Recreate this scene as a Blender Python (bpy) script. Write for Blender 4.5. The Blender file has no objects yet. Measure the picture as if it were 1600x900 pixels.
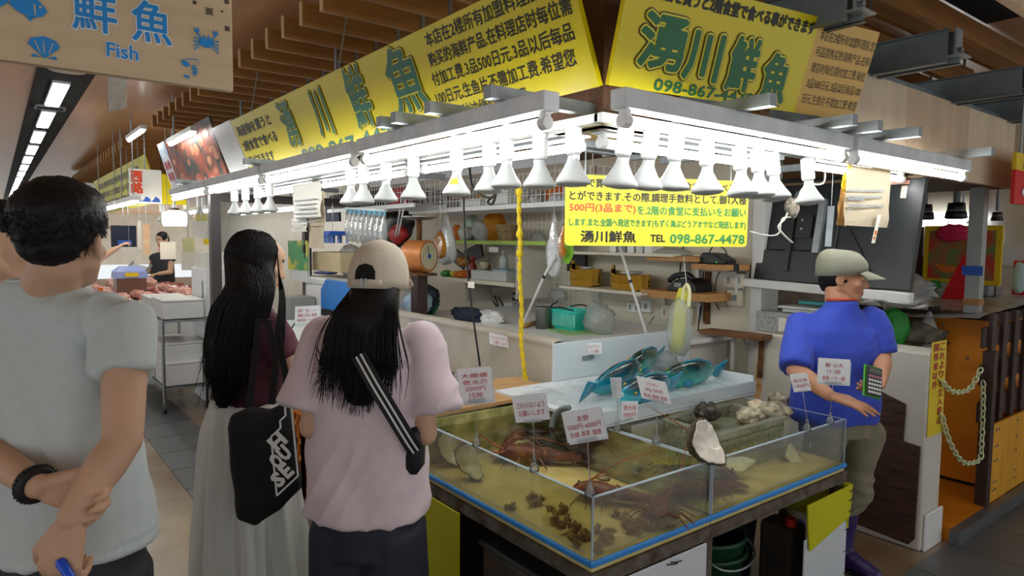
import bpy, math, random
import numpy as np
from mathutils import Vector, Matrix, noise
random.seed(7)
sc = bpy.context.scene
COL = sc.collection
PI = math.pi
# ---------------------------------------------------------------- camera
F, CX, CY, EYE = 1051.0, 800.0, 450.0, 1.62
_v1 = np.array([-10 - CX, CY - 368, -F]); _v2 = np.array([2170 - CX, CY - 390, -F])
_y = _v1 / np.linalg.norm(_v1); _x = _v2 - _y * (_v2 @ _y); _x /= np.linalg.norm(_x); _z = np.cross(_x, _y)
RW = np.array([_x, _y, _z])
cam_data = bpy.data.cameras.new('camera'); cam_data.sensor_width = 36; cam_data.lens = 36 * F / 1600
cam_data.clip_start = .05; cam_data.clip_end = 200
camera = bpy.data.objects.new('camera', cam_data); COL.objects.link(camera)
m4 = Matrix.Identity(4)
for i in range(3):
    for j in range(3): m4[i][j] = RW[i, j]
m4[2][3] = EYE
camera.matrix_world = m4
sc.camera = camera
# ---------------------------------------------------------------- world, exposure
sc.view_settings.view_transform = 'Standard'; sc.view_settings.look = 'None'
sc.view_settings.exposure = 0.0; sc.view_settings.gamma = 1.0; sc.view_settings.use_curve_mapping = False
world = bpy.data.worlds.new('market_hall_light'); sc.world = world; world.use_nodes = True
_bg = world.node_tree.nodes['Background']; _bg.inputs[0].default_value = (0.93, 0.97, 1.0, 1); _bg.inputs[1].default_value = 0.95
TUBE_POWER, AISLE_POWER = 27.0, 9.0
sc.cycles.transparent_max_bounces = 32; sc.cycles.max_bounces = 8; sc.cycles.sample_clamp_indirect = 4
sc.cycles.caustics_reflective = False; sc.cycles.caustics_refractive = False
try: sc.cycles.use_denoising = True
except Exception: pass

# ---------------------------------------------------------------- helpers
V = Vector
def AT(px, py, **k):
    """world point seen at a photo pixel on the plane x=, y= or z= ..."""
    d = RW @ np.array([px - CX, CY - py, -F]); o = np.array([0, 0, EYE])
    a, v = next(iter(k.items())); i = 'xyz'.index(a)
    return V(o + d * ((v - o[i]) / d[i]))
def DEP(px, py, dep):
    """world point seen at a photo pixel at a depth along the viewing axis"""
    return V(RW @ np.array([(px - CX) * dep / F, (CY - py) * dep / F, -dep]) + np.array([0, 0, EYE]))
def lin(h):
    if not isinstance(h, str): return tuple(h)
    h = h.lstrip('#'); o = []
    for i in (0, 2, 4):
        c = int(h[i:i + 2], 16) / 255
        o.append(c / 12.92 if c <= .04045 else ((c + .055) / 1.055) ** 2.4)
    return tuple(o)
MATS = {}
def mat(name, col, rough=.5, metal=0, var=.08, scale=6, bump=0, bscale=None, col2=None, stretch=None, spec=.5, fac=None, coat=0, detail=4, sheen=0, sss=0):
    """principled surface whose colour wanders between col*(1-var) and col (or to col2) by noise in object space"""
    m = bpy.data.materials.new(name); m.use_nodes = True; nt = m.node_tree; N = nt.nodes; L = nt.links
    b = N['Principled BSDF']; c = lin(col)
    b.inputs['Roughness'].default_value = rough; b.inputs['Metallic'].default_value = metal
    b.inputs['Specular IOR Level'].default_value = spec
    if coat: b.inputs['Coat Weight'].default_value = coat
    if sheen: b.inputs['Sheen Weight'].default_value = sheen
    if sss:
        b.inputs['Subsurface Weight'].default_value = sss; b.inputs['Subsurface Radius'].default_value = (.012, .005, .003)
        b.inputs['Subsurface Scale'].default_value = 1
    tc = N.new('ShaderNodeTexCoord'); mp = N.new('ShaderNodeMapping'); L.new(tc.outputs['Object'], mp.inputs[0])
    if stretch: mp.inputs['Scale'].default_value = stretch
    nz = N.new('ShaderNodeTexNoise'); nz.inputs['Scale'].default_value = scale; nz.inputs['Detail'].default_value = detail
    L.new(mp.outputs[0], nz.inputs['Vector'])
    r = N.new('ShaderNodeValToRGB'); L.new(nz.outputs['Fac'], r.inputs[0])
    c2 = lin(col2) if col2 else tuple(min(1, x * (1 + var)) for x in c)
    c1 = c if col2 else tuple(x * (1 - var) for x in c)
    lo, hi = fac if fac else (.3, .7)
    r.color_ramp.elements[0].position = lo; r.color_ramp.elements[1].position = hi
    r.color_ramp.elements[0].color = (*c1, 1); r.color_ramp.elements[1].color = (*c2, 1)
    L.new(r.outputs[0], b.inputs['Base Color'])
    if bump:
        nb = N.new('ShaderNodeTexNoise'); nb.inputs['Scale'].default_value = bscale or scale * 4; nb.inputs['Detail'].default_value = 5
        L.new(mp.outputs[0], nb.inputs['Vector'])
        bp = N.new('ShaderNodeBump'); bp.inputs['Strength'].default_value = bump; bp.inputs['Distance'].default_value = .01
        L.new(nb.outputs['Fac'], bp.inputs['Height']); L.new(bp.outputs[0], b.inputs['Normal'])
    MATS[name] = m; return m
def emit(name, col, strength):
    m = bpy.data.materials.new(name); m.use_nodes = True; nt = m.node_tree; N = nt.nodes
    N.remove(N['Principled BSDF']); e = N.new('ShaderNodeEmission')
    e.inputs[0].default_value = (*lin(col), 1); e.inputs[1].default_value = strength
    nt.links.new(e.outputs[0], N['Material Output'].inputs[0]); MATS[name] = m; return m
def clear(name, tint=(1, 1, 1), refl=.12, rough=.03, ior=1.45, body=None, body_fac=0, bump=0, bscale=9):
    """thin see-through sheet: tinted transparency under a fresnel gloss, optionally with a milky body"""
    m = bpy.data.materials.new(name); m.use_nodes = True; nt = m.node_tree; N = nt.nodes; L = nt.links
    N.remove(N['Principled BSDF'])
    t = N.new('ShaderNodeBsdfTransparent'); t.inputs[0].default_value = (*tint, 1)
    g = N.new('ShaderNodeBsdfGlossy'); g.inputs['Roughness'].default_value = rough
    fr = N.new('ShaderNodeFresnel'); fr.inputs[0].default_value = ior
    mx = N.new('ShaderNodeMixShader'); base = t.outputs[0]
    if body:
        d = N.new('ShaderNodeBsdfDiffuse'); d.inputs[0].default_value = (*lin(body), 1)
        tr = N.new('ShaderNodeBsdfTranslucent'); tr.inputs[0].default_value = (*lin(body), 1)
        m0 = N.new('ShaderNodeMixShader'); m0.inputs[0].default_value = .4; L.new(d.outputs[0], m0.inputs[1]); L.new(tr.outputs[0], m0.inputs[2])
        m1 = N.new('ShaderNodeMixShader'); m1.inputs[0].default_value = body_fac; L.new(t.outputs[0], m1.inputs[1]); L.new(m0.outputs[0], m1.inputs[2]); base = m1.outputs[0]
    mu = N.new('ShaderNodeMath'); mu.operation = 'MULTIPLY'; mu.inputs[1].default_value = refl * 10; mu.use_clamp = True
    L.new(fr.outputs[0], mu.inputs[0]); L.new(mu.outputs[0], mx.inputs[0]); L.new(base, mx.inputs[1]); L.new(g.outputs[0], mx.inputs[2])
    if bump:
        tc = N.new('ShaderNodeTexCoord'); nb = N.new('ShaderNodeTexNoise'); nb.inputs['Scale'].default_value = bscale; L.new(tc.outputs['Object'], nb.inputs['Vector'])
        bp = N.new('ShaderNodeBump'); bp.inputs['Strength'].default_value = bump; bp.inputs['Distance'].default_value = .02
        L.new(nb.outputs['Fac'], bp.inputs['Height']); L.new(bp.outputs[0], g.inputs['Normal']); L.new(bp.outputs[0], fr.inputs['Normal'])
    L.new(mx.outputs[0], N['Material Output'].inputs[0]); MATS[name] = m; return m

def ramp_mat(name, axis, stops, rough=.4, metal=0, noise_amt=.3, nscale=12, spec=.5, coat=0, bump=0, bscale=40, stretch=None):
    """colour that runs along one object axis (the thing's own colouring), broken up by noise"""
    m = bpy.data.materials.new(name); m.use_nodes = True; nt = m.node_tree; N = nt.nodes; L = nt.links; b = N['Principled BSDF']
    b.inputs['Roughness'].default_value = rough; b.inputs['Metallic'].default_value = metal; b.inputs['Specular IOR Level'].default_value = spec; b.inputs['Coat Weight'].default_value = coat
    tc = N.new('ShaderNodeTexCoord'); sp = N.new('ShaderNodeSeparateXYZ'); L.new(tc.outputs['Object'], sp.inputs[0])
    nz = N.new('ShaderNodeTexNoise'); nz.inputs['Scale'].default_value = nscale; nz.inputs['Detail'].default_value = 4
    mp = N.new('ShaderNodeMapping'); L.new(tc.outputs['Object'], mp.inputs[0]); L.new(mp.outputs[0], nz.inputs['Vector'])
    if stretch: mp.inputs['Scale'].default_value = stretch
    lo, hi = stops[0][0], stops[-1][0]
    mr = N.new('ShaderNodeMapRange'); mr.inputs[1].default_value = lo; mr.inputs[2].default_value = hi; L.new(sp.outputs[axis], mr.inputs[0])
    a = N.new('ShaderNodeMath'); a.operation = 'MULTIPLY_ADD'; L.new(nz.outputs['Fac'], a.inputs[0]); a.inputs[1].default_value = noise_amt; a.inputs[2].default_value = -noise_amt / 2
    c = N.new('ShaderNodeMath'); c.operation = 'ADD'; L.new(a.outputs[0], c.inputs[0]); L.new(mr.outputs[0], c.inputs[1])
    r = N.new('ShaderNodeValToRGB'); L.new(c.outputs[0], r.inputs[0]); E = r.color_ramp.elements
    while len(E) < len(stops): E.new(.5)
    for e, (p, col) in zip(E, stops): e.position = (p - lo) / (hi - lo); e.color = (*lin(col), 1)
    L.new(r.outputs[0], b.inputs['Base Color'])
    if bump:
        nb = N.new('ShaderNodeTexNoise'); nb.inputs['Scale'].default_value = bscale; L.new(mp.outputs[0], nb.inputs['Vector'])
        bp = N.new('ShaderNodeBump'); bp.inputs['Strength'].default_value = bump; bp.inputs['Distance'].default_value = .01; L.new(nb.outputs['Fac'], bp.inputs['Height']); L.new(bp.outputs[0], b.inputs['Normal'])
    MATS[name] = m; return m
class MB:
    """collects shapes into one mesh; coordinates are world, build() shifts them to the parent's origin"""
    def __init__(s): s.v = []; s.f = []; s.mi = []; s.k = 0
    def add(s, vs, fs):
        o = len(s.v); s.v.extend([tuple(p) for p in vs])
        for f in fs: s.f.append([i + o for i in f]); s.mi.append(s.k)
        return s
    def box(s, c, d, rz=0, m=None):
        c = V(c); x, y, z = (q / 2 for q in d)
        R = m if m is not None else Matrix.Rotation(rz, 3, 'Z')
        vs = [c + R @ V((a * x, b * y, e * z)) for a in (-1, 1) for b in (-1, 1) for e in (-1, 1)]
        return s.add(vs, [(0, 1, 3, 2), (4, 6, 7, 5), (0, 4, 5, 1), (2, 3, 7, 6), (0, 2, 6, 4), (1, 5, 7, 3)])
    def bb(s, a, b): # box from two corners
        return s.box([(p + q) / 2 for p, q in zip(a, b)], [abs(p - q) for p, q in zip(a, b)])
    def bar(s, a, b, w, h, up=(0, 0, 1)):
        a, b = V(a), V(b); d = (b - a); l = d.length; d.normalize(); u = V(up)
        if abs(d.dot(u)) > .98: u = V((1, 0, 0))
        r = d.cross(u).normalized(); u = r.cross(d)
        return s.box((a + b) / 2, (w, l, h), m=Matrix((r, d, u)).transposed())
    def ring(s, c, d, r, n, r2=None, up=None):
        d = V(d).normalized(); u = V(up) if up else (V((0, 0, 1)) if abs(d.z) < .9 else V((1, 0, 0)))
        a = d.cross(u).normalized(); b = a.cross(d); r2 = r2 or r
        return [V(c) + a * (r * math.cos(2 * PI * i / n)) + b * (r2 * math.sin(2 * PI * i / n)) for i in range(n)]
    def loft(s, rings, caps=True, closed=False):
        n = len(rings[0]); vs = [p for q in rings for p in q]; fs = []
        R = len(rings)
        for i in range(R if closed else R - 1):
            j = (i + 1) % R
            for k in range(n): fs.append((i * n + k, i * n + (k + 1) % n, j * n + (k + 1) % n, j * n + k))
        if caps and not closed: fs += [tuple(range(n))[::-1], tuple(range((R - 1) * n, R * n))]
        return s.add(vs, fs)
    def cone(s, a, b, r1, r2=None, n=16, caps=True):
        a, b = V(a), V(b); d = b - a; r2 = r1 if r2 is None else r2
        return s.loft([s.ring(a, d, r1, n), s.ring(b, d, r2, n)], caps)
    def tube(s, pts, r, n=8, caps=True, closed=False):
        pts = [V(p) for p in pts]; R = []; L = len(pts); u = None
        for i, p in enumerate(pts):
            d = ((pts[(i + 1) % L] - pts[i - 1]) if closed else (pts[min(i + 1, L - 1)] - pts[max(i - 1, 0)])).normalized()
            if u is None: u = V((0, 0, 1)) if abs(d.z) < .9 else V((1, 0, 0))
            a = d.cross(u).normalized(); u = a.cross(d).normalized()
            rr = r[i] if hasattr(r, '__len__') else r
            R.append([p + a * (rr * math.cos(2 * PI * k / n)) + u * (rr * math.sin(2 * PI * k / n)) for k in range(n)])
        return s.loft(R, caps, closed)
    def lathe(s, prof, c=(0, 0, 0), n=24, m=None, caps=True):
        c = V(c); R = []
        for r, z in prof:
            q = [V((r * math.cos(2 * PI * k / n), r * math.sin(2 * PI * k / n), z)) for k in range(n)]
            R.append([c + ((m @ p) if m is not None else p) for p in q])
        return s.loft(R, caps)
    def ball(s, c, r, n=12, m=None, k=10):
        r = (r, r, r) if not hasattr(r, '__len__') else r; c = V(c); R = []
        for i in range(1, k):
            t = PI * i / k; R.append([V((r[0] * math.sin(t) * math.cos(2 * PI * j / n), r[1] * math.sin(t) * math.sin(2 * PI * j / n), -r[2] * math.cos(t))) for j in range(n)])
        vs = [V((0, 0, -r[2]))] + [p for q in R for p in q] + [V((0, 0, r[2]))]
        if m is not None: vs = [m @ p for p in vs]
        fs = [(0, 1 + (j + 1) % n, 1 + j) for j in range(n)]
        for i in range(k - 2):
            for j in range(n): a = 1 + i * n; fs.append((a + j, a + (j + 1) % n, a + n + (j + 1) % n, a + n + j))
        a = 1 + (k - 2) * n; fs += [(a + j, a + (j + 1) % n, len(vs) - 1) for j in range(n)]
        return s.add([c + p for p in vs], fs)
    def cap(s, a, b, r1, r2, n=14): # capsule with two radii
        a, b = V(a), V(b); d = (b - a).normalized() if (b - a).length > 1e-6 else V((0, 0, 1)); R = []
        for t in (-.95, -.7, -.35, 0): R.append(s.ring(a + d * (r1 * t), d, r1 * math.sqrt(1 - t * t), n))
        for t in (0, .35, .7, .95): R.append(s.ring(b + d * (r2 * t), d, r2 * math.sqrt(1 - t * t), n))
        return s.loft(R)
    def quad(s, a, b, c, d): return s.add([a, b, c, d], [(0, 1, 2, 3)])
    def slab(s, o, u, v, t): # thick plate: corner o, edges u, v, thickness vector t
        o, u, v, t = V(o), V(u), V(v), V(t); q = [o, o + u, o + u + v, o + v]
        vs = q + [p + t for p in q]
        return s.add(vs, [(3, 2, 1, 0), (4, 5, 6, 7), (0, 1, 5, 4), (1, 2, 6, 5), (2, 3, 7, 6), (3, 0, 4, 7)])
    def prism(s, poly, o, u, v, t): # polygon in plane (u,v) pushed along t
        o, u, v, t = V(o), V(u), V(v), V(t); q = [o + u * a + v * b for a, b in poly]; n = len(q)
        return s.add(q + [p + t for p in q], [tuple(range(n))[::-1], tuple(range(n, 2 * n))] + [(i, (i + 1) % n, n + (i + 1) % n, n + i) for i in range(n)])
    def grid(s, fn, nu, nv):
        vs = [fn(i / nu, j / nv) for i in range(nu + 1) for j in range(nv + 1)]
        return s.add(vs, [(i * (nv + 1) + j, (i + 1) * (nv + 1) + j, (i + 1) * (nv + 1) + j + 1, i * (nv + 1) + j + 1) for i in range(nu) for j in range(nv)])
    def shape(s, me, M=None): # take a blender mesh in
        vs = [(M @ x.co) if M is not None else x.co.copy() for x in me.vertices]
        return s.add(vs, [tuple(p.vertices) for p in me.polygons])
    def jitter(s, amp, sc_=5, seed=0):
        o = V((seed * 7.3, seed * 3.1, seed * 1.7))
        s.v = [tuple(V(p) + noise.noise_vector(V(p) * sc_ + o) * amp) for p in s.v]; return s
    def build(s, name, m, parent=None, smooth=False, bevel=0, solid=0, sub=0):
        me = bpy.data.meshes.new(name)
        o0 = V(parent.matrix_world.translation) if parent is not None else V((0, 0, 0))
        off = V((0, 0, 0))
        if parent is None: # origin at the base of the thing
            if s.v:
                a = np.array(s.v); off = V(((a[:, 0].min() + a[:, 0].max()) / 2, (a[:, 1].min() + a[:, 1].max()) / 2, a[:, 2].min()))
        else: off = WORLD[parent.name]
        me.from_pydata([V(p) - off for p in s.v], [], s.f); me.update()
        for x in (m if isinstance(m, (list, tuple)) else [m]): me.materials.append(x)
        if any(s.mi): me.polygons.foreach_set('material_index', s.mi)
        if smooth: me.polygons.foreach_set('use_smooth', [True] * len(me.polygons))
        ob = bpy.data.objects.new(name, me); COL.objects.link(ob)
        if parent is not None: ob.parent = parent
        else: ob.location = off
        WORLD[ob.name] = off if parent is None else WORLD[parent.name]
        if solid:
            k = ob.modifiers.new('thickness', 'SOLIDIFY'); k.thickness = solid; k.offset = 0
        if bevel:
            k = ob.modifiers.new('soft_edges', 'BEVEL'); k.width = bevel; k.segments = 2; k.limit_method = 'ANGLE'; k.angle_limit = .7
        if sub: k = ob.modifiers.new('round', 'SUBSURF'); k.levels = sub; k.render_levels = sub
        if smooth and bevel:
            k = ob.modifiers.new('wn', 'WEIGHTED_NORMAL'); k.keep_sharp = True
        return ob
WORLD = {}   # world position of every object's origin
def empty(name, loc):
    o = bpy.data.objects.new(name, None); COL.objects.link(o); o.location = V(loc); o.empty_display_size = .05; WORLD[o.name] = V(loc); return o
def tag(o, label=None, cat=None, group=None, kind=None):
    if label: o['label'] = label
    if cat: o['category'] = cat
    if group: o['group'] = group
    if kind: o['kind'] = kind
    return o
def thing(name, loc, label, cat, group=None): return tag(empty(name, loc), label, cat, group)
def struct(o): o['kind'] = 'structure'; return o
KIDS = {}
def twin(o, loc, label=None, group=None, rz=0, scale=None):
    """a copy of a thing with copies of its parts and sub-parts"""
    r = o.copy(); COL.objects.link(r); r.location = V(loc); r.rotation_euler = (0, 0, rz)
    if scale: r.scale = (scale,) * 3 if not hasattr(scale, '__len__') else scale
    if label: r['label'] = label
    if group: r['group'] = group
    WORLD[r.name] = V(loc)
    for ch in list(o.children):
        c = ch.copy(); COL.objects.link(c); c.parent = r
        for g in list(ch.children):
            d = g.copy(); COL.objects.link(d); d.parent = c
    return r
TXT = {}
def glyphs(body, bold=0.0, spacing=1.0, line=1.0, align='LEFT'):
    k = (body, bold, spacing, line, align)
    if k not in TXT:
        c = bpy.data.curves.new('lettering', 'FONT'); c.body = body; c.offset = bold; c.resolution_u = 2; c.space_character = spacing; c.space_line = line; c.align_x = align
        o = bpy.data.objects.new('lettering', c); COL.objects.link(o)
        dg = bpy.context.evaluated_depsgraph_get(); me = bpy.data.meshes.new_from_object(o.evaluated_get(dg))
        vs = [v.co.copy() for v in me.vertices]; fs = [tuple(p.vertices) for p in me.polygons]
        COL.objects.unlink(o); bpy.data.objects.remove(o); bpy.data.curves.remove(c); bpy.data.meshes.remove(me)
        TXT[k] = (vs, fs)
    return TXT[k]
def write(mb, body, o, u, v, w=None, h=None, bold=0.0, lift=.002, spacing=1.0, line=1.0, ref=None, shear=0, align='LEFT', fat=0, stamps=12):
    """letters on the plane at corner o (lower left), fitted to width w along u and height h along v"""
    vs, fs = glyphs(body, bold, spacing, line, align)
    if not vs: return mb
    rv = glyphs(ref[0], ref[1], spacing, line, align)[0] if ref else vs
    x0 = min(p.x for p in rv); x1 = max(p.x for p in rv); y0 = min(p.y for p in rv); y1 = max(p.y for p in rv)
    u = V(u).normalized(); v = V(v).normalized(); n = u.cross(v)
    if w is None: w = h * (x1 - x0) / (y1 - y0)
    if h is None: h = w * (y1 - y0) / (x1 - x0)
    sx, sy = w / (x1 - x0), h / (y1 - y0); o = V(o) + n * lift
    for k in range(stamps if fat else 1): # fat strokes: the same glyph stamped round a small circle
        q = o + (u * (fat * math.cos(2 * PI * k / stamps)) + v * (fat * math.sin(2 * PI * k / stamps)) + u.cross(v) * (k * .00002) if fat else V((0, 0, 0)))
        mb.add([q + u * ((p.x - x0) * sx + shear * (p.y - y0) * sy) + v * ((p.y - y0) * sy) for p in vs], fs)
    return mb
def fuse(mb, voxel=.006, it=4, name='fused', adapt=0):
    """one continuous skin around overlapping solids"""
    me = bpy.data.meshes.new(name); me.from_pydata([V(p) for p in mb.v], [], mb.f); me.update()
    o = bpy.data.objects.new(name, me); COL.objects.link(o)
    k = o.modifiers.new('r', 'REMESH'); k.mode = 'VOXEL'; k.voxel_size = voxel; k.use_smooth_shade = True
    if it: k = o.modifiers.new('s', 'SMOOTH'); k.factor = .5; k.iterations = it
    dg = bpy.context.evaluated_depsgraph_get(); r = bpy.data.meshes.new_from_object(o.evaluated_get(dg))
    out = MB(); out.shape(r); COL.objects.unlink(o); bpy.data.objects.remove(o); bpy.data.meshes.remove(me); bpy.data.meshes.remove(r)
    return out
def bez(p, n=12):
    """smooth curve through the points"""
    p = [V(q) for q in p]; out = []
    for i in range(len(p) - 1):
        a, b, c, d = p[max(i - 1, 0)], p[i], p[i + 1], p[min(i + 2, len(p) - 1)]
        for k in range(n):
            t = k / n; out.append(.5 * ((2 * b) + (c - a) * t + (2 * a - 5 * b + 4 * c - d) * t * t + (3 * b - a - 3 * c + d) * t ** 3))
    return out + [p[-1]]
X, Y, Z = V((1, 0, 0)), V((0, 1, 0)), V((0, 0, 1))
# ================================================================ materials
M_white = mat('white_paint', '#e4e7e6', .45, var=.03)
M_enamel = mat('white_enamel', '#eef0ef', .3, var=.02)
M_galv = mat('galvanised_steel', '#9aa2a6', .42, .85, var=.15, scale=14)
M_steel_dark = mat('dark_steel', '#7a858a', .5, .35, var=.2, scale=8)
M_black = mat('black_plastic', '#17181a', .45, var=.15)
M_rubber = mat('black_cable', '#101012', .6)
M_ceiling = mat('lacquered_ceiling_board', '#cf9f74', .28, var=.07, scale=1.2, stretch=(6, .5, 1))
M_slat = mat('oak_slat', '#94662f', .5, var=.22, scale=3, stretch=(1, 14, 14), bump=.05)
M_slat_end = mat('slat_end_grain', '#d6b98d', .6)
M_plate_black = mat('black_ceiling_plate', '#0b0b0b', .9)
M_ply = mat('plywood', '#cdb394', .6, var=.10, scale=2.5, stretch=(7, 7, .5))
M_ply2 = mat('plywood_pale', '#d8c5a8', .6, var=.08, scale=2.5, stretch=(7, 7, .5))
M_column = mat('walnut_veneer', '#5a3d2a', .5, var=.25, scale=3, stretch=(14, 14, .6))
M_sign_y = mat('yellow_sign_board', '#e0cf08', .38, var=.03, scale=1.5)
M_sign_pale = mat('faded_amber_sign', '#d9ad4c', .4, var=.06, scale=3)
M_ink = mat('black_lettering', '#1b1a12', .5)
M_ink_brown = mat('dark_brown_lettering', '#3a2c10', .5)
M_green = mat('green_lettering', '#1d6a3c', .45, var=.1)
M_green_l = mat('grey_green_lettering', '#2f6e58', .45, var=.1)
M_yel_l = mat('yellow_outline', '#e6dc3a', .45)
M_fishboard = mat('pale_ash_board', '#d3bb97', .5, var=.09, scale=2, stretch=(1, 1, 12))
M_blue_l = mat('sky_blue_lettering', '#0f8ddb', .45)
M_white_l = mat('white_lettering', '#eceef0', .5)
M_tube = emit('fluorescent_tube_glow', (1.0, 1.0, .98), TUBE_POWER)
M_aisle = emit('ceiling_lamp_glow', (.93, 1.0, 1.0), AISLE_POWER)
M_floor = mat('polished_brown_concrete', '#6f5639', .25, var=.3, scale=1.6, col2='#8f8270', bump=.03, bscale=30, fac=(.35, .7))
M_tile = mat('grey_floor_tile', '#55585a', .38, var=.22, scale=3, bump=.08, bscale=60)
M_wall = mat('stall_wall_paint', '#d5d0bf', .55, var=.07, scale=3)
M_wall_w = mat('whitewashed_block', '#cfccc0', .5, var=.07, scale=4, bump=.06)
M_rust = mat('rust', '#7a4a1c', .8, var=.4, scale=20, col2='#2b190c')
M_brown_wood = mat('dark_brown_paint', '#33211a', .5, var=.2, scale=5)

# ================================================================ structure
def plane_box(name, a, b, m, bevel=0): return struct(MB().bb(a, b).build(name, m, bevel=bevel))
plane_box('floor', (-6, -3, -.2), (14, 30, 0), M_floor)
def tiles(name, x0, y0, nx, ny, sx, sy):
    mb = MB()
    for i in range(nx):
        for j in range(ny): mb.bb((x0 + i * sx + .004, y0 + j * sy + .004, -.02), (x0 + (i + 1) * sx - .004, y0 + (j + 1) * sy - .004, .006))
    struct(mb.build(name, M_tile))
tiles('trim_1', .9, .92, 14, 1, .45, .44)
tiles('trim_2', .92, 1.9, 1, 20, .42, .45)
plane_box('ceiling', (-6, -3, 2.95), (14, 46, 3.05), M_ceiling)
plane_box('trim_3', (.32, 5.0, 2.925), (.70, 46, 2.96), M_plate_black)          # dark lighting trough
plane_box('trim_4', (2.0, .35, 2.90), (4.6, 1.5, 2.96), M_plate_black)           # black plate: the dark of the ceiling void put in as colour
plane_box('wall_end', (-6, 45, 0), (14, 45.2, 3), M_wall)
plane_box('wall_back', (3.95, 2.52, 0), (4.07, 12, 2.3), M_wall)
plane_box('wall_low', (3.82, 1.41, 0), (4.04, 2.435, 1.06), M_wall_w, .012)
plane_box('wall_far', (8.2, -1, 0), (8.35, 9, 2.95), M_wall)
# ceiling slats: each hangs from the ceiling board
_sl = None
ys = [1.62 + .282 * i for i in range(23)] + [9.9 + .3 * i for i in range(24)]
for i, y in enumerate(ys):
    if _sl is None:
        _sl = tag(empty('ceiling_slat', (1.33, y, 2.75)), kind='structure')
        MB().bb((1.335, y - .016, 2.75), (5.6, y + .016, 2.872)).build('board', M_slat, _sl, bevel=.002)
        MB().bb((1.33, y - .0155, 2.7515), (1.336, y + .0155, 2.8705)).build('end_cap', M_slat_end, _sl)
        b = MB(); [b.bb((x - .012, y - .022, 2.76), (x + .012, y + .022, 2.95)) for x in (1.9, 3.4)]; b.build('bracket', M_galv, _sl)
    else: twin(_sl, (1.33, y, 2.75))
# plywood soffit and its steel
for i, (a, b, m) in enumerate([(2.85, 3.62, M_ply2), (3.622, 4.42, M_ply), (4.422, 5.2, M_ply2)]):
    plane_box('trim_%d' % (5 + i), (a, 1.50, 1.985), (b, 1.53, 2.40), m)
plane_box('trim_8', (5.18, 1.53, 1.985), (5.2, 3.2, 2.40), M_ply)
plane_box('trim_9', (1.7, 1.535, 2.385), (5.2, 1.60, 2.44), M_steel_dark)
plane_box('trim_10', (4.0, 1.55, 1.985), (5.18, 6, 2.0), mat('dusty_soffit_board', '#6d5a42', .8, var=.2))
for k, (px, x0) in enumerate([(0, 2.40), (0, 3.27), (0, 4.22), (0, 5.1)]):
    bm = struct(empty('ceiling_beam', (x0, 1.6, 2.39)))
    b = MB(); y0, y1 = 1.16, 2.6
    for dx in (-.038, .012):
        b.bb((x0 + dx, y0 + (.03 if dx < 0 else 0), 2.39), (x0 + dx + .004, y1, 2.53))
        b.bb((x0 + dx - (.03 if dx < 0 else 0), y0 + (.03 if dx < 0 else 0), 2.39), (x0 + dx + (.03 if dx > 0 else 0), y1, 2.394))
        b.bb((x0 + dx - (.03 if dx < 0 else 0), y0 + .02, 2.526), (x0 + dx + (.03 if dx > 0 else 0), y1, 2.53))
    b.build('channel', M_steel_dark, bm)
    MB().bb((x0 - .05, y0 - .004, 2.42), (x0 + .02, y0 + .004, 2.53)).bb((x0 - .05, y0 - .03, 2.414), (x0 + .05, y0 + .03, 2.42)).build('end_plate', M_galv, bm)
    c = MB()
    for zz in (2.44,): c.cone((x0 - .02, y0 - .004, zz), (x0 - .02, y0 - .02, zz), .011, n=6)
    c.build('bolt', M_galv, bm)
plane_box('trim_11', (2.3, .96, 2.58), (9, 1.0, 2.70), M_ply)             # pale fascia joist by the aisle
plane_box('trim_12', (2.0, 1.28, 2.60), (9, 1.31, 2.70), M_slat)
plane_box('trim_13', (2.0, 1.68, 2.62), (6, 1.72, 2.72), M_slat)
# walnut column between the two yellow signs
plane_box('trim_14', (1.665, 1.665, 2.02), (1.95, 1.95, 2.95), M_column)

# ================================================================ aisle ceiling lamps
lamp0 = None
for i in range(16):
    y = 6.9 + 1.66 * i
    if lamp0 is None:
        lamp0 = thing('ceiling_lamp', (.5, y, 2.90), 'long white lamp in the dark ceiling trough, one of its receding line', 'lamp', 'lamps in the dark ceiling trough')
        MB().bb((.435, y, 2.902), (.565, y + 1.22, 2.926)).build('lamp_housing', M_enamel, lamp0, bevel=.004)
        MB().bb((.445, y + .01, 2.893), (.555, y + 1.21, 2.902)).build('diffuser', M_aisle, lamp0, bevel=.003)
    else: twin(lamp0, (.5, y, 2.90))
t = thing('air_vent', (.5, 6.2, 2.9), 'square slotted air grille in the dark trough between two lamps', 'vent')
t.location = WORLD['air_vent'] = V((.5, 8.35, 2.9))
b = MB()
for a, c in (((.37, 8.24, 2.905), (.63, 8.26, 2.925)), ((.37, 8.44, 2.905), (.63, 8.46, 2.925)), ((.37, 8.24, 2.905), (.39, 8.46, 2.925)), ((.61, 8.24, 2.905), (.63, 8.46, 2.925))): b.bb(a, c)
b.build('frame', M_galv, t)
b = MB(); [b.bb((.39, 8.265 + k * .03, 2.91), (.61, 8.275 + k * .03, 2.924)) for k in range(6)]; b.build('slats', M_black, t)
t = thing('ceiling_speaker', (.5, 6.35, 2.9), 'round pale ceiling disc beside the nearest trough lamp', 'speaker')
MB().lathe([(.0, 2.905), (.13, 2.905), (.15, 2.925), (0, 2.925)], (.5, 6.35, 0), 28).build('grille', mat('beige_disc', '#b9a993', .5), t, smooth=True)
MB().ball((.5, 6.1, 2.915), (.03, .03, .014)).build('indicator', M_enamel, t, smooth=True)
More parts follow.
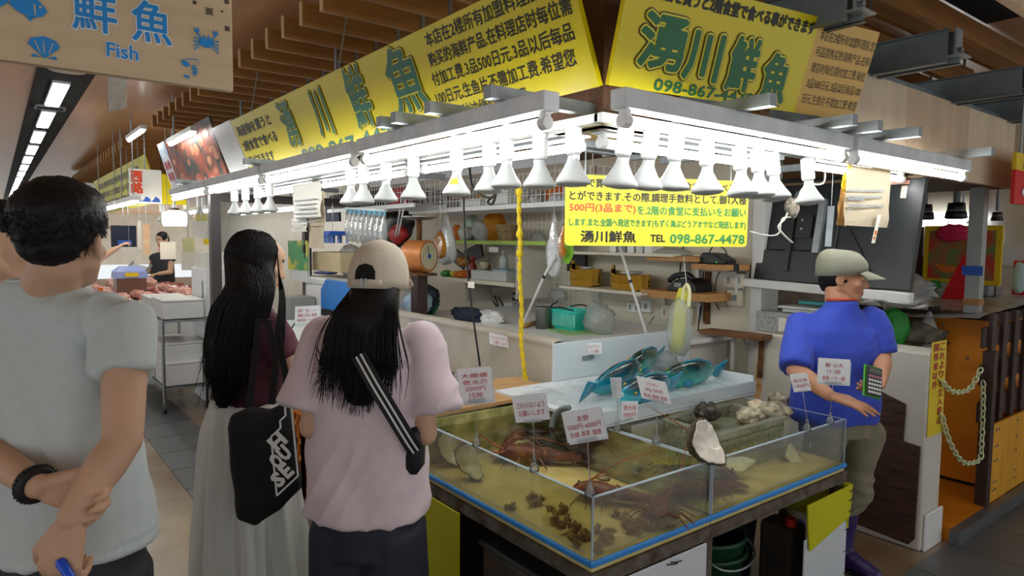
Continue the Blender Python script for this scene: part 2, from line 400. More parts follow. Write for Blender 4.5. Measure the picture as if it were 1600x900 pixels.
for (px, py, y, lab) in ((212, 212, 8.3, 'tube lamp hung under the slat ends by the aisle ceiling'), (283, 217, 6.7, 'short tube lamp above the seafood photo banner')):
    p = AT(px, py, y=y); t = thing('tube_lamp', p, lab, 'lamp')
    MB().bar(p + V((0, -.5, .03)), p + V((0, .5, .03)), .06, .04).build('lamp_housing', M_enamel, t)
    MB().tube([p + V((0, -.46, 0)), p + V((0, .46, 0))], .018, 12).build('tube', M_tube, t, smooth=True)
    MB().cone(p + V((0, .3, .05)), (p.x, p.y + .3, 2.95), .008).build('hanger', M_galv, t)

# ================================================================ flat planes for writing
class Plane:
    def __init__(s, o, u, v): s.o, s.u, s.v = V(o), V(u).normalized(), V(v).normalized(); s.n = s.u.cross(s.v)
    def hit(s, px, py):
        d = V(RW @ np.array([px - CX, CY - py, -F])); e = V((0, 0, EYE)); p = e + d * ((s.o - e).dot(s.n) / d.dot(s.n)) - s.o
        return p.dot(s.u), p.dot(s.v)
    def P(s, a, b, c=0): return s.o + s.u * a + s.v * b + s.n * c
def wr(pl, mb, body, lb, rt, px=True, **k):
    a, b = pl.hit(*lb) if px else lb; c, d = pl.hit(*rt) if px else rt
    return write(mb, body, pl.P(a, b), pl.u, pl.v, w=abs(c - a), h=abs(d - b), **k)

# ---------------------------------------------------------------- yellow sign along the left run
def brush(pl, parent, rows, core, shear=0):
    """fat brush characters: dark rim, yellow line, green core"""
    for nm, fat, m, lf in (('rim_lettering', .0155, M_ink_brown, .003), ('outline_lettering', .0115, M_yel_l, .005), ('core_lettering', .0055, core, .007)):
        for ch, s, t_, w, h in rows: write(MB(), ch, pl.P(s, t_), pl.u, pl.v, w=w, h=h, lift=lf, shear=shear, fat=fat).build(nm, m, parent)
_v = V((-.15, 0, .37)).normalized()
pL = Plane((1.6, 5.40, 2.13), (0, -1, 0), _v)
sg = thing('shop_sign', (1.53, 3.5, 2.13), 'long yellow fish shop sign with green characters along the aisle, left of the walnut column', 'sign', None)
MB().slab(pL.P(0, 0, -.02), pL.u * 3.78, pL.v * .40, pL.n * .02).build('board', M_sign_y, sg)
brush(pL, sg, [('湧', 1.00, .095, .20, .275), ('川', 1.53, .10, .19, .255), ('鮮', 2.03, .085, .21, .30), ('魚', 2.48, .09, .29, .29)], M_green_l)
mb = MB()
for k, s in enumerate(('海産物を買うと', '2階食堂で食べる', '事ができます')):
    write(mb, s, pL.P(.06, .27 - .115 * k), pL.u, pL.v, w=.75 if k < 2 else .56, h=.075, fat=.003, stamps=6)
write(mb, '本店在2楼所有加盟料理店.您可', pL.P(2.88, .322), pL.u, pL.v, w=.88, h=.058, fat=.0011, stamps=5)
mb.build('lettering', M_ink, sg)
mb = MB()
for k, s in enumerate(('购买的海鲜产品.在料理店时每位需', '付加工费.3品500日元.3品以后每品', '100日元.生鱼片不需加工费.希望您', '享受各种冲绳特产料理')):
    write(mb, s, pL.P(2.86 - .02 * k, .243 - .079 * k), pL.u, pL.v, w=.89 if k < 3 else .62, h=.058, fat=.0011, stamps=5)
mb.build('notice_lettering', M_ink, sg)
write(MB(), '098-867-4478', pL.P(1.12, -.015), pL.u, pL.v, w=1.35, h=.075, fat=.005).build('phone_number', M_green_l, sg)
mb = MB()
for s in (.5, 2.0, 3.4): MB().cone(pL.P(s, .385), V((pL.P(s, .385).x + .05, pL.P(s, .385).y, 2.78)), .004).build('hanging_wire', M_galv, sg)
# ---------------------------------------------------------------- yellow sign along the right run
_bl, _br = AT(951, 133, z=2.11), AT(1323, 188, z=2.11)
_u = (_br - _bl).normalized(); _out = _u.cross(Z)
pR = Plane(_bl, _u, Z * .955 + _out * .296)
sg = thing('shop_sign', _bl + _u * .7, 'shorter yellow and amber fish shop sign facing the right-hand side of the corner stall', 'sign')
Wr = (_br - _bl).length
MB().slab(pR.P(0, 0, -.02), pR.u * (Wr * .735), pR.v * .335, pR.n * .02).build('board', M_sign_y, sg)
MB().slab(pR.P(Wr * .735, 0, -.02), pR.u * (Wr * .295), pR.v * .335, pR.n * .02).build('side_panel', M_sign_pale, sg)
def bx(pl, ch, lb, rt):
    a, b = pl.hit(*lb); c, d = pl.hit(*rt); return (ch, a, b, c - a, d - b)
brush(pR, sg, [bx(pR, '湧', (992, 100), (1077, 32)), bx(pR, '川', (1063, 120), (1132, 58)), bx(pR, '鮮', (1130, 137), (1190, 65)), bx(pR, '魚', (1181, 155), (1238, 90))], M_green)
mb = MB(); s0, s1 = pR.hit(1006, 0)[0], pR.hit(1268, 62)[0]; write(mb, '海産物を買うと2階食堂で食べる事ができます', pR.P(s0, .272), pR.u, pR.v, w=s1 - s0, h=.044, fat=.0022, stamps=6)
mb.build('lettering', M_ink, sg)
mb = MB()
a0 = Wr * .755
for k, s in enumerate(('本店在2楼所有加盟料理店.您', '可品尝购买的海鲜产品.在料', '理店时每位需付加工费.每位', '3品500日元.3品以后每品100', '日元.生鱼片不需加工费.希望')):
    write(mb, s, pR.P(a0, .262 - .056 * k), pR.u, pR.v, w=.315, h=.036)
mb.build('notice_lettering', M_ink_brown, sg)
mb = MB(); s0, s1 = pR.hit(1020, 140)[0], pR.hit(1172, 170)[0]; write(mb, '098-867-4478', pR.P(s0, .006), pR.u, pR.v, w=s1 - s0, h=.036, fat=.0016); mb.build('phone_number', M_green, sg)
# ---------------------------------------------------------------- pale board 鮮魚 Fish over the aisle
pF = Plane((-.45, 2.0, 2.03), (1, 0, 0), (0, 0, 1))
sg = thing('hanging_sign', (.05, 2.0, 2.03), 'pale wooden board with blue fish symbols hung over the aisle', 'sign')
MB().bb((-.45, 2.0, 2.03), (.547, 2.03, 2.42)).build('board', M_fishboard, sg, bevel=.002)
for nm, fat, m, lf in (('rim_lettering', .0048, M_white_l, .002), ('lettering', .0016, M_blue_l, .004)):
    mb = MB()
    for ch, lb, rt in (('鮮', (114, 44), (180, -14)), ('魚', (207, 62), (266, 10)), ('Fish', (167, 88), (215, 74))):
        a, b = pF.hit(*lb); c, d = pF.hit(*rt); d = max(d, b + .03)
        write(mb, ch, pF.P(a, b), pF.u, pF.v, w=c - a, h=d - b, lift=lf, fat=fat * (.6 if ch == 'Fish' else 1))
    mb.build(nm, m, sg)
def blob(c, r, n=20, a0=0, a1=2 * PI): return [(c[0] + r[0] * math.cos(a0 + (a1 - a0) * i / n), c[1] + r[1] * math.sin(a0 + (a1 - a0) * i / n)) for i in range(n)]
def icon(name, polys, holes=(), lift=.003):
    mb = MB(); o = pF.o + pF.n * lift
    for p in polys: mb.prism(p, o, pF.u, pF.v, pF.n * .0015)
    ic = mb.build(name, M_blue_l, sg)
    if holes:
        mb = MB()
        for p in holes: mb.prism(p, o + pF.n * .001, pF.u, pF.v, pF.n * .0012)
        mb.build('cut_line', M_fishboard, ic)
def c2(px, py): return pF.hit(px, py)
fx, fy = c2(42, 10)
icon('fish_symbol', [[(fx - .035, fy + .0), (fx - .02, fy + .022), (fx, fy + .026), (fx + .025, fy + .016), (fx + .04, fy - .004), (fx + .03, fy - .018), (fx + .008, fy - .026), (fx - .02, fy - .015)], [(fx - .033, fy + .003), (fx - .058, fy + .022), (fx - .052, fy), (fx - .06, fy - .02)], [(fx - .004, fy - .024), (fx + .006, fy - .034), (fx + .012, fy - .024)]],
     [blob((fx + .026, fy + .003), (.0028, .0028)), [(fx + .014, fy - .018), (fx + .0165, fy - .018), (fx + .016, fy + .008), (fx + .013, fy + .006)]])
fx, fy = c2(69, 77)
icon('scallop_symbol', [[(fx, fy - .022), (fx - .032, fy + .008), (fx - .025, fy + .022), (fx, fy + .03), (fx + .025, fy + .022), (fx + .032, fy + .008)], [(fx - .022, fy - .014), (fx - .026, fy - .022), (fx - .006, fy - .02)], [(fx + .022, fy - .014), (fx + .026, fy - .022), (fx + .006, fy - .02)]],
     [[(fx + d, fy - .01), (fx + d + .002, fy - .01), (fx + d * 2.2 + .002, fy + .018), (fx + d * 2.2, fy + .018)] for d in (-.009, -.001, .008)])
fx, fy = c2(322, 65)
cr = [blob((fx, fy - .004), (.019, .013))]
for sgn in (-1, 1):
    for k in range(4):
        a = fx + sgn * .016; yy = fy + .004 - .006 * k; cr.append([(a, yy), (a + sgn * .014, yy + .003 - .004 * k), (a + sgn * .016, yy - .004 - .004 * k), (a + sgn * .013, yy - .001 - .004 * k), (a, yy - .002)][::sgn])
    cr.append([(fx + sgn * .014, fy + .004), (fx + sgn * .024, fy + .016), (fx + sgn * .0215, fy + .018), (fx + sgn * .011, fy + .007)][::sgn])
    cr.append([(fx + sgn * .022, fy + .015), (fx + sgn * .03, fy + .022), (fx + sgn * .029, fy + .034), (fx + sgn * .0245, fy + .026), (fx + sgn * .019, fy + .034), (fx + sgn * .018, fy + .022)][::sgn])
    cr.append(blob((fx + sgn * .006, fy + .012), (.0025, .0035)))
icon('crab_symbol', cr)
fx, fy = c2(297, 105)
sh = [[(fx - .022, fy + .016), (fx - .006, fy + .012), (fx + .0, fy + .004), (fx - .01, fy - .002), (fx - .02, fy + .004)]]
for k in range(4):
    a = .9 - k * .55; sh.append([(fx + .018 * math.cos(a + q) * r, fy - .008 + .018 * math.sin(a + q) * r) for q, r in ((.2, 1.0), (-.2, 1.0), (-.2, .35), (.2, .35))])
sh += [[(fx - .004, fy - .024), (fx - .016, fy - .022), (fx - .015, fy - .029), (fx - .003, fy - .031)]]
an = [(fx - .02 + .042 * math.sin(i / 10 * 1.9), fy + .0 + .024 * math.sin(.6 + i / 10 * 2.2)) for i in range(11)]
sh += [[an[i], an[i + 1], (an[i + 1][0], an[i + 1][1] - .0018), (an[i][0], an[i][1] - .0018)] for i in range(10)]
icon('shrimp_symbol', sh)
mb = MB()
for px, py, r in ((304, 4, .0045), (354, 3, .006), (327, 18, .009), (347, 18, .003), (355, 45, .0065)):
    a, b = c2(px, py); q = r * 2 / 5
    for i in range(5):
        for j in range(5):
            if (i + j) % 2 == 0 and not (r < .004 and abs(i - 2) + abs(j - 2) > 2): mb.prism([(a + (i - 2.5) * q, b + (j - 2.5) * q), (a + (i - 1.5) * q, b + (j - 2.5) * q), (a + (i - 1.5) * q, b + (j - 1.5) * q), (a + (i - 2.5) * q, b + (j - 1.5) * q)], pF.o, pF.u, pF.v, pF.n * .002)
mb.build('check_pattern', M_ink, sg)
mb = MB()
for x in (-.35, .45): MB().cone((x, 2.015, 2.42), (x, 2.015, 2.95), .004).build('hanging_rod', M_galv, sg)

# ================================================================ fluorescent battens over the tanks
def batten(a, b, label, group, side, z=2.03, pipe=None, double=False):
    """a lighting batten from a to b (x, y): galvanised channel, two lamp holders, bright tube"""
    a = V((a[0], a[1], z)); b = V((b[0], b[1], z)); d = (b - a).normalized()
    t = thing('tube_light', (a + b) / 2, label, 'light', group)
    MB().bar(a, b, .062, .058).build('housing', M_batten, t, bevel=.004)
    for p in (a + d * .03, b - d * .03): MB().bar(p + V((0, 0, -.02)), p + V((0, 0, -.075)), .03, .022).cone(p - d * .016 + V((0, 0, -.06)), p + d * .016 + V((0, 0, -.06)), .021, n=12).build('lamp_holder', M_enamel, t, bevel=.002)
    MB().tube([a + d * .045 + V((0, 0, -.06)), b - d * .045 + V((0, 0, -.06))], .0165, 12).build('tube', M_tube, t, smooth=True)
    return t
M_batten = mat('batten_steel', '#dfe6ea', .4, 0, var=.12, scale=10)
G = 'fluorescent battens over the tanks'
Lr = [(1.52, 2.80), (2.86, 4.14), (4.20, 5.48), (5.54, 6.8)]
for (y0, y1), lab in zip(Lr, ('aisle-side fluorescent batten ending at the corner below the long yellow sign', 'aisle-side fluorescent batten, second from the corner', 'aisle-side fluorescent batten, third from the corner', 'aisle-side fluorescent batten farthest from the corner')):
    batten((1.31, y0), (1.31, y1), lab, G, 0)
for (y0, y1), lab in zip(Lr[:3], ('inner fluorescent batten behind the spot lamps, nearest the corner', 'inner fluorescent batten behind the spot lamps, second from the corner', 'inner fluorescent batten behind the spot lamps, third from the corner')):
    batten((1.78, y0 + .35), (1.78, y1 + .3), lab, G, 0, z=2.04)
for (x0, x1), lab in zip(((1.43, 2.76), (2.80, 4.02)), ('fluorescent batten from the corner towards the vendor below the shorter yellow sign', 'fluorescent batten above the vendor at the stall end')):
    batten((x0, 1.37), (x1, 1.37), lab, G, 0)
for (x0, x1), lab in zip(((1.75, 2.95),), ('inner fluorescent batten behind the lamps facing the right aisle',)):
    batten((x0, 1.78), (x1, 1.78), lab, G, 0, z=2.04)
batten((3.0, 1.66), (4.0, 1.66), 'inner fluorescent batten over the hanging brown paper', G, 0, z=2.04)
# square steel rails on which the battens lie
mb_lab = ['square steel rail across the battens, %s' % s for s in ('between the signs', 'over the corner', 'next to the phone number', 'behind the amber panel')]
for i, (x, y0, y1) in enumerate([(1.98, 1.22, 2.5), (2.52, 1.22, 2.5), (2.72, 1.22, 2.5), (2.98, 1.18, 2.5), (3.86, 1.2, 2.5)]):
    tag(MB().bb((x - .02, y0, 2.056), (x + .02, y1, 2.096)).build('steel_rail', M_galv), ('square steel rail resting on the batten below the phone number of the shorter sign', 'square steel rail resting on the batten under the amber panel edge', 'square steel rail resting on the batten under the amber panel middle', 'square steel rail resting on the batten right beyond the amber panel', 'square steel rail resting on the batten above the vendor')[i], 'rail', 'steel rails over the battens')
for i, (y, x0) in enumerate([(1.72, 1.22), (2.05, 1.2), (2.3, 1.2), (2.42, 1.2), (4.2, 1.2), (6.1, 1.2)]):
    tag(MB().bb((x0, y - .02, 2.056), (2.6, y + .02, 2.096)).build('steel_rail', M_galv), ('square steel rail over the aisle-side batten, nearest the corner', 'square steel rail over the aisle-side batten, second from the corner', 'square steel rail over the aisle-side batten, third from the corner', 'square steel rail over the aisle-side batten, fourth from the corner', 'square steel rail over the aisle-side batten at the far end of the long sign', 'square steel rail over the farthest aisle-side batten')[i], 'rail', 'steel rails over the battens')
t = thing('light_frame', (2.6, 2.2, 2.0), 'white steel hanging frame that carries the spot lamps above the tanks', 'frame')
b = MB()
b.bb((1.50, 1.52, 1.99), (1.54, 6.2, 2.02)).bb((1.50, 1.50, 1.99), (2.9, 1.54, 2.02))
b.build('lamp_track', M_enamel, t, bevel=.003)
b = MB(); b.bb((1.68, 1.68, 2.02), (3.9, 1.72, 2.05)).bb((1.68, 1.72, 2.02), (1.72, 6.2, 2.05)).build('inner_rail', M_galv, t)
[MB().cone((x, y, 2.05), (x, y, 2.95), .01).build('hanging_rod', M_galv, t) for x, y in ((1.70, 1.70), (1.70, 4), (1.70, 6), (3.5, 1.70))]

# ================================================================ spot lamps
M_bulb = mat('matt_white_reflector', '#b4b8b7', .55, var=.05)
M_lens = mat('frosted_lens', '#9fa5a5', .35, var=.05)
spot = None
def spot_lamp(p, label, tilt=0, az=0, zt=1.99, sc_=1.0):
    global spot
    if spot is None:
        o = V((0, 0, 0)); spot = thing('spot_lamp', o, 'x', 'lamp', 'white spot lamps over the tanks')
        MB().bb((-.03, -.004, .165), (.012, .004, .185)).bb((.012, -.014, .075), (.018, .014, .185)).build('bracket', M_enamel, spot, bevel=.002)
        MB().lathe([(.0, .185), (.027, .185), (.027, .1), (.02, .092), (.0, .092)], n=20).build('socket', M_enamel, spot, smooth=True, bevel=.002)
        MB().lathe([(.0, .094), (.0165, .092), (.0185, .08), (.024, .066), (.038, .038), (.052, .018), (.0575, .008), (.0575, .0), (.054, -.003), (0, -.003)], n=28).build('reflector', M_bulb, spot, smooth=True)
        MB().lathe([(.0, -.002), (.052, -.002), (.045, -.007), (.02, -.011), (.0, -.012)], n=24).build('lens', M_lens, spot, smooth=True)
        s = spot
    else: s = twin(spot, (0, 0, 0))
    s['label'] = label; s.location = p; s.rotation_euler = (tilt, 0, az); s.scale = (sc_,) * 3; WORLD[s.name] = V(p)
    return s
for i, (px, py) in enumerate(((548, 318), (568, 318), (603, 313), (646, 306), (713, 300), (764, 292), (791, 289), (843, 287), (895, 284))[::-1]):
    p = AT(px, py, x=1.52); p.z = 1.81 + (.012 if i == 2 else 0)
    n = ('nearest the corner', 'second from the corner', 'third from the corner', 'fourth from the corner', 'fifth from the corner, with a yellow sticker', 'sixth from the corner', 'seventh from the corner', 'eighth from the corner', 'ninth from the corner')[i]
    s = spot_lamp(p, 'white spot lamp on the aisle-side track, ' + n, 0, PI / 2 if i % 2 else -PI / 2)
    if i == 4:
        r = Matrix.Rotation(-s.rotation_euler.z, 3, 'Z')
        MB().grid(lambda a, b: V((1, 1, 1)) * 0 + r @ V(((.0385 - .012 * b + .001) * math.cos(3.3 + a * 1.0), (.0385 - .012 * b + .001) * math.sin(3.3 + a * 1.0), .038 + .023 * b)) + p, 5, 3).build('sticker', mat('yellow_sticker', '#f0d838', .5), s, solid=.001)
for i, (px, py, tl) in enumerate(((968, 290, .12), (1008, 293, .12), (1050, 294, .08), (1105, 300, -.05), (1160, 304, -.12), (1187, 306, -.1), (1213, 310, -.15), (1265, 316, -.1))):
    p = AT(px, py, y=1.52); p.z = max(1.79, min(1.81, p.z))
    n = ('first after the corner', 'second after the corner', 'third after the corner', 'fourth after the corner', 'fifth after the corner', 'sixth after the corner', 'seventh after the corner', 'last before the brown paper')[i]
    spot_lamp(p, 'white spot lamp on the track facing the right aisle, ' + n, tl, 0)
for i, (px, py) in enumerate(((422, 328), (403, 330), (384, 332), (367, 333))):
    p = AT(px, py, x=1.52); p.z = 1.81
    spot_lamp(p, 'white spot lamp above the long-haired woman, %s of four from the corner side' % ('first', 'second', 'third', 'fourth')[i], 0, PI / 2)
# ================================================================ tanks
M_glass = clear('tank_acrylic', (.95, .98, .96), refl=.06)
M_glass_edge = mat('acrylic_cut_edge', '#a9bccb', .25, var=.05)
M_water_side = clear('sea_water_body', (.96, .92, .66), refl=.02)
M_water_top = clear('sea_water_surface', (.98, .97, .86), refl=.09, rough=.02, ior=1.33, bump=.22, bscale=16)
M_sand = mat('yellow_tank_bed', '#e6d493', .7, var=.25, scale=7, col2='#c4ad62', bump=.1)
M_algae = mat('algae_wall', '#c2ba7c', .8, col2='#7d8448', scale=14, fac=(.35, .65))
M_foam = mat('blue_foam_edging', '#2f86d6', .55, var=.08, scale=20)
M_rim = mat('scaled_steel_rim', '#77726a', .6, .5, scale=18, col2='#4b3a2a', bump=.15)
M_paneY = mat('yellow_plastic_panel', '#c6c400', .5, var=.08, scale=3)
M_paneW = mat('white_plastic_panel', '#cdd6dc', .45, var=.05, scale=2)
M_dark = mat('dark_grey_brown', '#26221f', .8, var=.4, scale=6, col2='#3a2c1e')  # dark grey wandering to dark brown by noise
M_wood = mat('raw_plank', '#b08a5c', .65, var=.2, scale=3, stretch=(2, 12, 12), bump=.05)
M_tie = mat('black_cable_tie', '#0e0e0f', .5)
XF, YF, XM, XE, YB = 1.40, 1.41, 1.985, 2.95, 2.46
ZB, ZT, ZW = .65, .85, .812
def tank(x0, x1, y0, y1, label, zw=ZW):
    t = thing('seafood_tank', ((x0 + x1) / 2, (y0 + y1) / 2, ZB), label, 'tank')
    g = .008
    MB().bb((x0, y0, ZB - .03), (x1, y1, ZB + .005)).build('tank_bottom', M_sand, t)
    for nm, a, b in (('front_pane', (x0, y0, ZB), (x1, y0 + g, ZT)), ('side_pane', (x0, y0 + g, ZB), (x0 + g, y1 - g, ZT)), ('side_pane', (x1 - g, y0 + g, ZB), (x1, y1 - g, ZT))):
        MB().bb(a, b).build(nm, M_glass, t)
    MB().bb((x0, y1 - g, ZB), (x1, y1, ZT)).build('rear_wall', M_algae, t)
    r = MB(); e = .0015
    r.bb((x0 - .0005, y0 - .0005, ZT), (x1, y0 + .012, ZT + e)).bb((x0 - .0005, y0 + .012, ZT), (x0 + .012, y1, ZT + e)).bb((x1 - g, y0 + g, ZT), (x1, y1, ZT + e))
    r.bb((x0 - .001, y0 - .001, ZB), (x0 + .004, y0 + .004, ZT)); r.bb((x1 - .004, y0 - .001, ZB), (x1 + .001, y0 + .004, ZT))
    r.build('rim', M_glass_edge, t)
    w = MB(); n = 36
    w.grid(lambda a, b: V((x0 + g + .0005 + (x1 - x0 - 2 * g - .001) * a, y0 + g + .0005 + (y1 - y0 - 2 * g - .001) * b, zw + .0022 * noise.noise(V((a * 7, b * 7, x0 * 9))) + .001 * noise.noise(V((a * 21, b * 21, 3))))), n, n)
    w.build('water_surface', M_water_top, t, smooth=True)
    w = MB()
    w.quad((x0 + g + .001, y0 + g + .001, ZB), (x1 - g - .001, y0 + g + .001, ZB), (x1 - g - .001, y0 + g + .001, zw), (x0 + g + .001, y0 + g + .001, zw))
    w.quad((x0 + g + .001, y1 - g, ZB), (x0 + g + .001, y0 + g + .001, ZB), (x0 + g + .001, y0 + g + .001, zw), (x0 + g + .001, y1 - g, zw))
    w.build('water', M_water_side, t)
    f = MB()
    f.bb((x0 - .014, y0 - .014, ZB - .012), (x1 + (.0 if x1 < 2.5 else .0), y0 - .0005, ZB + .008))
    if x0 < 1.5: f.bb((x0 - .014, y0 - .0005, ZB - .012), (x0 - .0005, y1, ZB + .008))
    f.build('foam_edging', M_foam, t, bevel=.005, smooth=False)
    return t
tankL = tank(XF, XM - .004, YF, YB, 'open lobster tank at the corner with yellowish water and price cards')
tankR = tank(XM + .004, XE, YF, 2.40, 'open shellfish tank with a basket of oysters in front of the vendor')
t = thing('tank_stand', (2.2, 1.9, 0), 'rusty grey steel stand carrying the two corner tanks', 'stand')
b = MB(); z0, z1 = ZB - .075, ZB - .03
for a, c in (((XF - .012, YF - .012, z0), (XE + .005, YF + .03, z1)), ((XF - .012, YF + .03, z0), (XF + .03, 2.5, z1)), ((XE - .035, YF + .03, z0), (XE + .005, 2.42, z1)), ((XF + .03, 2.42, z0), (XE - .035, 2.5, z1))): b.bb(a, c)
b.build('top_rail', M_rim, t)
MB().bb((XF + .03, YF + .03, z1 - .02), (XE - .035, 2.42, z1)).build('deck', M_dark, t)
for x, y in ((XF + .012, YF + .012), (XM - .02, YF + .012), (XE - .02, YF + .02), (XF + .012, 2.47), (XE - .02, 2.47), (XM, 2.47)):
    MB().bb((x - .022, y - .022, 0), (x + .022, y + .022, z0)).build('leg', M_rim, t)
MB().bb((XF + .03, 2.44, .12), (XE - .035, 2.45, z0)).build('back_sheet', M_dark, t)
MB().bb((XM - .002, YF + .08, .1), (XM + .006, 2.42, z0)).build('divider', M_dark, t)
def sheet(name, a, b, m, label, cat, ties=()):
    t = thing(name, ((a[0] + b[0]) / 2, (a[1] + b[1]) / 2, min(a[2], b[2])), label, cat)
    MB().bb(a, b).build('sheet', m, t, bevel=.002)
    for p in ties: MB().tube(bez([V(p) + V(q) for q in ((-.012, .012, .0), (-.002, -.006, .004), (.016, -.008, .0), (.03, -.02, .006))], 4), .0022, 5).build('cable_tie', M_tie, t)
    return t
sheet('yellow_board', (XF - .02, 2.115, .0), (XF - .013, 2.50, .572), M_paneY, 'yellow plastic panel tied under the lobster tank beside the woman in pink', 'panel', [(XF - .018, 2.49, z) for z in (.50, .57, .35, .22)])
sheet('front_panel', (XF + .02, YF - .022, .0), (XM - .045, YF - .0135, .572), M_paneW, 'white plastic panel closing the corner below the lobster tank', 'panel', [(1.73, YF - .02, .555), (1.75, YF - .02, .557)])
sheet('front_panel', (2.60, YF - .024, .0), (XE - .0, YF - .016, .40), M_paneW, 'torn white plastic panel under the shellfish tank beside the purple boots', 'panel', [(XE - .012, YF - .02, z) for z in (.36, .26, .16, .07)])
t = thing('front_panel', (2.8, YF - .03, .36), 'bent yellow plastic panel tied at the end of the shellfish tank', 'panel')
MB().prism([(0, .0), (.33, .07), (.345, .21), (-.03, .20), (-.02, .1)], (2.62, YF - .036, .355), X, Z, V((0, .006, 0))).build('sheet', M_paneY, t)
for z in (.40, .45, .50, .54): MB().tube(bez([V((XE - .02, YF - .04, z)), V((XE + .01, YF - .045, z + .003)), V((XE + .035, YF - .03, z - .004))], 4), .0022, 5).build('cable_tie', M_tie, t)
MB().bb((XE - .006, YF - .03, .37), (XE + .003, 1.75, .57)).build('side_flap', M_paneY, t)
# things under the tanks
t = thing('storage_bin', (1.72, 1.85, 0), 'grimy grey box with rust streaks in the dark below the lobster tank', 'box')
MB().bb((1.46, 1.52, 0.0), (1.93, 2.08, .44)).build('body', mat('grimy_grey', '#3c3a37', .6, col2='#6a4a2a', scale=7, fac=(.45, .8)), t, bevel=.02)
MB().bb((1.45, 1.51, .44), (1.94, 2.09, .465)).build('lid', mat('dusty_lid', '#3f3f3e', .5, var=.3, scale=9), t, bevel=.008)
M_bin = mat('dark_green_plastic', '#0f3d25', .45, var=.2)
t = thing('waste_bin', (2.40, 1.72, 0), 'round dark green bin under the shellfish tank', 'bin')
MB().lathe([(0, 0), (.13, 0), (.155, .36), (.165, .365), (.165, .385), (.15, .385), (.145, .34), (.0, .33)], (2.40, 1.72, 0), 32).build('body', M_bin, t, smooth=True)
MB().lathe([(.160, .30), (.172, .30), (.172, .318), (.160, .318)], (2.40, 1.72, 0), 32, caps=False).build('band', M_bin, t, smooth=True)
MB().tube(bez([(2.24, 1.68, .37), (2.27, 1.56, .31), (2.40, 1.53, .29), (2.53, 1.57, .31), (2.56, 1.68, .37)], 6), .006, 6).build('handle', M_galv, t, smooth=True)
t = thing('waste_bin', (2.62, 1.80, 0), 'square black bin beside the round green bin under the tank', 'bin')
MB().loft([[V((2.62 + a * w, 1.80 + b * w, z)) for a, b in ((-1, -1), (1, -1), (1, 1), (-1, 1))] for z, w in ((0, .09), (.42, .115), (.43, .12), (.45, .12))]).build('body', M_black, t)
t = thing('plastic_basket', (2.08, 1.55, 0), 'white plastic basket with slots on the floor below the shellfish tank', 'basket')
b = MB(); rr = lambda w, h, z: [V((2.11 + a * w, 1.56 + c * h, z)) for a, c in ((-1, -.7), (-.7, -1), (.7, -1), (1, -.7), (1, .7), (.7, 1), (-.7, 1), (-1, .7))]
b.loft([rr(.09, .08, 0), rr(.10, .09, .20), rr(.115, .105, .205), rr(.115, .105, .225), rr(.095, .085, .225), rr(.085, .075, .02)]); b.build('body', M_white, t)
b = MB(); [b.bb((2.03 + .045 * i, 1.462 - .0, .07 + .05 * j), (2.055 + .045 * i, 1.475, .085 + .05 * j)) for i in range(4) for j in range(3)]; b.build('slots', M_black, t)
t = thing('jerry_can', (2.73, 1.66, .0), 'dark can with a red cap half hidden behind the yellow flap', 'can')
MB().bb((2.70, 1.5, 0), (2.83, 1.66, .38)).build('body', M_dark, t, bevel=.02)
MB().cone((2.74, 1.53, .38), (2.74, 1.53, .415), .022).build('cap', mat('red_plastic', '#c21d1a', .4), t)
# ---------------------------------------------------------------- shells
M_turban = mat('turban_shell_crust', '#2e2619', .75, scale=22, col2='#6f6448', bump=.5, bscale=50, fac=(.4, .75))
M_nacre = mat('nacre', '#f4f0e2', .25, var=.08, coat=.4)
M_oyster = mat('oyster_crust', '#7d7760', .85, scale=30, col2='#cfc8ae', bump=.8, bscale=40, fac=(.35, .65))
M_oyster_d = mat('dark_oyster_crust', '#26221c', .8, scale=26, col2='#7b7464', bump=.8, bscale=40, fac=(.45, .75))
M_snail = mat('small_snail_shell', '#5a3a16', .6, scale=40, col2='#b58a48', bump=.4)
M_clam_in = mat('clam_inside', '#fbf5e0', .4, var=.12, scale=10)
def turban(name, c, s, rot, label, cat='shell', group=None):
    """large turban snail: spiral whorls with a pearly mouth, size s, rot = euler"""
    t = thing(name, c, label, cat, group); R = Matrix.Rotation(rot[2], 3, 'Z') @ Matrix.Rotation(rot[1], 3, 'Y') @ Matrix.Rotation(rot[0], 3, 'X'); c = V(c)
    pts, rad = [], []
    for i in range(64):
        th = i / 63 * 2 * PI * 2.6; k = math.exp(.21 * (th - 2 * PI * 2.6)); r = .52 * k
        pts.append(c + R @ (V((r * math.cos(th), r * math.sin(th), 1.0 - 1.05 * k)) * s)); rad.append(.50 * k * s * (1 + .05 * math.sin(th * 9)))
    MB().tube(pts, rad, 16).jitter(.05 * s, 6 / s, 1).build('whorls', M_turban, t, smooth=True)
    d = (pts[-1] - pts[-3]).normalized(); e = pts[-1]; m = MB(); q = V((0, 0, 1)) if abs(d.z) < .9 else V((1, 0, 0))
    m.loft([m.ring(e + d * (.02 * s), d, .53 * s, 20), m.ring(e + d * (.10 * s), d, .56 * s, 20), m.ring(e + d * (.12 * s), d, .47 * s, 20), m.ring(e - d * (.02 * s), d, .36 * s, 20), m.ring(e - d * (.1 * s), d, .15 * s, 20)], caps=True)
    m.jitter(.04 * s, 5 / s, 2).build('pearly_mouth', M_nacre, t, smooth=True)
    return t
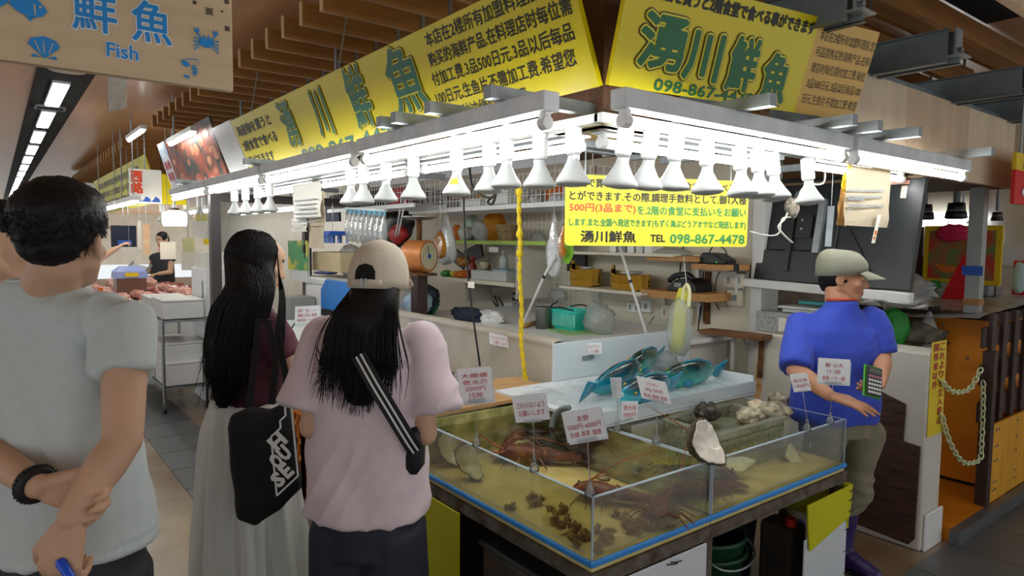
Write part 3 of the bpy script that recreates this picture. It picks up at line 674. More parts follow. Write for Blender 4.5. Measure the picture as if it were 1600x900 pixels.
def horn(name, c, s, fwd, up, label, group=None, m_out=None, m_in=None, wide=.62, deep=.95):
    """half-open shell: crusty cup with a pearly hollow; fwd = long axis of the mouth, up = where the mouth looks"""
    t = thing(name, c, label, 'shell', group); c = V(c); l = V(fwd).normalized(); n = V(up); n = (n - l * n.dot(l)).normalized(); r = l.cross(n)
    def cup(prof, seed, amp, m, nm):
        o = MB(); R = []
        for k, z in prof: R.append([c + (l * (k * math.cos(2 * PI * i / 36) + .22 * (1 - k) * (z < 0)) + r * (k * wide * math.sin(2 * PI * i / 36) * (1 - .25 * math.cos(2 * PI * i / 36))) + n * (z * deep + .12 * k * math.cos(4 * PI * i / 36))) * s for i in range(36)])
        o.loft(R, caps=False).jitter(amp * s, 2.6 / s, seed).jitter(amp * .35 * s, 9 / s, seed + 3).build(nm, m, t, smooth=True)
    cup(((.002, -.87), (.05, -.86), (.35, -.80), (.68, -.60), (.90, -.33), (1.0, -.08), (1.0, .02), (.95, .05), (.90, .02)), 3, .11, m_out or M_turban, 'shell_body')
    cup(((.93, .05), (.90, .075), (.84, .06), (.74, .02), (.55, -.03), (.3, -.07), (.05, -.08), (.002, -.08)), 3, .11, m_in or M_nacre, 'pearly_mouth')
    return t
rt = V((.793, -.609, 0)); fw = V((.608, .79, 0))
def facing(a, b, c): return rt * a + fw * b + Z * c      # a direction given by eye: right, away, up
horn('turban_shell', V((1.972, 1.42, .915)), .100, facing(.60, .15, -.78), facing(.45, -.80, .40), 'big dark shell with a white pearly mouth perched on the corner where both tanks meet', wide=.66, deep=.9)
horn('turban_shell', AT(1240, 712, y=1.55), .062, facing(.6, 0, -.75), facing(.5, -.8, .3), 'dark shell with white mouth under water, first of two beside the basket')
horn('turban_shell', AT(1277, 702, y=1.62), .062, facing(.65, 0, -.7), facing(.5, -.8, .3), 'dark shell with white mouth under water at the vendor end of the tank')
horn('giant_clam', AT(702, 702, x=1.50), .085, facing(.45, 0, -.9), facing(.45, -.88, .15), 'pale-lipped clam standing under water beside the woman in pink, nearer to her', None, M_oyster_d, M_clam_in, .5)
horn('giant_clam', AT(734, 722, x=1.48), .085, facing(.5, 0, -.85), facing(.45, -.88, .15), 'pale-lipped clam under water below the large stacked price cards', None, M_oyster_d, M_clam_in, .5)
horn('giant_clam', AT(1157, 724, y=1.56), .065, facing(.95, .1, .1), facing(.0, -.75, .65), 'flat pale clam under water between the corner shell and the dark shells', None, M_oyster, M_clam_in, .5, .5)
def lump(name, c, r, m, label, seed, amp=.35, rz=0, cat='shell', group=None, part='shell_body'):
    t = thing(name, c, label, cat, group)
    MB().ball((0, 0, 0), (1, 1, 1), 28, k=18).jitter(amp, 1.6, seed).jitter(amp * .3, 5, seed + 5).v
    b = MB(); b.ball((0, 0, 0), (1, 1, 1), 28, k=18).jitter(amp, 1.6, seed).jitter(amp * .35, 5, seed + 5)
    R = Matrix.Rotation(rz, 3, 'Z'); c = V(c); b.v = [tuple(c + R @ V((p[0] * r[0], p[1] * r[1], p[2] * r[2]))) for p in b.v]
    b.build(part, m, t, smooth=True); return t
# basket of oysters standing in the right tank
t = thing('shell_basket', (2.62, 1.85, ZB), 'shallow clear plastic basket of oysters standing in the shellfish tank', 'basket')
M_bk = clear('clear_basket_plastic', (.9, .93, .88), refl=.08, body='#e6e9da', body_fac=.4)
x0, x1, y0, y1, zt = 2.32, 2.80, 1.62, 1.90, .835
b = MB()
for k in range(4):
    z = .72 + k * .04; e = .004
    for a, c in (((x0, y0, z), (x1, y0 + e, z + .008)), ((x0, y1, z), (x1, y1 + e, z + .008)), ((x0, y0, z), (x0 + e, y1, z + .008)), ((x1, y0, z), (x1 + e, y1, z + .008))): b.bb(a, c)
n = 30
for i in range(n + 1):
    x = x0 + (x1 - x0) * i / n; b.bb((x - .003, y0, ZB), (x + .003, y0 + .003, zt)); b.bb((x - .003, y1, ZB), (x + .003, y1 + .003, zt))
for i in range(18):
    y = y0 + (y1 - y0) * i / 17; b.bb((x0, y - .003, ZB), (x0 + .003, y + .003, zt)); b.bb((x1, y - .003, ZB), (x1 + .003, y + .003, zt))
b.build('mesh_side', M_bk, t)
b = MB(); e = .012
for a, c in (((x0 - e, y0 - e, zt), (x1 + e, y0 + .004, zt + .008)), ((x0 - e, y1 - .004, zt), (x1 + e, y1 + e, zt + .008)), ((x0 - e, y0, zt), (x0 + .004, y1, zt + .008)), ((x1 - .004, y0, zt), (x1 + e, y1, zt + .008))): b.bb(a, c)
b.build('rim', M_bk, t); MB().bb((x0, y0, .775), (x1, y1, .78)).build('tray', M_bk, t)
G2 = 'oysters in the clear basket'
for i, (px, py, y, r, m, lab, rz) in enumerate(((1172, 652, 1.74, (.075, .06, .04), M_oyster, 'greenish grey oyster at the front of the basket', .3), (1210, 652, 1.72, (.085, .06, .045), M_oyster, 'banded grey oyster in the basket near the vendor', -.2), (1183, 637, 1.83, (.06, .05, .035), mat('tan_white_shell', '#e4dcc8', .6, scale=14, col2='#a97b3c', bump=.3), 'white and tan shell at the back of the basket', .5), (1218, 640, 1.84, (.06, .05, .04), M_oyster, 'pale lumpy oyster at the back of the basket beside the tan one', 1.2))):
    p = AT(px, py, y=y); p.z = .78 + r[2] * 1.15; lump('oyster', p, r, m, lab, i + 2, .3, rz, 'shell', G2)
p = AT(1108, 646, y=1.80); lump('oyster', (p.x + .04, 1.84, .855), (.075, .055, .04), M_oyster_d, 'dark crusty oyster between the fish tray and the basket', 11, .35, .2)
t = thing('floating_board', (2.27, 2.0, .72), 'white foam block in the water under the dark oyster', 'board')
MB().bb((2.14, 1.93, .72), (2.40, 2.08, .835)).build('block', mat('wet_foam', '#d6dadb', .5), t, bevel=.008)
# ---------------------------------------------------------------- small snails on the bed of the lobster tank
sn0 = None; spots = []
cl = [(951, 842), (958, 836), (944, 838), (935, 828), (895, 826), (878, 822), (867, 814), (884, 812), (872, 806), (893, 838), (903, 840), (912, 838), (887, 834), (905, 848), (792, 796), (832, 788), (833, 780), (845, 786), (862, 811), (941, 850), (939, 857), (949, 848), (974, 820), (985, 816), (994, 822), (1005, 812), (1018, 806), (1028, 812), (1036, 806), (1045, 812), (1000, 830), (1012, 824), (1024, 826), (1036, 820), (1048, 818), (990, 832), (978, 808), (964, 806), (1020, 816), (1042, 800), (1054, 806), (1008, 800), (880, 800), (1002, 820), (1050, 824)]
for i, (px, py) in enumerate(cl):
    p = AT(px, py, z=ZB + .015)
    q = V((min(max(p.x, XF + .03), XM - .03), min(max(p.y, YF + .03), YB - .05), ZB + .015))
    if i and any((q - s_).length < .022 for s_ in spots): q.x = min(q.x + .012, XM - .03); q.y += .02; q.z += .016
    spots.append(q)
    if sn0 is None:
        sn0 = thing('sea_snail', (0, 0, 0), 'small brown sea snail on the bed of the lobster tank', 'snail', 'small snails on the tank bed')
        pts, rad = [], []
        for k in range(36):
            th = k / 35 * 2 * PI * 2.5; g = math.exp(.2 * (th - 2 * PI * 2.5)); pts.append(V((.011 * g * math.cos(th), .011 * g * math.sin(th), .022 - .026 * g))); rad.append(.0105 * g)
        MB().tube(pts, rad, 10).build('spiral_shell', M_snail, sn0, smooth=True)
        s_ = sn0
    else: s_ = twin(sn0, (0, 0, 0))
    s_.location = q; WORLD[s_.name] = q; s_.rotation_euler = (random.uniform(-.8, .8), random.uniform(-.8, .8), random.uniform(0, 6.3)); s_.scale = (random.uniform(1.1, 1.7),) * 3
# ---------------------------------------------------------------- spiny lobsters
M_lob = mat('lobster_shell', '#5a2418', .45, scale=25, col2='#8d4a34', bump=.3, fac=(.4, .7))
M_lob2 = mat('lobster_shell_bluish', '#3b2f38', .4, scale=18, col2='#4f7f98', bump=.3, fac=(.45, .62))
M_ant = mat('lobster_antenna', '#a5522a', .5, var=.2)
def lobster(c, h, s, label, m=None, ant=None):
    m = m or M_lob; c = V(c); t = thing('spiny_lobster', c, label, 'lobster', 'spiny lobsters in the corner tank')
    f = V((math.cos(h), math.sin(h), 0)); r = V((f.y, -f.x, 0))
    def ringz(x, w, z0, z1): return [c + (f * x + r * (w * math.cos(2 * PI * k / 18)) + Z * ((z0 + z1) / 2 + (z1 - z0) / 2 * math.sin(2 * PI * k / 18))) * s for k in range(18)]
    MB().loft([ringz(.02, .018, .02, .05), ringz(.04, .038, .012, .07), ringz(.10, .046, .008, .085), ringz(.16, .042, .012, .078), ringz(.2, .026, .025, .065), ringz(.215, .01, .035, .055)]).jitter(.004 * s, 60 / s).build('carapace', m, t, smooth=True)
    b = MB(); R = []
    for i in range(6):
        x = .025 - i * .03; w = .04 - i * .0035; R += [ringz(x, w, .012, .066 - i * .004), ringz(x - .022, w * 1.06, .01, .068 - i * .004), ringz(x - .027, w * .9, .013, .062 - i * .004)]
    b.loft(R).build('abdomen', m, t, smooth=True)
    b = MB()
    for a in (-.7, -.35, 0, .35, .7):
        d = -f * math.cos(a) + r * math.sin(a); e = d.cross(Z); o = c + (-f * .15 + Z * .02) * s
        b.loft([[o + (d * x + e * (w * math.cos(2 * PI * k / 10)) + Z * (.003 * math.sin(2 * PI * k / 10))) * s for k in range(10)] for x, w in ((0, .008), (.03, .018), (.055, .02), (.07, .012))])
    b.build('tail_fan', m, t, smooth=True)
    for sd in (-1, 1):
        for i in range(4):
            o = c + (f * (.06 + i * .03) + r * (.04 * sd) + Z * .02) * s; a = .5 - i * .32
            k1 = o + (r * sd * .05 * math.cos(a) - f * .05 * math.sin(a) + Z * .025) * s; k2 = k1 + (r * sd * .05 * math.cos(a * 1.4) - f * .05 * math.sin(a * 1.4) - Z * .03) * s
            MB().tube([o, k1, k2, k2 + (r * sd * .012 - Z * .008) * s], [.005 * s, .0045 * s, .003 * s, .001 * s], 6).build('leg', M_lob, t, smooth=True)
        o = c + (f * .2 + r * (.018 * sd) + Z * .05) * s; e = (f * (.24) + r * (.14 * sd)) * s
        tip = ant[0 if sd < 0 else 1] if ant else o + e * 1.1 + V((0, 0, .03))
        mid = (o + V(tip)) / 2 + Z * .02 * s + r * sd * .02 * s
        MB().tube(bez([o, o + (V(tip) - o) * .16, mid, tip], 6), [.0065 * s * (1 - .9 * i / 18) for i in range(19)], 6).build('antenna', M_ant, t, smooth=True)
        MB().ball(c + (f * .195 + r * (.015 * sd) + Z * .068) * s, .006 * s, 8).build('eye', M_black, t, smooth=True)
    return t
zl = ZB + .012
q = lambda px, py: AT(px, py, z=ZB + .04)
def at_tank(px, py, z=zl): p = AT(px, py, z=ZB + .05); p.z = z; return p
lobster(at_tank(1060, 738), .35 - 1.35, 1.05, 'bluish dark lobster lying by the divider under the antennae', M_lob2, (AT(1003, 628, x=1.80), AT(1062, 680, x=1.93)))
lobster(at_tank(965, 712), 1.9, 1.0, 'red lobster right of the centre of the tank below the third price card', None)
lobster(at_tank(857, 710), 2.4, .95, 'red lobster behind the white card with two lines of writing', None)
lobster(at_tank(800, 690), .6, .9, 'reddish brown lobster near the far wall of the tank', None)
lobster(V((1.88, 1.53, zl)), -2.6, .8, 'orange red lobster pressed to the pane in the front corner of the tank', None, (V((1.93, 1.47, .95)), V((1.70, 1.50, .74))))
lobster(V((1.80, 1.66, zl)), 2.2, .85, 'orange red lobster behind the one pressed to the corner pane', None, (V((1.62, 1.5, .86)), V((1.84, 1.5, .90))))
lobster(V((2.13, 1.52, zl)), 2.9, .8, 'orange red lobster on the bed of the shellfish tank below the corner shell', None, (V((2.06, 1.47, .75)), V((2.2, 1.48, .73))))
# abalones lying in the lobster tank
M_aba = mat('abalone_shell', '#b9ad8a', .5, scale=14, col2='#6a6246', bump=.3)
for i, (px, py, m, lab) in enumerate(((795, 682, M_aba, 'pale oval shell under water left of the lobsters'), (890, 700, M_aba, 'cream oval shell under water between two lobsters'), (745, 672, M_oyster_d, 'dark flat oyster by the far wall of the tank'), (775, 664, M_oyster_d, 'dark flat oyster below the white card by the far wall'), (955, 745, M_aba, 'small pale shell on the sand below the third price card'))):
    p = AT(px, py, z=ZB + .03); p.x = min(p.x, XM - .1); p.y = min(p.y, YB - .09); lump('abalone', (p.x, p.y, ZB + .035), (.065, .05, .022) if i < 4 else (.03, .022, .012), m, lab, 20 + i, .22, .5 * i, 'shell', 'flat shells in the lobster tank')
t = thing('water_hose', (1.93, 2.2, .8), 'grey water pipe bent into the lobster tank behind the price cards', 'pipe')
MB().tube(bez([AT(890, 637, x=1.93), AT(876, 640, x=1.92), AT(866, 652, x=1.91), AT(862, 668, x=1.90)], 6), .013, 12).build('pipe', mat('grey_pvc', '#6d777c', .4), t, smooth=True)
# ---------------------------------------------------------------- fish tray with parrotfish
M_tray = mat('white_tray', '#d9e2e6', .35, var=.03)
M_film = clear('wet_plastic_film', (.93, .96, .96), refl=.06, rough=.1, body='#e8eef0', body_fac=.4, bump=.35, bscale=18)
t = thing('fish_tray', (2.5, 2.25, .86), 'white plastic fish tray with a tall back board behind the tanks', 'tray')
MB().bb((1.93, 1.92, .868), (3.03, 2.62, .885)).build('tray_bottom', M_tray, t, bevel=.003)
MB().bb((1.93, 1.905, .868), (3.03, 1.92, .925)).build('front_lip', M_film, t)
MB().bb((1.93, 1.905, .862), (3.03, 1.925, .872)).build('front_edge', M_tray, t)
MB().bb((3.02, 1.92, .885), (3.03, 2.62, .95)).build('side_lip', M_tray, t)
MB().bb((2.30, 2.62, .885), (3.42, 2.64, 1.085)).build('back_board', M_paneW, t, bevel=.003)
MB().bb((1.93, 2.62, .70), (3.42, 2.64, .885)).build('back_board_foot', M_paneW, t, bevel=.003)
MB().bb((2.5, 2.612, .98), (2.58, 2.621, 1.0)).build('handle_slot', mat('slot_grey', '#707a80', .5), t)
b = MB(); [b.bb((x - .015, 2.56 - .0, .6), (x + .015, 2.59, .868)) for x in (2.0, 2.95)]; b.build('prop', M_galv, t)
bag = MB(); bag.grid(lambda a, b: V((1.97 + 1.02 * a, 1.95 + .55 * b, .893 + .02 * abs(noise.noise(V((a * 6, b * 5, 1)))) + .02 * abs(noise.noise(V((a * 14, b * 9, 4)))))), 60, 40)
tag(bag.build('plastic_liner', M_film, smooth=True), 'crumpled clear plastic liner under the turquoise fish', 'plastic')
FS = [(-.055, '#35e6dd'), (-.015, '#18b6c8'), (.018, '#0f86a0'), (.04, '#143c44'), (.06, '#1b2a24')]
M_fish = ramp_mat('parrotfish_skin', 2, FS, .22, .15, .55, 16, coat=.6, bump=.12, bscale=90)
M_fish2 = ramp_mat('parrotfish_green_skin', 2, [(-.055, '#3ce6cc'), (-.005, '#1cb3a6'), (.025, '#12786e'), (.045, '#18332c'), (.06, '#20281f')], .22, .15, .55, 14, coat=.6, bump=.12, bscale=90)
M_fin = mat('turquoise_fin', '#1287a6', .3, var=.25, scale=30, coat=.4)
def parrotfish(p, h, roll, s, label, m, pitch=0):
    t = thing('parrotfish', (0, 0, 0), label, 'fish', 'turquoise parrotfish on the tray')
    prof = [(-.165, .004, .012), (-.14, .016, .026), (-.10, .028, .042), (-.04, .038, .056), (.03, .042, .060), (.09, .038, .056), (.13, .030, .046), (.158, .018, .030), (.17, .008, .012)]
    b = MB(); b.loft([[V((x, w * math.cos(2 * PI * k / 20), hh * math.sin(2 * PI * k / 20))) for k in range(20)] for x, w, hh in prof]); b.build('body', m, t, smooth=True, sub=1)
    b = MB(); b.loft([[V((x, .004 * math.cos(2 * PI * k / 10), hh * math.sin(2 * PI * k / 10))) for k in range(10)] for x, hh in ((-.155, .018), (-.18, .03), (-.215, .045), (-.225, .046))]); b.build('tail_fin', M_fin, t, smooth=True)
    MB().prism([(-.13, .03), (-.09, .05), (0, .068), (.08, .062), (.10, .05), (.03, .05)], (0, -.002, 0), X, Z, V((0, .004, 0))).build('dorsal_fin', M_fin, t)
    MB().prism([(-.12, -.03), (-.07, -.055), (-.03, -.06), (-.02, -.05)], (0, -.002, 0), X, Z, V((0, .004, 0))).build('anal_fin', M_fin, t)
    for sd in (-1, 1):
        b = MB(); b.loft([[V((.085 - x, sd * (.039 + x * .12) + .0015 * math.cos(2 * PI * k / 8), -.005 - x * .2 + hh * math.sin(2 * PI * k / 8))) for k in range(8)] for x, hh in ((0, .006), (.03, .016), (.055, .018), (.07, .009))]); b.build('pectoral_fin', M_fin, t, smooth=True)
        e = MB().ball((.132, sd * .0285, .016), (.007, .004, .007), 10).build('eye', mat('fish_eye_ring', '#c7a33a', .3) if 'fish_eye_ring' not in MATS else MATS['fish_eye_ring'], t, smooth=True)
        MB().ball((.132, sd * .0325, .016), (.0035, .0015, .0035), 8).build('pupil', M_black, e, smooth=True)
    MB().ball((.169, 0, -.002), (.008, .009, .008), 10).build('beak', mat('beak', '#9fd6cf', .3) if 'beak' not in MATS else MATS['beak'], t, smooth=True)
    t.location = V(p); WORLD[t.name] = V(p); t.rotation_euler = (roll, pitch, h); t.scale = (s * 1.12, s * 1.2, s * 1.42)
    return t
# heading: local +X is the snout
parrotfish((2.32, 2.20, .975), math.atan2(.15, .95), .5, 1.0, 'turquoise parrotfish with its tail hanging over the left tray edge', M_fish, -.12)
parrotfish((2.34, 2.02, .955), math.atan2(-.1, -1), -.5, .98, 'bright turquoise parrotfish at the front behind the small price card', M_fish)
parrotfish((2.72, 2.38, .985), PI + .35, -.45, 1.02, 'greenish parrotfish lying topmost at the back of the tray', M_fish2)
parrotfish((2.78, 2.12, .955), PI - .05, -.5, 1.02, 'dark-backed parrotfish nearest the vendor end of the tray', M_fish2)
for i, (px, py) in enumerate(((1090, 572),)):
    lump('plastic_bag', (2.96, 2.46, .95), (.10, .08, .055), M_film, 'crumpled white plastic bag beside the topmost fish', 31, .3, 0, 'bag', None, 'film')

# ================================================================ tarp-covered ledge behind the lobster tank
M_tarp = mat('grey_canvas', '#b5aea0', .85, var=.14, scale=5, bump=.15, bscale=120)
t = thing('canvas_ledge', (2.35, 4.0, 0), 'waist-high ledge draped in grey canvas behind the lobster tank', 'ledge')
def cv(a, b):
    y = 2.645 + 2.44 * a; w = .006 * noise.noise(V((a * 9, b * 3, 0)))
    if b < .8: k = b / .8; return V((2.315 + w + .02 * math.sin(k * 2.5), y, .55 + .535 * k))
    k = (b - .8) / .2; return V((2.315 + .12 * k, y, 1.085 + .012 * math.sin(k * PI) + w * .5))
g = MB(); g.grid(cv, 60, 30); g.build('canvas', M_tarp, t, smooth=True)
MB().bb((2.345, 2.66, 0), (2.44, 5.08, 1.075)).build('core', M_white, t)
t = thing('plank', (1.9, 2.55, .86), 'pale plank laid across the far end of the lobster tank', 'board')
t.location = WORLD['plank'] = V((1.9, 2.58, .853))
MB().slab((1.45, 2.47, .8535), V((.80, .02, 0)), V((0.02, .22, 0)), V((0, 0, .02))).build('board', M_wood, t, bevel=.003)
MB().slab((1.40, 2.72, .8535), V((.85, -.02, 0)), V((0, .20, 0)), V((0, 0, .02))).build('second_board', M_wood, t, bevel=.003)
t2 = thing('seafood_tank', (1.85, 3.3, ZB - .03), 'mossy far tank beyond the plank, mostly hidden by the woman in pink', 'tank')
MB().bb((1.42, 2.53, ZB - .03), (2.30, 3.7, ZB)).build('tank_bottom', M_sand, t2)
for a, c in (((1.42, 2.53, ZB), (2.3, 2.54, .852)), ((1.42, 3.69, ZB), (2.3, 3.7, .852)), ((1.42, 2.54, ZB), (1.43, 3.69, .852))): MB().bb(a, c).build('pane', M_glass, t2)
MB().bb((1.45, 2.55, .0), (2.30, 3.65, ZB - .03)).build('base', M_dark, t2)
MB().bb((1.435, 2.545, .78), (2.295, 3.685, .782)).build('water', M_water_top, t2)

# ================================================================ price cards on clear stands
M_card = mat('white_card', '#e3e8ec', .4, var=.02)
M_card_b = mat('cloudy_card_sleeve', '#cfd9df', .3)
M_acr = clear('clear_acrylic', (.93, .95, .96), refl=.12, rough=.05, body='#f0f3f4', body_fac=.15)
M_red = mat('red_ink', '#b3202c', .6)
def card(base, lt, rt_, lb, dep_base, lines, label, stack=1, bz=None, h_ink=None, stand=True, lw=None, margin=.1):
    """price card on a clear stand: base pixel and plane give the foot, three corners give the card"""
    b0 = base; d = (b0 - V((0, 0, EYE))).dot(fw * .9975 + V((0, 0, -.07)))
    a, c, e = DEP(*lt, d), DEP(*rt_, d), DEP(*lb, d)
    t = thing('price_card', b0, label, 'price card', 'handwritten price cards')
    u = (c - a); v = (a - e); n = u.cross(v).normalized()
    if n.dot(fw) > 0: n = -n
    for k in range(stack):
        o = e - n * (.003 * (k + 1)) + (u * (-.10 + .14 * (k % 2)) + v * (-.06 - .03 * k) if k else V((0, 0, 0)))
        MB().slab(o, u, v, n * .0015).build('card' if k == 0 else 'rear_card', M_card if k == 0 else M_card_b, t)
    if lines:
        mb = MB(); N = len(lines); H_ = v.length
        for i, s in enumerate(lines):
            h = H_ * (1 - 2 * margin) / N * .72
            w = u.length * (.8 if not lw else lw[i]); x0 = (u.length - w) / 2
            o = e + u.normalized() * x0 + v.normalized() * (H_ * margin + (N - 1 - i) * H_ * (1 - 2 * margin) / N) - V((0, 0, 0))
            write(mb, s, o, u, v, w=w, h=h, lift=.0012)
        mb.build('handwriting', M_red, t)
    if stand:
        m = e + u * .5 + v * .05
        MB().tube([m - n * .004 + v * .05, m - n * .004 - v * .1, b0 + V((0, 0, .045))], .0018, 6).build('rod', M_acr, t, smooth=True)
        MB().slab(e + u * .25 - v * .05 - n * .006, u * .5, v * .12, n * .006).build('clip', M_acr, t)
        MB().lathe([(0, 0), (.013, .0), (.017, .006), (.015, .016), (.009, .026), (.006, .034), (.008, .04), (.006, .046), (.0025, .05), (0, .05)], b0, 16).build('foot', M_acr, t, smooth=True)
    return t
zr = ZT + .001
def on_rim(px, py, **k): p = AT(px, py, **k); p.z = zr; return p
card(V((XF + .004, AT(743, 708, x=XF).y, zr)), (714, 577), (766, 573), (719, 628), 0, ('大瞰螺', '夜光贝', '2500円', '1500'), 'largest stack of red-inked price cards, reading 2500 yen, in front of the canvas', 3, lw=(.8, .75, .6, .4))
card(V((XF + .004, AT(833, 742, x=XF).y, zr)), (799, 619), (853, 613), (806, 661), 0, ('さわらないよう', 'お願いします'), 'white card with two lines of red writing left of the 5500 yen card', 1, lw=(.8, .75), margin=.2)
card(V((XF + .006, YF + .02, zr)), (877, 645), (938, 635), (887, 692), 0, ('友野', '5500円~6500円', '生焼 清蒸 塩焼'), 'tilted price card reading 5500 to 6500 yen at the tank corner', 2, lw=(.3, .85, .8), margin=.12)
card(V((XM, AT(964, 684, x=XM).y, zr)), (972, 627), (997, 627), (971, 655), 0, ('夜光貝', '3000円'), 'small pink-written card in front of the bright fish, below a bundle of spare cards', 1)
card(V((XM, AT(1025, 703, x=XM).y, zr)), (994, 587), (1040, 597), (1003, 622), 0, ('アバサー', '100g 1500円', '刺身 唐揚 塩焼'), 'pale pink price card leaning before the parrotfish', 1, lw=(.4, .6, .8))
card(V((AT(1262, 676, y=YF).x, YF + .004, zr)), (1234, 585), (1261, 582), (1241, 613), 0, ('夜光貝', '1300円'), 'small square price card in front of the forearm of the vendor', 1, margin=.2)
card(V((AT(1298, 668, y=YF).x, YF + .004, zr)), (1279, 559), (1329, 562), (1277, 597), 0, ('鮑 小大', '1ヶ 1500', '刺身 バター焼'), 'price card held before the belly of the vendor', 2, lw=(.55, .4, .7))
card(V((2.29, 2.95, .874)), (692, 566), (700, 566), (682, 601), 0, (), 'bundle of white cards standing by the sleeve of the woman in pink', 3, stand=False)
card(AT(655, 560, x=2.31), (637, 504), (664, 504), (640, 530), 0, ('大貝', '円'), 'white card behind the shoulder of the woman in pink', 1, stand=False)
tc = card(AT(470, 530, x=1.72), (461, 479), (500, 477), (460, 506), 0, ('伊 セ 一', '夜光貝', '4000 一切'), 'white price card on a dark clip between the two women', 2, stand=False)
MB().tube([AT(462, 503, x=1.72), AT(446, 528, x=1.72), V((1.72, AT(442, 545, x=1.72).y, .902))], .006, 8).build('clip_stick', M_black, tc)
card(AT(780, 530, x=2.3), (764, 519), (798, 527), (765, 537), 0, ('さわらないで下さい', 'お願いします'), 'pink paper note taped to the grey canvas', 1, stand=False, lw=(.85, .6))
card(AT(925, 545, y=2.61), (908, 536), (940, 535), (909, 554), 0, ('さわらないで下さい', 'よろしくお願い'), 'pink paper note taped to the white tray back board', 1, stand=False, lw=(.85, .85))
t = thing('card_bundle', AT(965, 610, x=XM), 'bundle of clear card sleeves fastened above the small pink card', 'cards')
for k in range(3): MB().slab(AT(957 + 3 * k, 622, x=XM - .002 * k), rt * .02 + Z * .0, Z * .085 - rt * (.012 - .006 * k), fw * .001).build('sleeve', M_card_b, t)
MB().tube([AT(965, 622, x=XM), V((XM, AT(964, 684, x=XM).y, .9))], .0018, 6).build('rod', M_acr, t)
# ================================================================ people
M_skin = mat('skin', '#c8a286', .55, var=.05, scale=9, spec=.3)
M_skin_t = mat('tanned_skin', '#b88769', .55, var=.07, scale=9, spec=.3)
M_lip = mat('lip', '#a8645a', .45); M_brow = mat('dark_brow', '#1c1512', .7)
M_eyew = mat('eye_white', '#e6e1da', .25); M_iris = mat('iris', '#1c120c', .2)
M_hair = mat('black_hair', '#111012', .55, var=.35, scale=30, stretch=(3, 3, .4), spec=.25)
def normals(mb):
    me = bpy.data.meshes.new('n'); me.from_pydata([V(p) for p in mb.v], [], mb.f); me.update()
    n = [v.normal.copy() for v in me.vertices]; bpy.data.meshes.remove(me); return n
def drape(mb, fn):
    n = normals(mb); mb.v = [tuple(V(p) + m * fn(V(p), m)) for p, m in zip(mb.v, n)]; return mb
def ridge(p, s, seed=0): return 1 - abs(noise.noise(V((p.x * s[0] + seed * 5.1, p.y * s[1] + seed * 2.3, p.z * s[2] + seed)))) * 2
class Frame:
    """directions of one body: right, forward, up from a base point"""
    def __init__(s, base, fwd): s.b = V((base[0], base[1], 0)); s.f = V((fwd[0], fwd[1], 0)).normalized(); s.r = V((s.f.y, -s.f.x, 0))
    def P(s, a, b, c): return s.b + s.r * a + s.f * b + Z * c
    def ring(s, z, hw, hd, a=0, b=0, n=28, sq=2.4, tilt=0):
        out = []
        for k in range(n):
            t = 2 * PI * k / n; c_, s_ = math.cos(t), math.sin(t); e = 2 / sq
            x = hw * math.copysign(abs(c_) ** e, c_); out.append(s.P(a + x, b + hd * math.copysign(abs(s_) ** e, s_), z + tilt * x))
        return out
def head(mb, C, f, u=Z, s=1.0, neck_to=None, neck_r=.055):
    f = V(f).normalized(); u = V(u); u = (u - f * u.dot(f)).normalized(); r = f.cross(u); Mx = Matrix((r, f, u)).transposed(); C = V(C)
    q = lambda a, b, c: C + Mx @ V((a, b, c)) * s
    def el(c, rad): mb.ball(q(*c), tuple(x * s for x in rad), 20, Mx, 14)
    el((0, -.012, .032), (.076, .096, .092)); el((0, .03, -.025), (.064, .064, .078)); el((0, .03, .04), (.066, .066, .06))
    mb.cap(q(0, .05, -.05), q(0, .064, -.088), .046 * s, .026 * s)
    for k in (-1, 1):
        mb.cap(q(.052 * k, .0, -.045), q(.022 * k, .062, -.085), .026 * s, .02 * s)
        mb.cap(q(.012 * k, .083, .026), q(.045 * k, .068, .024), .011 * s, .009 * s)
        el((.04 * k, .062, -.022), (.024, .02, .02)); el((.031 * k, .079, .007), (.0145, .011, .010))
        E = Matrix.Rotation(.35 * k, 3, 'Z'); m = Mx @ E
        mb.ball(q(.079 * k, -.012, -.006), (.008 * s, .021 * s, .033 * s), 14, m, 10); mb.ball(q(.077 * k, -.004, -.026), (.008 * s, .013 * s, .014 * s), 12, m, 8)
        mb.cap(q(.011 * k, .093, -.034), q(.013 * k, .09, -.034), .0085 * s, .007 * s)
    mb.cap(q(0, .088, .012), q(0, .106, -.026), .0085 * s, .0115 * s); mb.cap(q(0, .1, -.03), q(0, .106, -.03), .011 * s, .011 * s)
    mb.cap(q(-.016, .088, -.058), q(.016, .088, -.058), .0075 * s, .0075 * s); mb.cap(q(-.014, .087, -.068), q(.014, .087, -.068), .0085 * s, .0085 * s)
    if neck_to is not None: mb.cap(q(0, -.022, -.05), neck_to, neck_r * s, neck_r * 1.18)
    return q, Mx
def paint_face(mb, q, s, hair_fn=None):
    """skin, lips, brows, eyes told apart by where they lie on the head (slots 0-4)"""
    pts = {1: [(q(x, .092, -.063), .0105 * s) for x in (-.015, -.007, 0, .007, .015)], 2: [(q(k * x, .086 - .25 * max(0, x - .02), .031), .0075 * s) for k in (-1, 1) for x in (.014, .022, .03, .038, .046)],
           3: [(q(k * x, .089, .0075), .0058 * s) for k in (-1, 1) for x in (.022, .028, .034, .040)], 4: [(q(k * .031, .091, .0075), .0062 * s) for k in (-1, 1)]}
    C = q(0, .05, -.01); R = .13 * s
    for i, fc in enumerate(mb.f):
        c = sum((V(mb.v[k]) for k in fc), V((0, 0, 0))) / len(fc)
        if (c - C).length > R: continue
        for k, ps in pts.items():
            if any((c - a).length < b for a, b in ps): mb.mi[i] = k
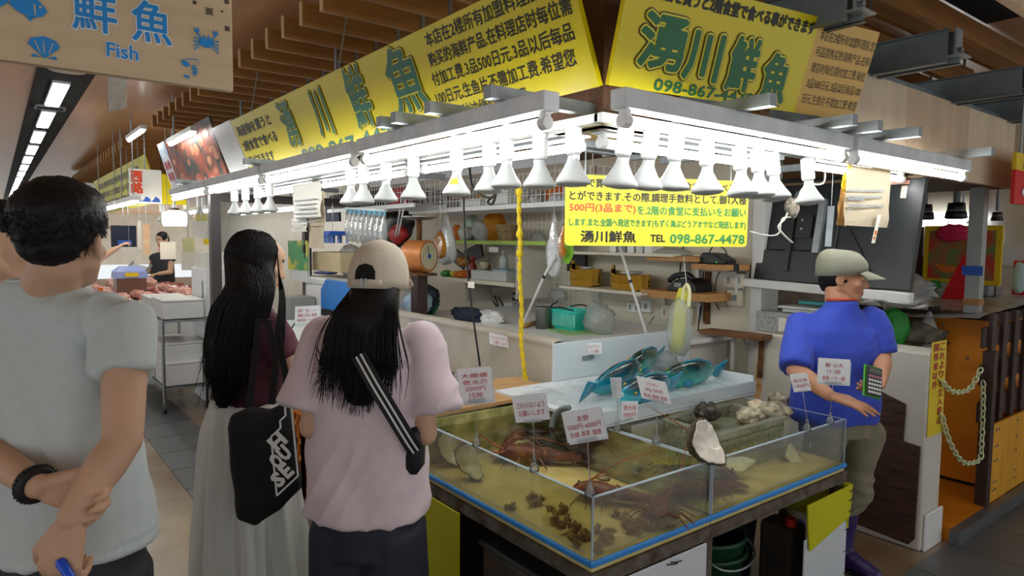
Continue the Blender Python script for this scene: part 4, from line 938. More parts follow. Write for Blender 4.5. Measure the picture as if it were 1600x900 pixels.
SKIN = lambda m: [m, M_lip, M_brow, M_eyew, M_iris]
def hand(mb, w, d, n, side, curl=(.5, .55, .6, .65), s=1.0, spread=.08, thumb=.5, tc=.4):
    """palm and five fingers: w wrist, d pointing direction, n palm normal, side = direction of the thumb"""
    w, d, n = V(w), V(d).normalized(), V(n); n = (n - d * n.dot(d)).normalized(); t = V(side); t = (t - d * t.dot(d) - n * t.dot(n)).normalized()
    for k, x in enumerate((.030, .010, -.011, -.030)):
        mb.cap(w + t * x * .65 * s + d * .01 * s, w + t * x * s + d * (.082 - .004 * abs(k - 1)) * s, .0135 * s, .0115 * s, 10)
        ln = (.042, .047, .043, .034)[k]; p = w + t * x * s + d * (.088 - .004 * abs(k - 1)) * s; a = 0; dd = d + t * (x * spread * 30)
        for j, f_ in enumerate((1, .62, .5)):
            a += curl[k] * (.8, 1.1, .7)[j]; e = (dd * math.cos(a) + n * math.sin(a)).normalized(); p2 = p + e * ln * f_ * s
            mb.cap(p, p2, (.0098, .0088, .0078)[j] * s, (.009, .008, .0066)[j] * s, 10); p = p2
    p = w + t * .026 * s + d * .022 * s; a = thumb; e = (d * math.cos(a) + t * math.sin(a) + n * .25 * tc).normalized(); p1 = p + e * .042 * s
    mb.cap(w + t * .015 * s + d * .012 * s, p1, .017 * s, .0125 * s, 10); e2 = (d * math.cos(a * .6) + t * math.sin(a * .6) * .7 + n * tc).normalized(); p2 = p1 + e2 * .034 * s; mb.cap(p1, p2, .0118 * s, .0105 * s, 10)
    e3 = (d * math.cos(a * .3) + n * tc * 1.6).normalized(); mb.cap(p2, p2 + e3 * .026 * s, .0105 * s, .0078 * s, 10)
def limb(mb, pts, rads):
    for a, b, x, y in zip(pts, pts[1:], rads, rads[1:]): mb.cap(a, b, x, y, 16)
def sleeve(mb, a, b, r1, r2, fl=1.0):
    a, b = V(a), V(b); d = (b - a).normalized(); mb.loft([mb.ring(a - d * .02, d, r1 * .9, 20), mb.ring(a.lerp(b, .3), d, r1, 20), mb.ring(a.lerp(b, .7), d, (r1 + r2) / 2, 20), mb.ring(b, d, r2, 20)])
def body(mb, fr, z, hw, hd, k=1.0):
    """torso under the clothes, from hips to neck base"""
    mb.loft([fr.ring(z['hip'] - .08, hw * .86, hd * .8), fr.ring(z['hip'], hw * .9, hd * .9), fr.ring(z['waist'], hw * .76, hd * .78), fr.ring(z['chest'], hw * .86, hd * .92), fr.ring(z['sh'] - .02, hw * .8, hd * .7), fr.ring(z['sh'] + .03, hw * .42, hd * .5)])

def strands(mb, rows, r=.0022, n=3, seg=10):
    for pts in rows:
        P_ = bez(pts, max(2, seg // (len(pts) - 1))); L_ = len(P_) - 1
        mb.tube(P_, [r * (1 - .75 * (i / L_) ** 2) for i in range(L_ + 1)], n)

# ---------------------------------------------------------------- man in the pale grey T-shirt
def man_grey():
    d0 = 1.54; c = DEP(86, 600, d0); fr = Frame(c, facing(.40, .92, 0)); t = thing('person', (fr.b.x, fr.b.y, 0), 'man in a pale grey T-shirt seen from behind, hands clasped behind his back', 'person')
    C = DEP(99, 378, 1.46) ; hf = facing(-.13, .99, .0)
    sR, sL = DEP(196, 512, 1.47), DEP(-4, 506, 1.62)
    eR, eL = DEP(192, 688, 1.375), DEP(-82, 668, 1.52)
    wR, wL = DEP(112, 806, 1.285), DEP(58, 758, 1.325)
    b = MB(); q, Mx = head(b, C, hf, Z + facing(0, .05, 0), .95, fr.P(-.01, -.012, 1.47), .053)
    body(b, fr, dict(hip=.95, waist=1.08, chest=1.28, sh=1.40), .165, .11)
    limb(b, [sR, sR.lerp(eR, .5), eR], [.044, .044, .038]); limb(b, [eR, eR.lerp(wR, .35), wR], [.037, .039, .026])
    limb(b, [sL, sL.lerp(eL, .5), eL], [.048, .048, .04]); limb(b, [eL, eL.lerp(wL, .35), wL], [.039, .041, .027])
    dn = (DEP(93, 885, 1.275) - wR).normalized()
    hand(b, wR + dn * .015, dn, facing(.0, 1, -.1), facing(-1, .0, 0), (1.0, 1.1, 1.15, 1.2), 1.02, .02, .6, .7)
    dl = (DEP(150, 778, 1.345) - wL).normalized()
    hand(b, wL + dl * .015, dl, facing(.1, -1, 0), facing(-.1, 0, 1), (.75, .8, .8, .8), 1.0, .03, .5, .5)
    b = fuse(b, .0048, 4); paint_face(b, q, .95); b.build('body', SKIN(M_skin), t, smooth=True)
    # short hair: crown cap and tapering nape
    h = MB()
    h.ball(q(0, -.016, .056), (.088, .106, .088), 28, Mx, 18); h.ball(q(0, -.040, .026), (.079, .076, .060), 24, Mx, 14)
    h.ball(q(0, .040, .090), (.068, .062, .047), 20, Mx, 12)
    for k in (-1, 1): h.ball(q(.066 * k, -.008, .05), (.02, .06, .045), 16, Mx, 10)
    h.ball(q(0, -.060, -.006), (.064, .046, .046), 20, Mx, 12)
    h = fuse(h, .006, 3); drape(h, lambda p, n: .002 * noise.noise(p * 30) + .0022 * noise.noise(V((p.x * 160, p.y * 160, p.z * 60))) + .002 * noise.noise(p * 260))
    R_ = random.Random(2); rows = [] # short hairs that soften the outline and the clipped nape
    for i in range(2600):
        a = R_.uniform(-2.2, 2.2); e = R_.uniform(-.95, 1.3); k = 1.0 if e > -.3 else .96; ce, se = math.cos(e), math.sin(e)
        o = q(.084 * math.sin(a) * ce * k, -.02 - .100 * math.cos(a) * ce * k, .045 + (.098 if e > 0 else .085) * se)
        if e < -.3 and abs(a) > 1.5: continue
        d = (o - q(0, -.02, .045)).normalized(); ln = .014 if e > 0 else .010
        rows.append([o - d * .006, o + d * ln * .5 - Z * ln * .3, o + d * ln * .8 - Z * ln + Mx @ V((R_.uniform(-.004, .004), 0, 0))])
    strands(h, rows, .0009, 3, 4)
    h.build('hair', M_hair, t, smooth=True)
    sh = MB(); P_ = fr.P
    sh.loft([fr.ring(.925, .225, .150, .0, .0, tilt=.0), fr.ring(1.02, .215, .145), fr.ring(1.14, .190, .132), fr.ring(1.30, .172, .120, 0, .005), fr.ring(1.40, .165, .105, 0, .005), fr.ring(1.475, .14, .09, 0, -.01), fr.ring(1.508, .085, .078, -.005, -.012), fr.ring(1.524, .068, .066, -.008, -.012)])
    sh.cap(P_(.10, -.01, 1.445), sR.lerp(P_(.1, -.01, 1.445), .15), .055, .058); sh.cap(P_(-.10, -.01, 1.445), sL.lerp(P_(-.1, -.01, 1.445), .15), .055, .058); sh.cap(P_(-.05, -.02, 1.475), P_(.05, -.02, 1.475), .05, .05)
    sh = fuse(sh, .007, 7); sv = MB()
    sleeve(sv, sR + (sR - eR).normalized() * .01, sR.lerp(eR, .42), .057, .058); sv.ball(sR, .056, 20, k=14); sleeve(sv, sL, sL.lerp(eL, .44), .057, .058); sv.ball(sL, .056, 20, k=14)
    sv = fuse(sv, .006, 1); sh.add(sv.v, sv.f)
    def folds(p, n):
        l = p - fr.b; a = l.dot(fr.r); z = p.z
        w = .010 * max(-.3, ridge(V((a * 1 + z * .45, 0, z)), (15, 1, 3.2), 3)) + .015 * noise.noise(V((a * 7 + z * 3, l.dot(fr.f) * 5, z * 2.2)))
        w += .007 * math.exp(-((z - 1.2 + a * .6) / .05) ** 2) * max(0, noise.noise(V((a * 9, z * 5, 2))))
        if abs(z - .945) < .004: w -= .003
        return w
    drape(sh, folds); so = sh.build('t_shirt', MATS_GREY, t, smooth=True)
    cm = MB(); cm.tube([fr.P(-.005 + .066 * math.cos(2 * PI * k / 32) - .004, -.012 + .064 * math.sin(2 * PI * k / 32), 1.521) for k in range(32)], .0055, 6, closed=True); cm.build('neck_rib', MATS_GREY, so, smooth=True)
    tr = MB(); tr.loft([fr.ring(.98, .180, .118), fr.ring(.90, .205, .140), fr.ring(.80, .212, .15)])
    for k in (-1, 1): tr.loft([fr.ring(.86, .115, .13, .1 * k), fr.ring(.55, .10, .115, .105 * k), fr.ring(.14, .085, .10, .11 * k)])
    tr = fuse(tr, .010, 6); drape(tr, lambda p, n: .008 * noise.noise(V((p.x * 8, p.y * 8, p.z * 5)))); tr.build('trousers', mat('charcoal_trousers', '#26282b', .75, var=.15, scale=12), t, smooth=True)
    for k in (-1, 1): MB().loft([fr.ring(.0, .05, .125, .11 * k, .04), fr.ring(.045, .052, .13, .11 * k, .04), fr.ring(.09, .045, .08, .11 * k, .0), fr.ring(.15, .04, .05, .11 * k, -.02)]).build('shoe', M_black, t, smooth=True)
    # band on the left wrist
    dw = (wL - eL).normalized(); pc = wL - dw * .006; m = MB()
    m.loft([m.ring(pc - dw * .012, dw, .034, 28), m.ring(pc - dw * .008, dw, .0375, 28), m.ring(pc + dw * .008, dw, .0375, 28), m.ring(pc + dw * .012, dw, .034, 28)], closed=False)
    for k in range(28): m.box(pc + (m.ring(pc, dw, .0372, 28)[k] - pc), (.006, .006, .006), m=Matrix.Rotation(k, 3, 'Z'))
    m.build('wristband', M_rubber, t, smooth=False)
    return t
MATS_GREY = mat('pale_grey_cotton', '#bfcaca', .85, var=.03, scale=40, sheen=.15)
man = man_grey()
ob = tag(MB().cap(DEP(96, 880, 1.262), DEP(110, 903, 1.252), .010, .008).build('lighter', mat('bright_blue_plastic', '#1e55d8', .3), smooth=True), 'bright blue plastic lighter in the hand of the man in grey', 'lighter')

# ---------------------------------------------------------------- second man at the edge of the picture
def man_edge():
    c = DEP(-22, 600, 1.98); fr = Frame(c, facing(.75, .66, 0)); t = thing('person', (fr.b.x, fr.b.y, 0), 'man with cropped hair and bare ear half hidden behind the man in grey', 'person')
    C = DEP(-6, 386, 1.98); b = MB(); q, Mx = head(b, C, facing(.80, .6, -.12), Z, 1.05, fr.P(0, -.01, 1.42), .06)
    body(b, fr, dict(hip=.92, waist=1.05, chest=1.25, sh=1.41), .19, .13)
    for k in (-1, 1): limb(b, [fr.P(.19 * k, 0, 1.4), fr.P(.23 * k, 0, 1.1), fr.P(.22 * k, .1, .88)], [.05, .045, .032]); hand(b, fr.P(.22 * k, .1, .87), V((0, 0, -1)), fr.r * -k, fr.f, (.3, .35, .4, .4))
    b = fuse(b, .0055, 3); paint_face(b, q, 1.05); b.build('body', SKIN(M_skin), t, smooth=True)
    h = MB(); h.ball(q(0, -.014, .062), (.082, .1, .078), 28, Mx, 16); h.ball(q(0, -.052, .022), (.075, .066, .07), 24, Mx, 14); h.ball(q(0, .04, .095), (.062, .055, .04), 18, Mx, 10)
    h = fuse(h, .006, 3); drape(h, lambda p, n: .004 * noise.noise(p * 50) + .0025 * noise.noise(p * 160)); h.build('hair', M_hair, t, smooth=True)
    s = MB(); s.loft([fr.ring(.86, .21, .15), fr.ring(1.1, .2, .14), fr.ring(1.3, .205, .135), fr.ring(1.40, .18, .105), fr.ring(1.445, .08, .07)])
    for k in (-1, 1): sleeve(s, fr.P(.18 * k, 0, 1.39), fr.P(.215 * k, 0, 1.18), .08, .072)
    s = fuse(s, .009, 5); s.build('t_shirt', mat('pale_blue_cotton', '#b9c8cf', .85), t, smooth=True)
    tr = MB(); tr.loft([fr.ring(.95, .18, .12), fr.ring(.8, .2, .14)])
    for k in (-1, 1): tr.loft([fr.ring(.86, .11, .13, .1 * k), fr.ring(.05, .08, .10, .11 * k)])
    fuse(tr, .012, 4).build('trousers', MATS['charcoal_trousers'], t, smooth=True)
    return t
man_edge()

# ---------------------------------------------------------------- woman in the pink T-shirt and cap
def woman_pink():
    D = 2.17; c = DEP(575, 600, D); fr = Frame(c, facing(.08, 1, 0)); P_ = fr.P
    t = thing('person', (fr.b.x, fr.b.y, 0), 'woman in a pale pink T-shirt and beige cap beside the corner tank', 'person')
    C = DEP(594, 432, D); hf = facing(.20, .97, -.14)
    sL, sR = DEP(508, 528, D), DEP(652, 540, D); eL, eR = DEP(487, 668, D - .05), DEP(664, 678, D - .06)
    wL, wR = eL + facing(.06, .22, .02), eR + facing(-.02, .23, .03)
    b = MB(); q, Mx = head(b, C, hf, Z, .95, P_(.02, -.01, 1.33), .052)
    body(b, fr, dict(hip=.86, waist=.98, chest=1.17, sh=1.30), .175, .115)
    for s_, e_, w_, k in ((sL, eL, wL, -1), (sR, eR, wR, 1)):
        limb(b, [s_, s_.lerp(e_, .5), e_], [.046, .044, .038]); limb(b, [e_, e_.lerp(w_, .4), w_], [.038, .036, .024]); dd = (w_ - e_).normalized()
        hand(b, w_ + dd * .012, dd, V((0, 0, -1)), fr.r * -k, (.5, .55, .6, .6), .92)
    b = fuse(b, .0052, 4); paint_face(b, q, .95); b.build('body', SKIN(M_skin), t, smooth=True)
    s = MB()
    s.loft([fr.ring(.742, .197, .150), fr.ring(.85, .196, .148), fr.ring(1.0, .186, .140), fr.ring(1.15, .186, .132), fr.ring(1.255, .178, .110), fr.ring(1.315, .13, .08), fr.ring(1.352, .07, .062, .01, -.005)])
    sleeve(s, sL + V((0, 0, -.01)), sL.lerp(eL, .78) + facing(-.03, 0, .0), .080, .083); sleeve(s, sR + V((0, 0, -.01)), sR.lerp(eR, .76) + facing(.035, 0, .0), .080, .083)
    s.cap(P_(-.1, 0, 1.275), sL, .055, .068); s.cap(P_(.1, 0, 1.275), sR, .055, .068)
    s = fuse(s, .0075, 6)
    def folds(p, n):
        l = p - fr.b; a = l.dot(fr.r); z = p.z
        return .016 * noise.noise(V((a * 9 + z * 3.5, l.dot(fr.f) * 4, z * 4))) + .014 * max(0, ridge(V((a - (z - 1) * .55, 0, z)), (13, 1, 2.6), 5)) + .004 * noise.noise(V((a * 5, 2, z * 14))) * math.exp(-((z - .86) / .14) ** 2)
    drape(s, folds); s.build('t_shirt', mat('pale_pink_cotton', '#dccbd3', .85, var=.03, scale=30, sheen=.15), t, smooth=True)
    tr = MB(); tr.loft([fr.ring(.86, .165, .115), fr.ring(.74, .180, .138), fr.ring(.62, .186, .145)])
    for k in (-1, 1): tr.loft([fr.ring(.70, .105, .135, .085 * k), fr.ring(.45, .108, .13, .09 * k), fr.ring(.05, .125, .14, .10 * k)])
    tr = fuse(tr, .009, 6); drape(tr, lambda p, n: .011 * noise.noise(V(((p - fr.b).dot(fr.r) * 11, (p - fr.b).dot(fr.f) * 8, p.z * 2)))); tr.build('trousers', mat('navy_trousers', '#1d2431', .7, var=.12, scale=20), t, smooth=True)
    for k in (-1, 1): MB().loft([fr.ring(.0, .045, .12, .1 * k, .04), fr.ring(.05, .045, .12, .1 * k, .04), fr.ring(.08, .04, .06, .1 * k, -.02)]).build('shoe', M_white, t, smooth=True)
    # hair below the cap
    hb = MB(); R_ = random.Random(4)
    hb.ball(q(0, -.03, -.01), (.080, .085, .09), 24, Mx, 14)
    core = MB()
    core.loft([[P_(.020 * x + w * math.cos(2 * PI * k / 20), b_ + dp * math.sin(2 * PI * k / 20), z) for k in range(20)] for z, w, dp, b_, x in ((1.485, .070, .045, -.03, 1.9), (1.45, .080, .05, -.055, 1.8), (1.39, .092, .042, -.095, 1.5), (1.30, .098, .028, -.120, 1.2), (1.22, .080, .018, -.136, 1), (1.14, .05, .010, -.146, 1), (1.12, .03, .005, -.15, 1))])
    core = fuse(core, .008, 4); hb.shape_ = None; hb.add(core.v, core.f)
    rows = []
    for i in range(620):
        u_ = R_.uniform(-1, 1); v_ = R_.random(); o = q(.080 * math.sin(u_ * 1.5), -.02 - .078 * math.cos(u_ * 1.5), -.03 - .03 * R_.random())
        x = .018 + .115 * u_ * (1 + .1 * R_.uniform(-1, 1)); ln = R_.uniform(1.08, 1.26) + .05 * abs(u_)
        if i % 14 == 0: x *= 1.28; ln += .02
        back = -.125 - .026 * v_
        rows.append([o, P_(.034 + .092 * u_, -.10 - .012 * v_, 1.42), P_(.5 * (x + .018 + .1 * u_), back + .006, 1.34), P_(x, back - .012, 1.24), P_(x * 1.04 + R_.uniform(-.02, .02) - .01, back - .026, ln)])
    strands(hb, rows, .0024, 4, 12); hb.build('hair', M_hair, t, smooth=True)
    # baseball cap worn backwards: crown, strap, opening, bill hidden in front
    M_cap = mat('beige_cap_cotton', '#c9c0ae', .9, var=.05, scale=30, bump=.1, bscale=200)
    cm = MB(); R2 = []
    for i in range(9):
        a = i / 8 * PI / 2; rr = math.cos(a) ** .75 if i < 8 else .02; z = math.sin(a)
        R2.append([q(.1 * rr * math.cos(2 * PI * k / 36), -.012 + .116 * rr * math.sin(2 * PI * k / 36), -.002 - .010 * (1 - math.sin(2 * PI * k / 36)) * (1 - z) + .122 * z) for k in range(36)])
    cm.loft([[q(.099 * math.cos(2 * PI * k / 36), -.012 + .115 * math.sin(2 * PI * k / 36), -.03 - .010 * (1 - math.sin(2 * PI * k / 36))) for k in range(36)]] + R2, caps=True)
    cap_o = cm.build('cap', M_cap, t, smooth=True)
    m = MB(); arch = [(-.036, -.030), (.036, -.030), (.034, .012), (.024, .030), (0, .037), (-.024, .030), (-.034, .012)]
    def onback(x, z, e=.002):
        yy = -.012 - (.116 + e) * math.sqrt(max(.02, 1 - (x / .1) ** 2)) * (1 if z < 0 else math.sqrt(max(.05, 1 - (max(0, z) / .124) ** 2)) ** .8)
        return q(x, yy, z - .006)
    bd = []
    for i in range(7): (x0, z0), (x1, z1) = arch[i], arch[(i + 1) % 7]; bd += [(x0 + (x1 - x0) * j / 4, z0 + (z1 - z0) * j / 4) for j in range(4)]
    m.loft([[onback(x * k, z * k, .0025) for x, z in bd] for k in (1, .75, .5, .25, .03)], caps=False)
    m.build('opening', mat('cap_opening_shade', '#0b0a0b', .9), cap_o)
    m = MB(); m.grid(lambda a, b: onback(-.055 + .11 * a, -.036 + .021 * b, .006), 12, 2); m.build('strap', M_cap, cap_o, smooth=True, solid=.002)
    m = MB(); [m.box(onback(x, -.026, .009), (.004, .004, .026)) for x in (-.006, .008)]; m.build('buckle', M_galv, cap_o)
    m = MB(); m.cap(q(0, -.012, .118), q(0, -.012, .121), .006, .005); m.build('button', M_cap, cap_o, smooth=True)
    m = MB(); m.grid(lambda a, b: q(.085 * math.sin((a - .5) * 2.4), .085 + .075 * b * math.cos((a - .5) * 2.4), -.012 - .02 * b - .01 * math.cos(a * PI)), 14, 6); m.build('bill', M_cap, cap_o, smooth=True, solid=.004)
    # strap of the cross-body bag
    hit = lambda px, py, dd: DEP(px, py, dd)
    line = bez([DEP(560, 555, D - .175), DEP(585, 600, D - .185), DEP(612, 645, D - .178), DEP(638, 688, D - .150), DEP(650, 706, D - .11)], 6)
    for nm, wd, lift, m_ in (('strap', .024, 0, mat('black_webbing', '#141418', .7)), ('white_stripe', .006, .0022, M_white)):
        m = MB(); side = facing(.83, 0, .55)
        for off in ((0,) if nm == 'strap' else (-.008, .008)):
            pts = [p - fw * lift + side * off for p in line]; w_ = wd if nm == 'strap' else .0028
            m.loft([[p - side * w_, p + side * w_, p + side * w_ + fw * .003, p - side * w_ + fw * .003] for p in pts])
        if nm == 'strap': bag = thing('shoulder_bag', (line[-1].x, line[-1].y, line[-1].z - .2), 'small navy shoulder bag with a striped strap on the woman in pink', 'bag')
        m.build(nm, m_, bag)
    m = MB(); c_ = DEP(651, 700, D - .055); m.loft([[c_ + rt * (a * w_) + fw * (e * .05) + Z * z for a, e in ((-1, -1), (.6, -1), (1, 0), (.6, 1), (-1, 1))] for z, w_ in ((-.068, .012), (-.05, .026), (.02, .028), (.06, .022), (.075, .008))]); m.build('pouch', mat('navy_nylon', '#14161f', .5), bag, smooth=True)
    return t
woman_pink()

# ---------------------------------------------------------------- woman with long hair, burgundy top, white skirt
def woman_burgundy():
    D = 2.62; c = DEP(385, 600, D); fr = Frame(c, facing(.62, .78, 0)); P_ = fr.P
    t = thing('person', (fr.b.x, fr.b.y, 0), 'woman with very long black hair, burgundy top and long white skirt', 'person')
    C = DEP(404, 412, D); hf = facing(.80, .58, -.25)
    sR, sL = DEP(420, 512, D - .10), DEP(350, 505, D + .1); eR = DEP(468, 590, D - .10); wR = eR + facing(.17, .16, .04); eL = sL + facing(.16, .12, -.22); wL = eL + facing(.2, .1, .02)
    b = MB(); q, Mx = head(b, C, hf, Z + hf * .2, .97, P_(0, -.01, 1.37), .05)
    body(b, fr, dict(hip=.90, waist=1.03, chest=1.21, sh=1.345), .165, .11)
    for s_, e_, w_, k in ((sL, eL, wL, -1), (sR, eR, wR, 1)):
        limb(b, [s_, s_.lerp(e_, .5), e_], [.045, .042, .036]); limb(b, [e_, e_.lerp(w_, .4), w_], [.036, .034, .023]); dd = (w_ - e_).normalized()
        hand(b, w_ + dd * .012, dd, V((0, 0, -1)), fr.r * -k, (.5, .55, .6, .6), .9)
    b = fuse(b, .0055, 4); paint_face(b, q, .97); b.build('body', SKIN(M_skin), t, smooth=True)
    s = MB(); s.loft([fr.ring(.985, .150, .112), fr.ring(1.05, .150, .110), fr.ring(1.17, .162, .118, 0, .01), fr.ring(1.28, .168, .105), fr.ring(1.345, .13, .08), fr.ring(1.385, .065, .058)])
    sleeve(s, sR, sR.lerp(eR, .62), .068, .062); sleeve(s, sL, sL.lerp(eL, .6), .066, .06)
    s.cap(P_(.09, 0, 1.31), sR, .05, .058); s.cap(P_(-.09, 0, 1.31), sL, .05, .058)
    s = fuse(s, .008, 5); drape(s, lambda p, n: .005 * noise.noise(V((p.x * 9, p.y * 9, p.z * 9))) + .003 * max(0, ridge(p, (5, 5, 22), 2))); s.build('top', mat('burgundy_jersey', '#4b1b2c', .8, var=.08, scale=30), t, smooth=True)
    k_ = MB(); N_ = 96; R = []
    for z, rx, am in ((1.0, .145, .002), (.96, .158, .006), (.88, .178, .010), (.7, .200, .016), (.45, .225, .022), (.2, .25, .026), (.07, .262, .028)):
        R.append([P_((rx + am * (math.sin(9 * 2 * PI * k / N_ + 2 * z) + .5 * math.sin(17 * 2 * PI * k / N_ + 1) + .35 * math.sin(29 * 2 * PI * k / N_))) * math.cos(2 * PI * k / N_), (rx * .82 + am * (math.sin(9 * 2 * PI * k / N_ + 2 * z) + .5 * math.sin(17 * 2 * PI * k / N_ + 1))) * math.sin(2 * PI * k / N_), z) for k in range(N_)])
    R2 = []
    for i in range(len(R) - 1):
        for j in range(4): R2.append([a.lerp(c2_, j / 4) for a, c2_ in zip(R[i], R[i + 1])])
    k_.loft(R2 + [R[-1]]); drape(k_, lambda p, n: .006 * noise.noise(V((p.x * 14, p.y * 14, p.z * 7))) + .003 * noise.noise(p * 30)); k_.build('skirt', mat('white_crinkle_cotton', '#d3d5cf', .85, var=.05, scale=12, stretch=(4, 4, .5), bump=.1, bscale=60), t, smooth=True)
    for k in (-1, 1): MB().loft([fr.ring(.0, .04, .11, .08 * k, .04), fr.ring(.05, .04, .11, .08 * k, .04), fr.ring(.09, .035, .05, .08 * k, -.02)]).build('shoe', M_white, t, smooth=True)
    hb = MB(); R_ = random.Random(9)
    hb.ball(q(0, -.022, .032), (.079, .092, .087), 28, Mx, 18)
    # long fall: rings that follow the pixels of the hair outline
    core = MB(); R = []
    for py, xl, xr, dd in ((425, 372, 412, .02), (445, 352, 420, .045), (480, 336, 416, .055), (530, 326, 400, .045), (580, 326, 386, .03), (620, 332, 368, .014), (640, 340, 355, .005)):
        k0 = .03 + .09 * min(1, (py - 425) / 90); a, e = DEP(xl, py, D - k0), DEP(xr, py, D - k0 - .01); m_ = (a + e) / 2; hw = (e - a).length / 2; R.append([m_ + rt * (hw * math.cos(2 * PI * k / 20)) + fw * (dd * math.sin(2 * PI * k / 20)) for k in range(20)])
    core.loft(R); core = fuse(core, .008, 4); hb.add(core.v, core.f)
    rows = []
    for i in range(760):
        u_ = R_.uniform(-1, 1); v_ = R_.random(); a = -.6 + 1.35 * (u_ + 1) + R_.uniform(-.25, .25); el_ = R_.uniform(.2, 1.5)
        o = q(.087 * math.sin(a) * math.cos(el_), -.025 - .1 * math.cos(a) * math.cos(el_), .035 + .094 * math.sin(el_))
        w_ = (u_ + 1) / 2; dd = D - .145 - .045 * math.sin(PI * w_) * (.5 + .5 * v_)
        L1 = R_.uniform(560, 640) if w_ < .75 else R_.uniform(520, 600)
        e_ = R_.uniform(-5, 5); x2 = 334 + 86 * w_ + e_; x3 = 325 + 76 * w_ + e_ * 1.6; x4 = 322 + 64 * w_ + e_ * 2.5 + (8 if R_.random() < .9 else -12)
        o2 = q(.0935 * math.sin(a), -.025 - .104 * math.cos(a), -.01); rows.append([o, q(.094 * math.sin(a) * math.cos(el_ * .5), -.025 - .106 * math.cos(a) * math.cos(el_ * .5), .037 + .098 * math.sin(el_ * .5)), o2, DEP(352 + 78 * w_, 450, dd + .01), DEP(x2, 480, dd), DEP(x3, 540, dd + .01), DEP(x4, L1, dd + .02)])
    for i in range(60): # locks in front of the ear and shoulder
        v_ = R_.random(); rows.append([q(.07, .04, .06), q(.085 + .01 * v_, .06, -.02), DEP(436 + 10 * v_, 470, D - .13), DEP(430 + 14 * v_, 520 + 30 * v_, D - .16)])
    strands(hb, rows, .0026, 4, 15); hb.build('hair', M_hair, t, smooth=True)
    # black tote
    bag = thing('tote_bag', (c.x, c.y, .6), 'black cloth tote bag with a white framed word hung from her shoulder', 'bag'); M_tote = mat('black_canvas', '#0c0c0e', .85, var=.2, scale=12, bump=.1)
    Db = D - .27; pts = [(362, 648), (388, 636), (420, 640), (452, 622), (462, 690), (472, 762), (440, 796), (400, 823), (372, 812), (362, 735), (356, 665)]
    g = MB(); fr_ = [DEP(x, y, Db) for x, y in pts]; cc = sum(fr_, V((0, 0, 0))) / len(fr_); n_ = len(pts)
    Rg = [[cc + (p - cc) * s_ + fw * o_ for p in fr_] for s_, o_ in ((.2, -.042), (.75, -.036), (.96, -.018), (1, .0), (.96, .03), (.75, .045), (.2, .05))]
    g.loft(Rg); g = fuse(g, .008, 4); drape(g, lambda p, n: .006 * noise.noise(p * 12)); g.build('bag_body', M_tote, bag, smooth=True)
    for a in ([(404, 498), (398, 560), (388, 640)], [(418, 500), (430, 560), (424, 632)], [(432, 520), (445, 580), (449, 624)]):
        m = MB(); P2 = bez([DEP(x, y, D - .20 - .05 * (i / 2)) for i, (x, y) in enumerate(a)], 6); m.loft([[p - rt * .012, p + rt * .012, p + rt * .012 + fw * .003, p - rt * .012 + fw * .003] for p in P2]); m.build('strap', M_tote, bag)
    pl = Plane(DEP(433, 774, Db - .05), DEP(466, 743, Db - .045) - DEP(433, 774, Db - .05), DEP(424, 682, Db - .055) - DEP(433, 774, Db - .05))
    vv = (DEP(424, 682, Db - .055) - pl.o); uu = (DEP(466, 743, Db - .045) - pl.o); nn = uu.cross(vv).normalized()
    S = lambda a, b_: pl.o + uu * a + vv * b_ + nn * .004
    m = MB(); w_ = .10
    for (a, b_), (c_, d_) in (((0, 0), (1, 0)), ((0, 0), (0, 1)), ((0, 1), (.45, 1)), ((.45, 1), (.45, 1.12)), ((.45, 1.12), (.72, 1.12)), ((.72, 1.12), (.72, 1.25)), ((.72, 1.25), (1, 1.25)), ((1, 0), (1, 1.25))):
        p, e = S(a, b_), S(c_, d_); m.bar(p, e, .006, .002, up=nn)
    m.build('frame_print', M_white, bag)
    m = MB()
    for ch, a, b_, w2, h2 in (('H', .22, .68, .5, .25), ('O', .18, .38, .34, .26), ('U', .54, .40, .34, .26), ('S', .16, .08, .34, .25), ('E', .56, .10, .32, .25)): write(m, ch, S(a, b_), uu, vv - uu * (vv.dot(uu) / uu.dot(uu)), w=uu.length * w2, h=vv.length * h2, bold=.03, fat=.0015, lift=.003)
    m.build('lettering', M_white, bag)
    return t
woman_burgundy()

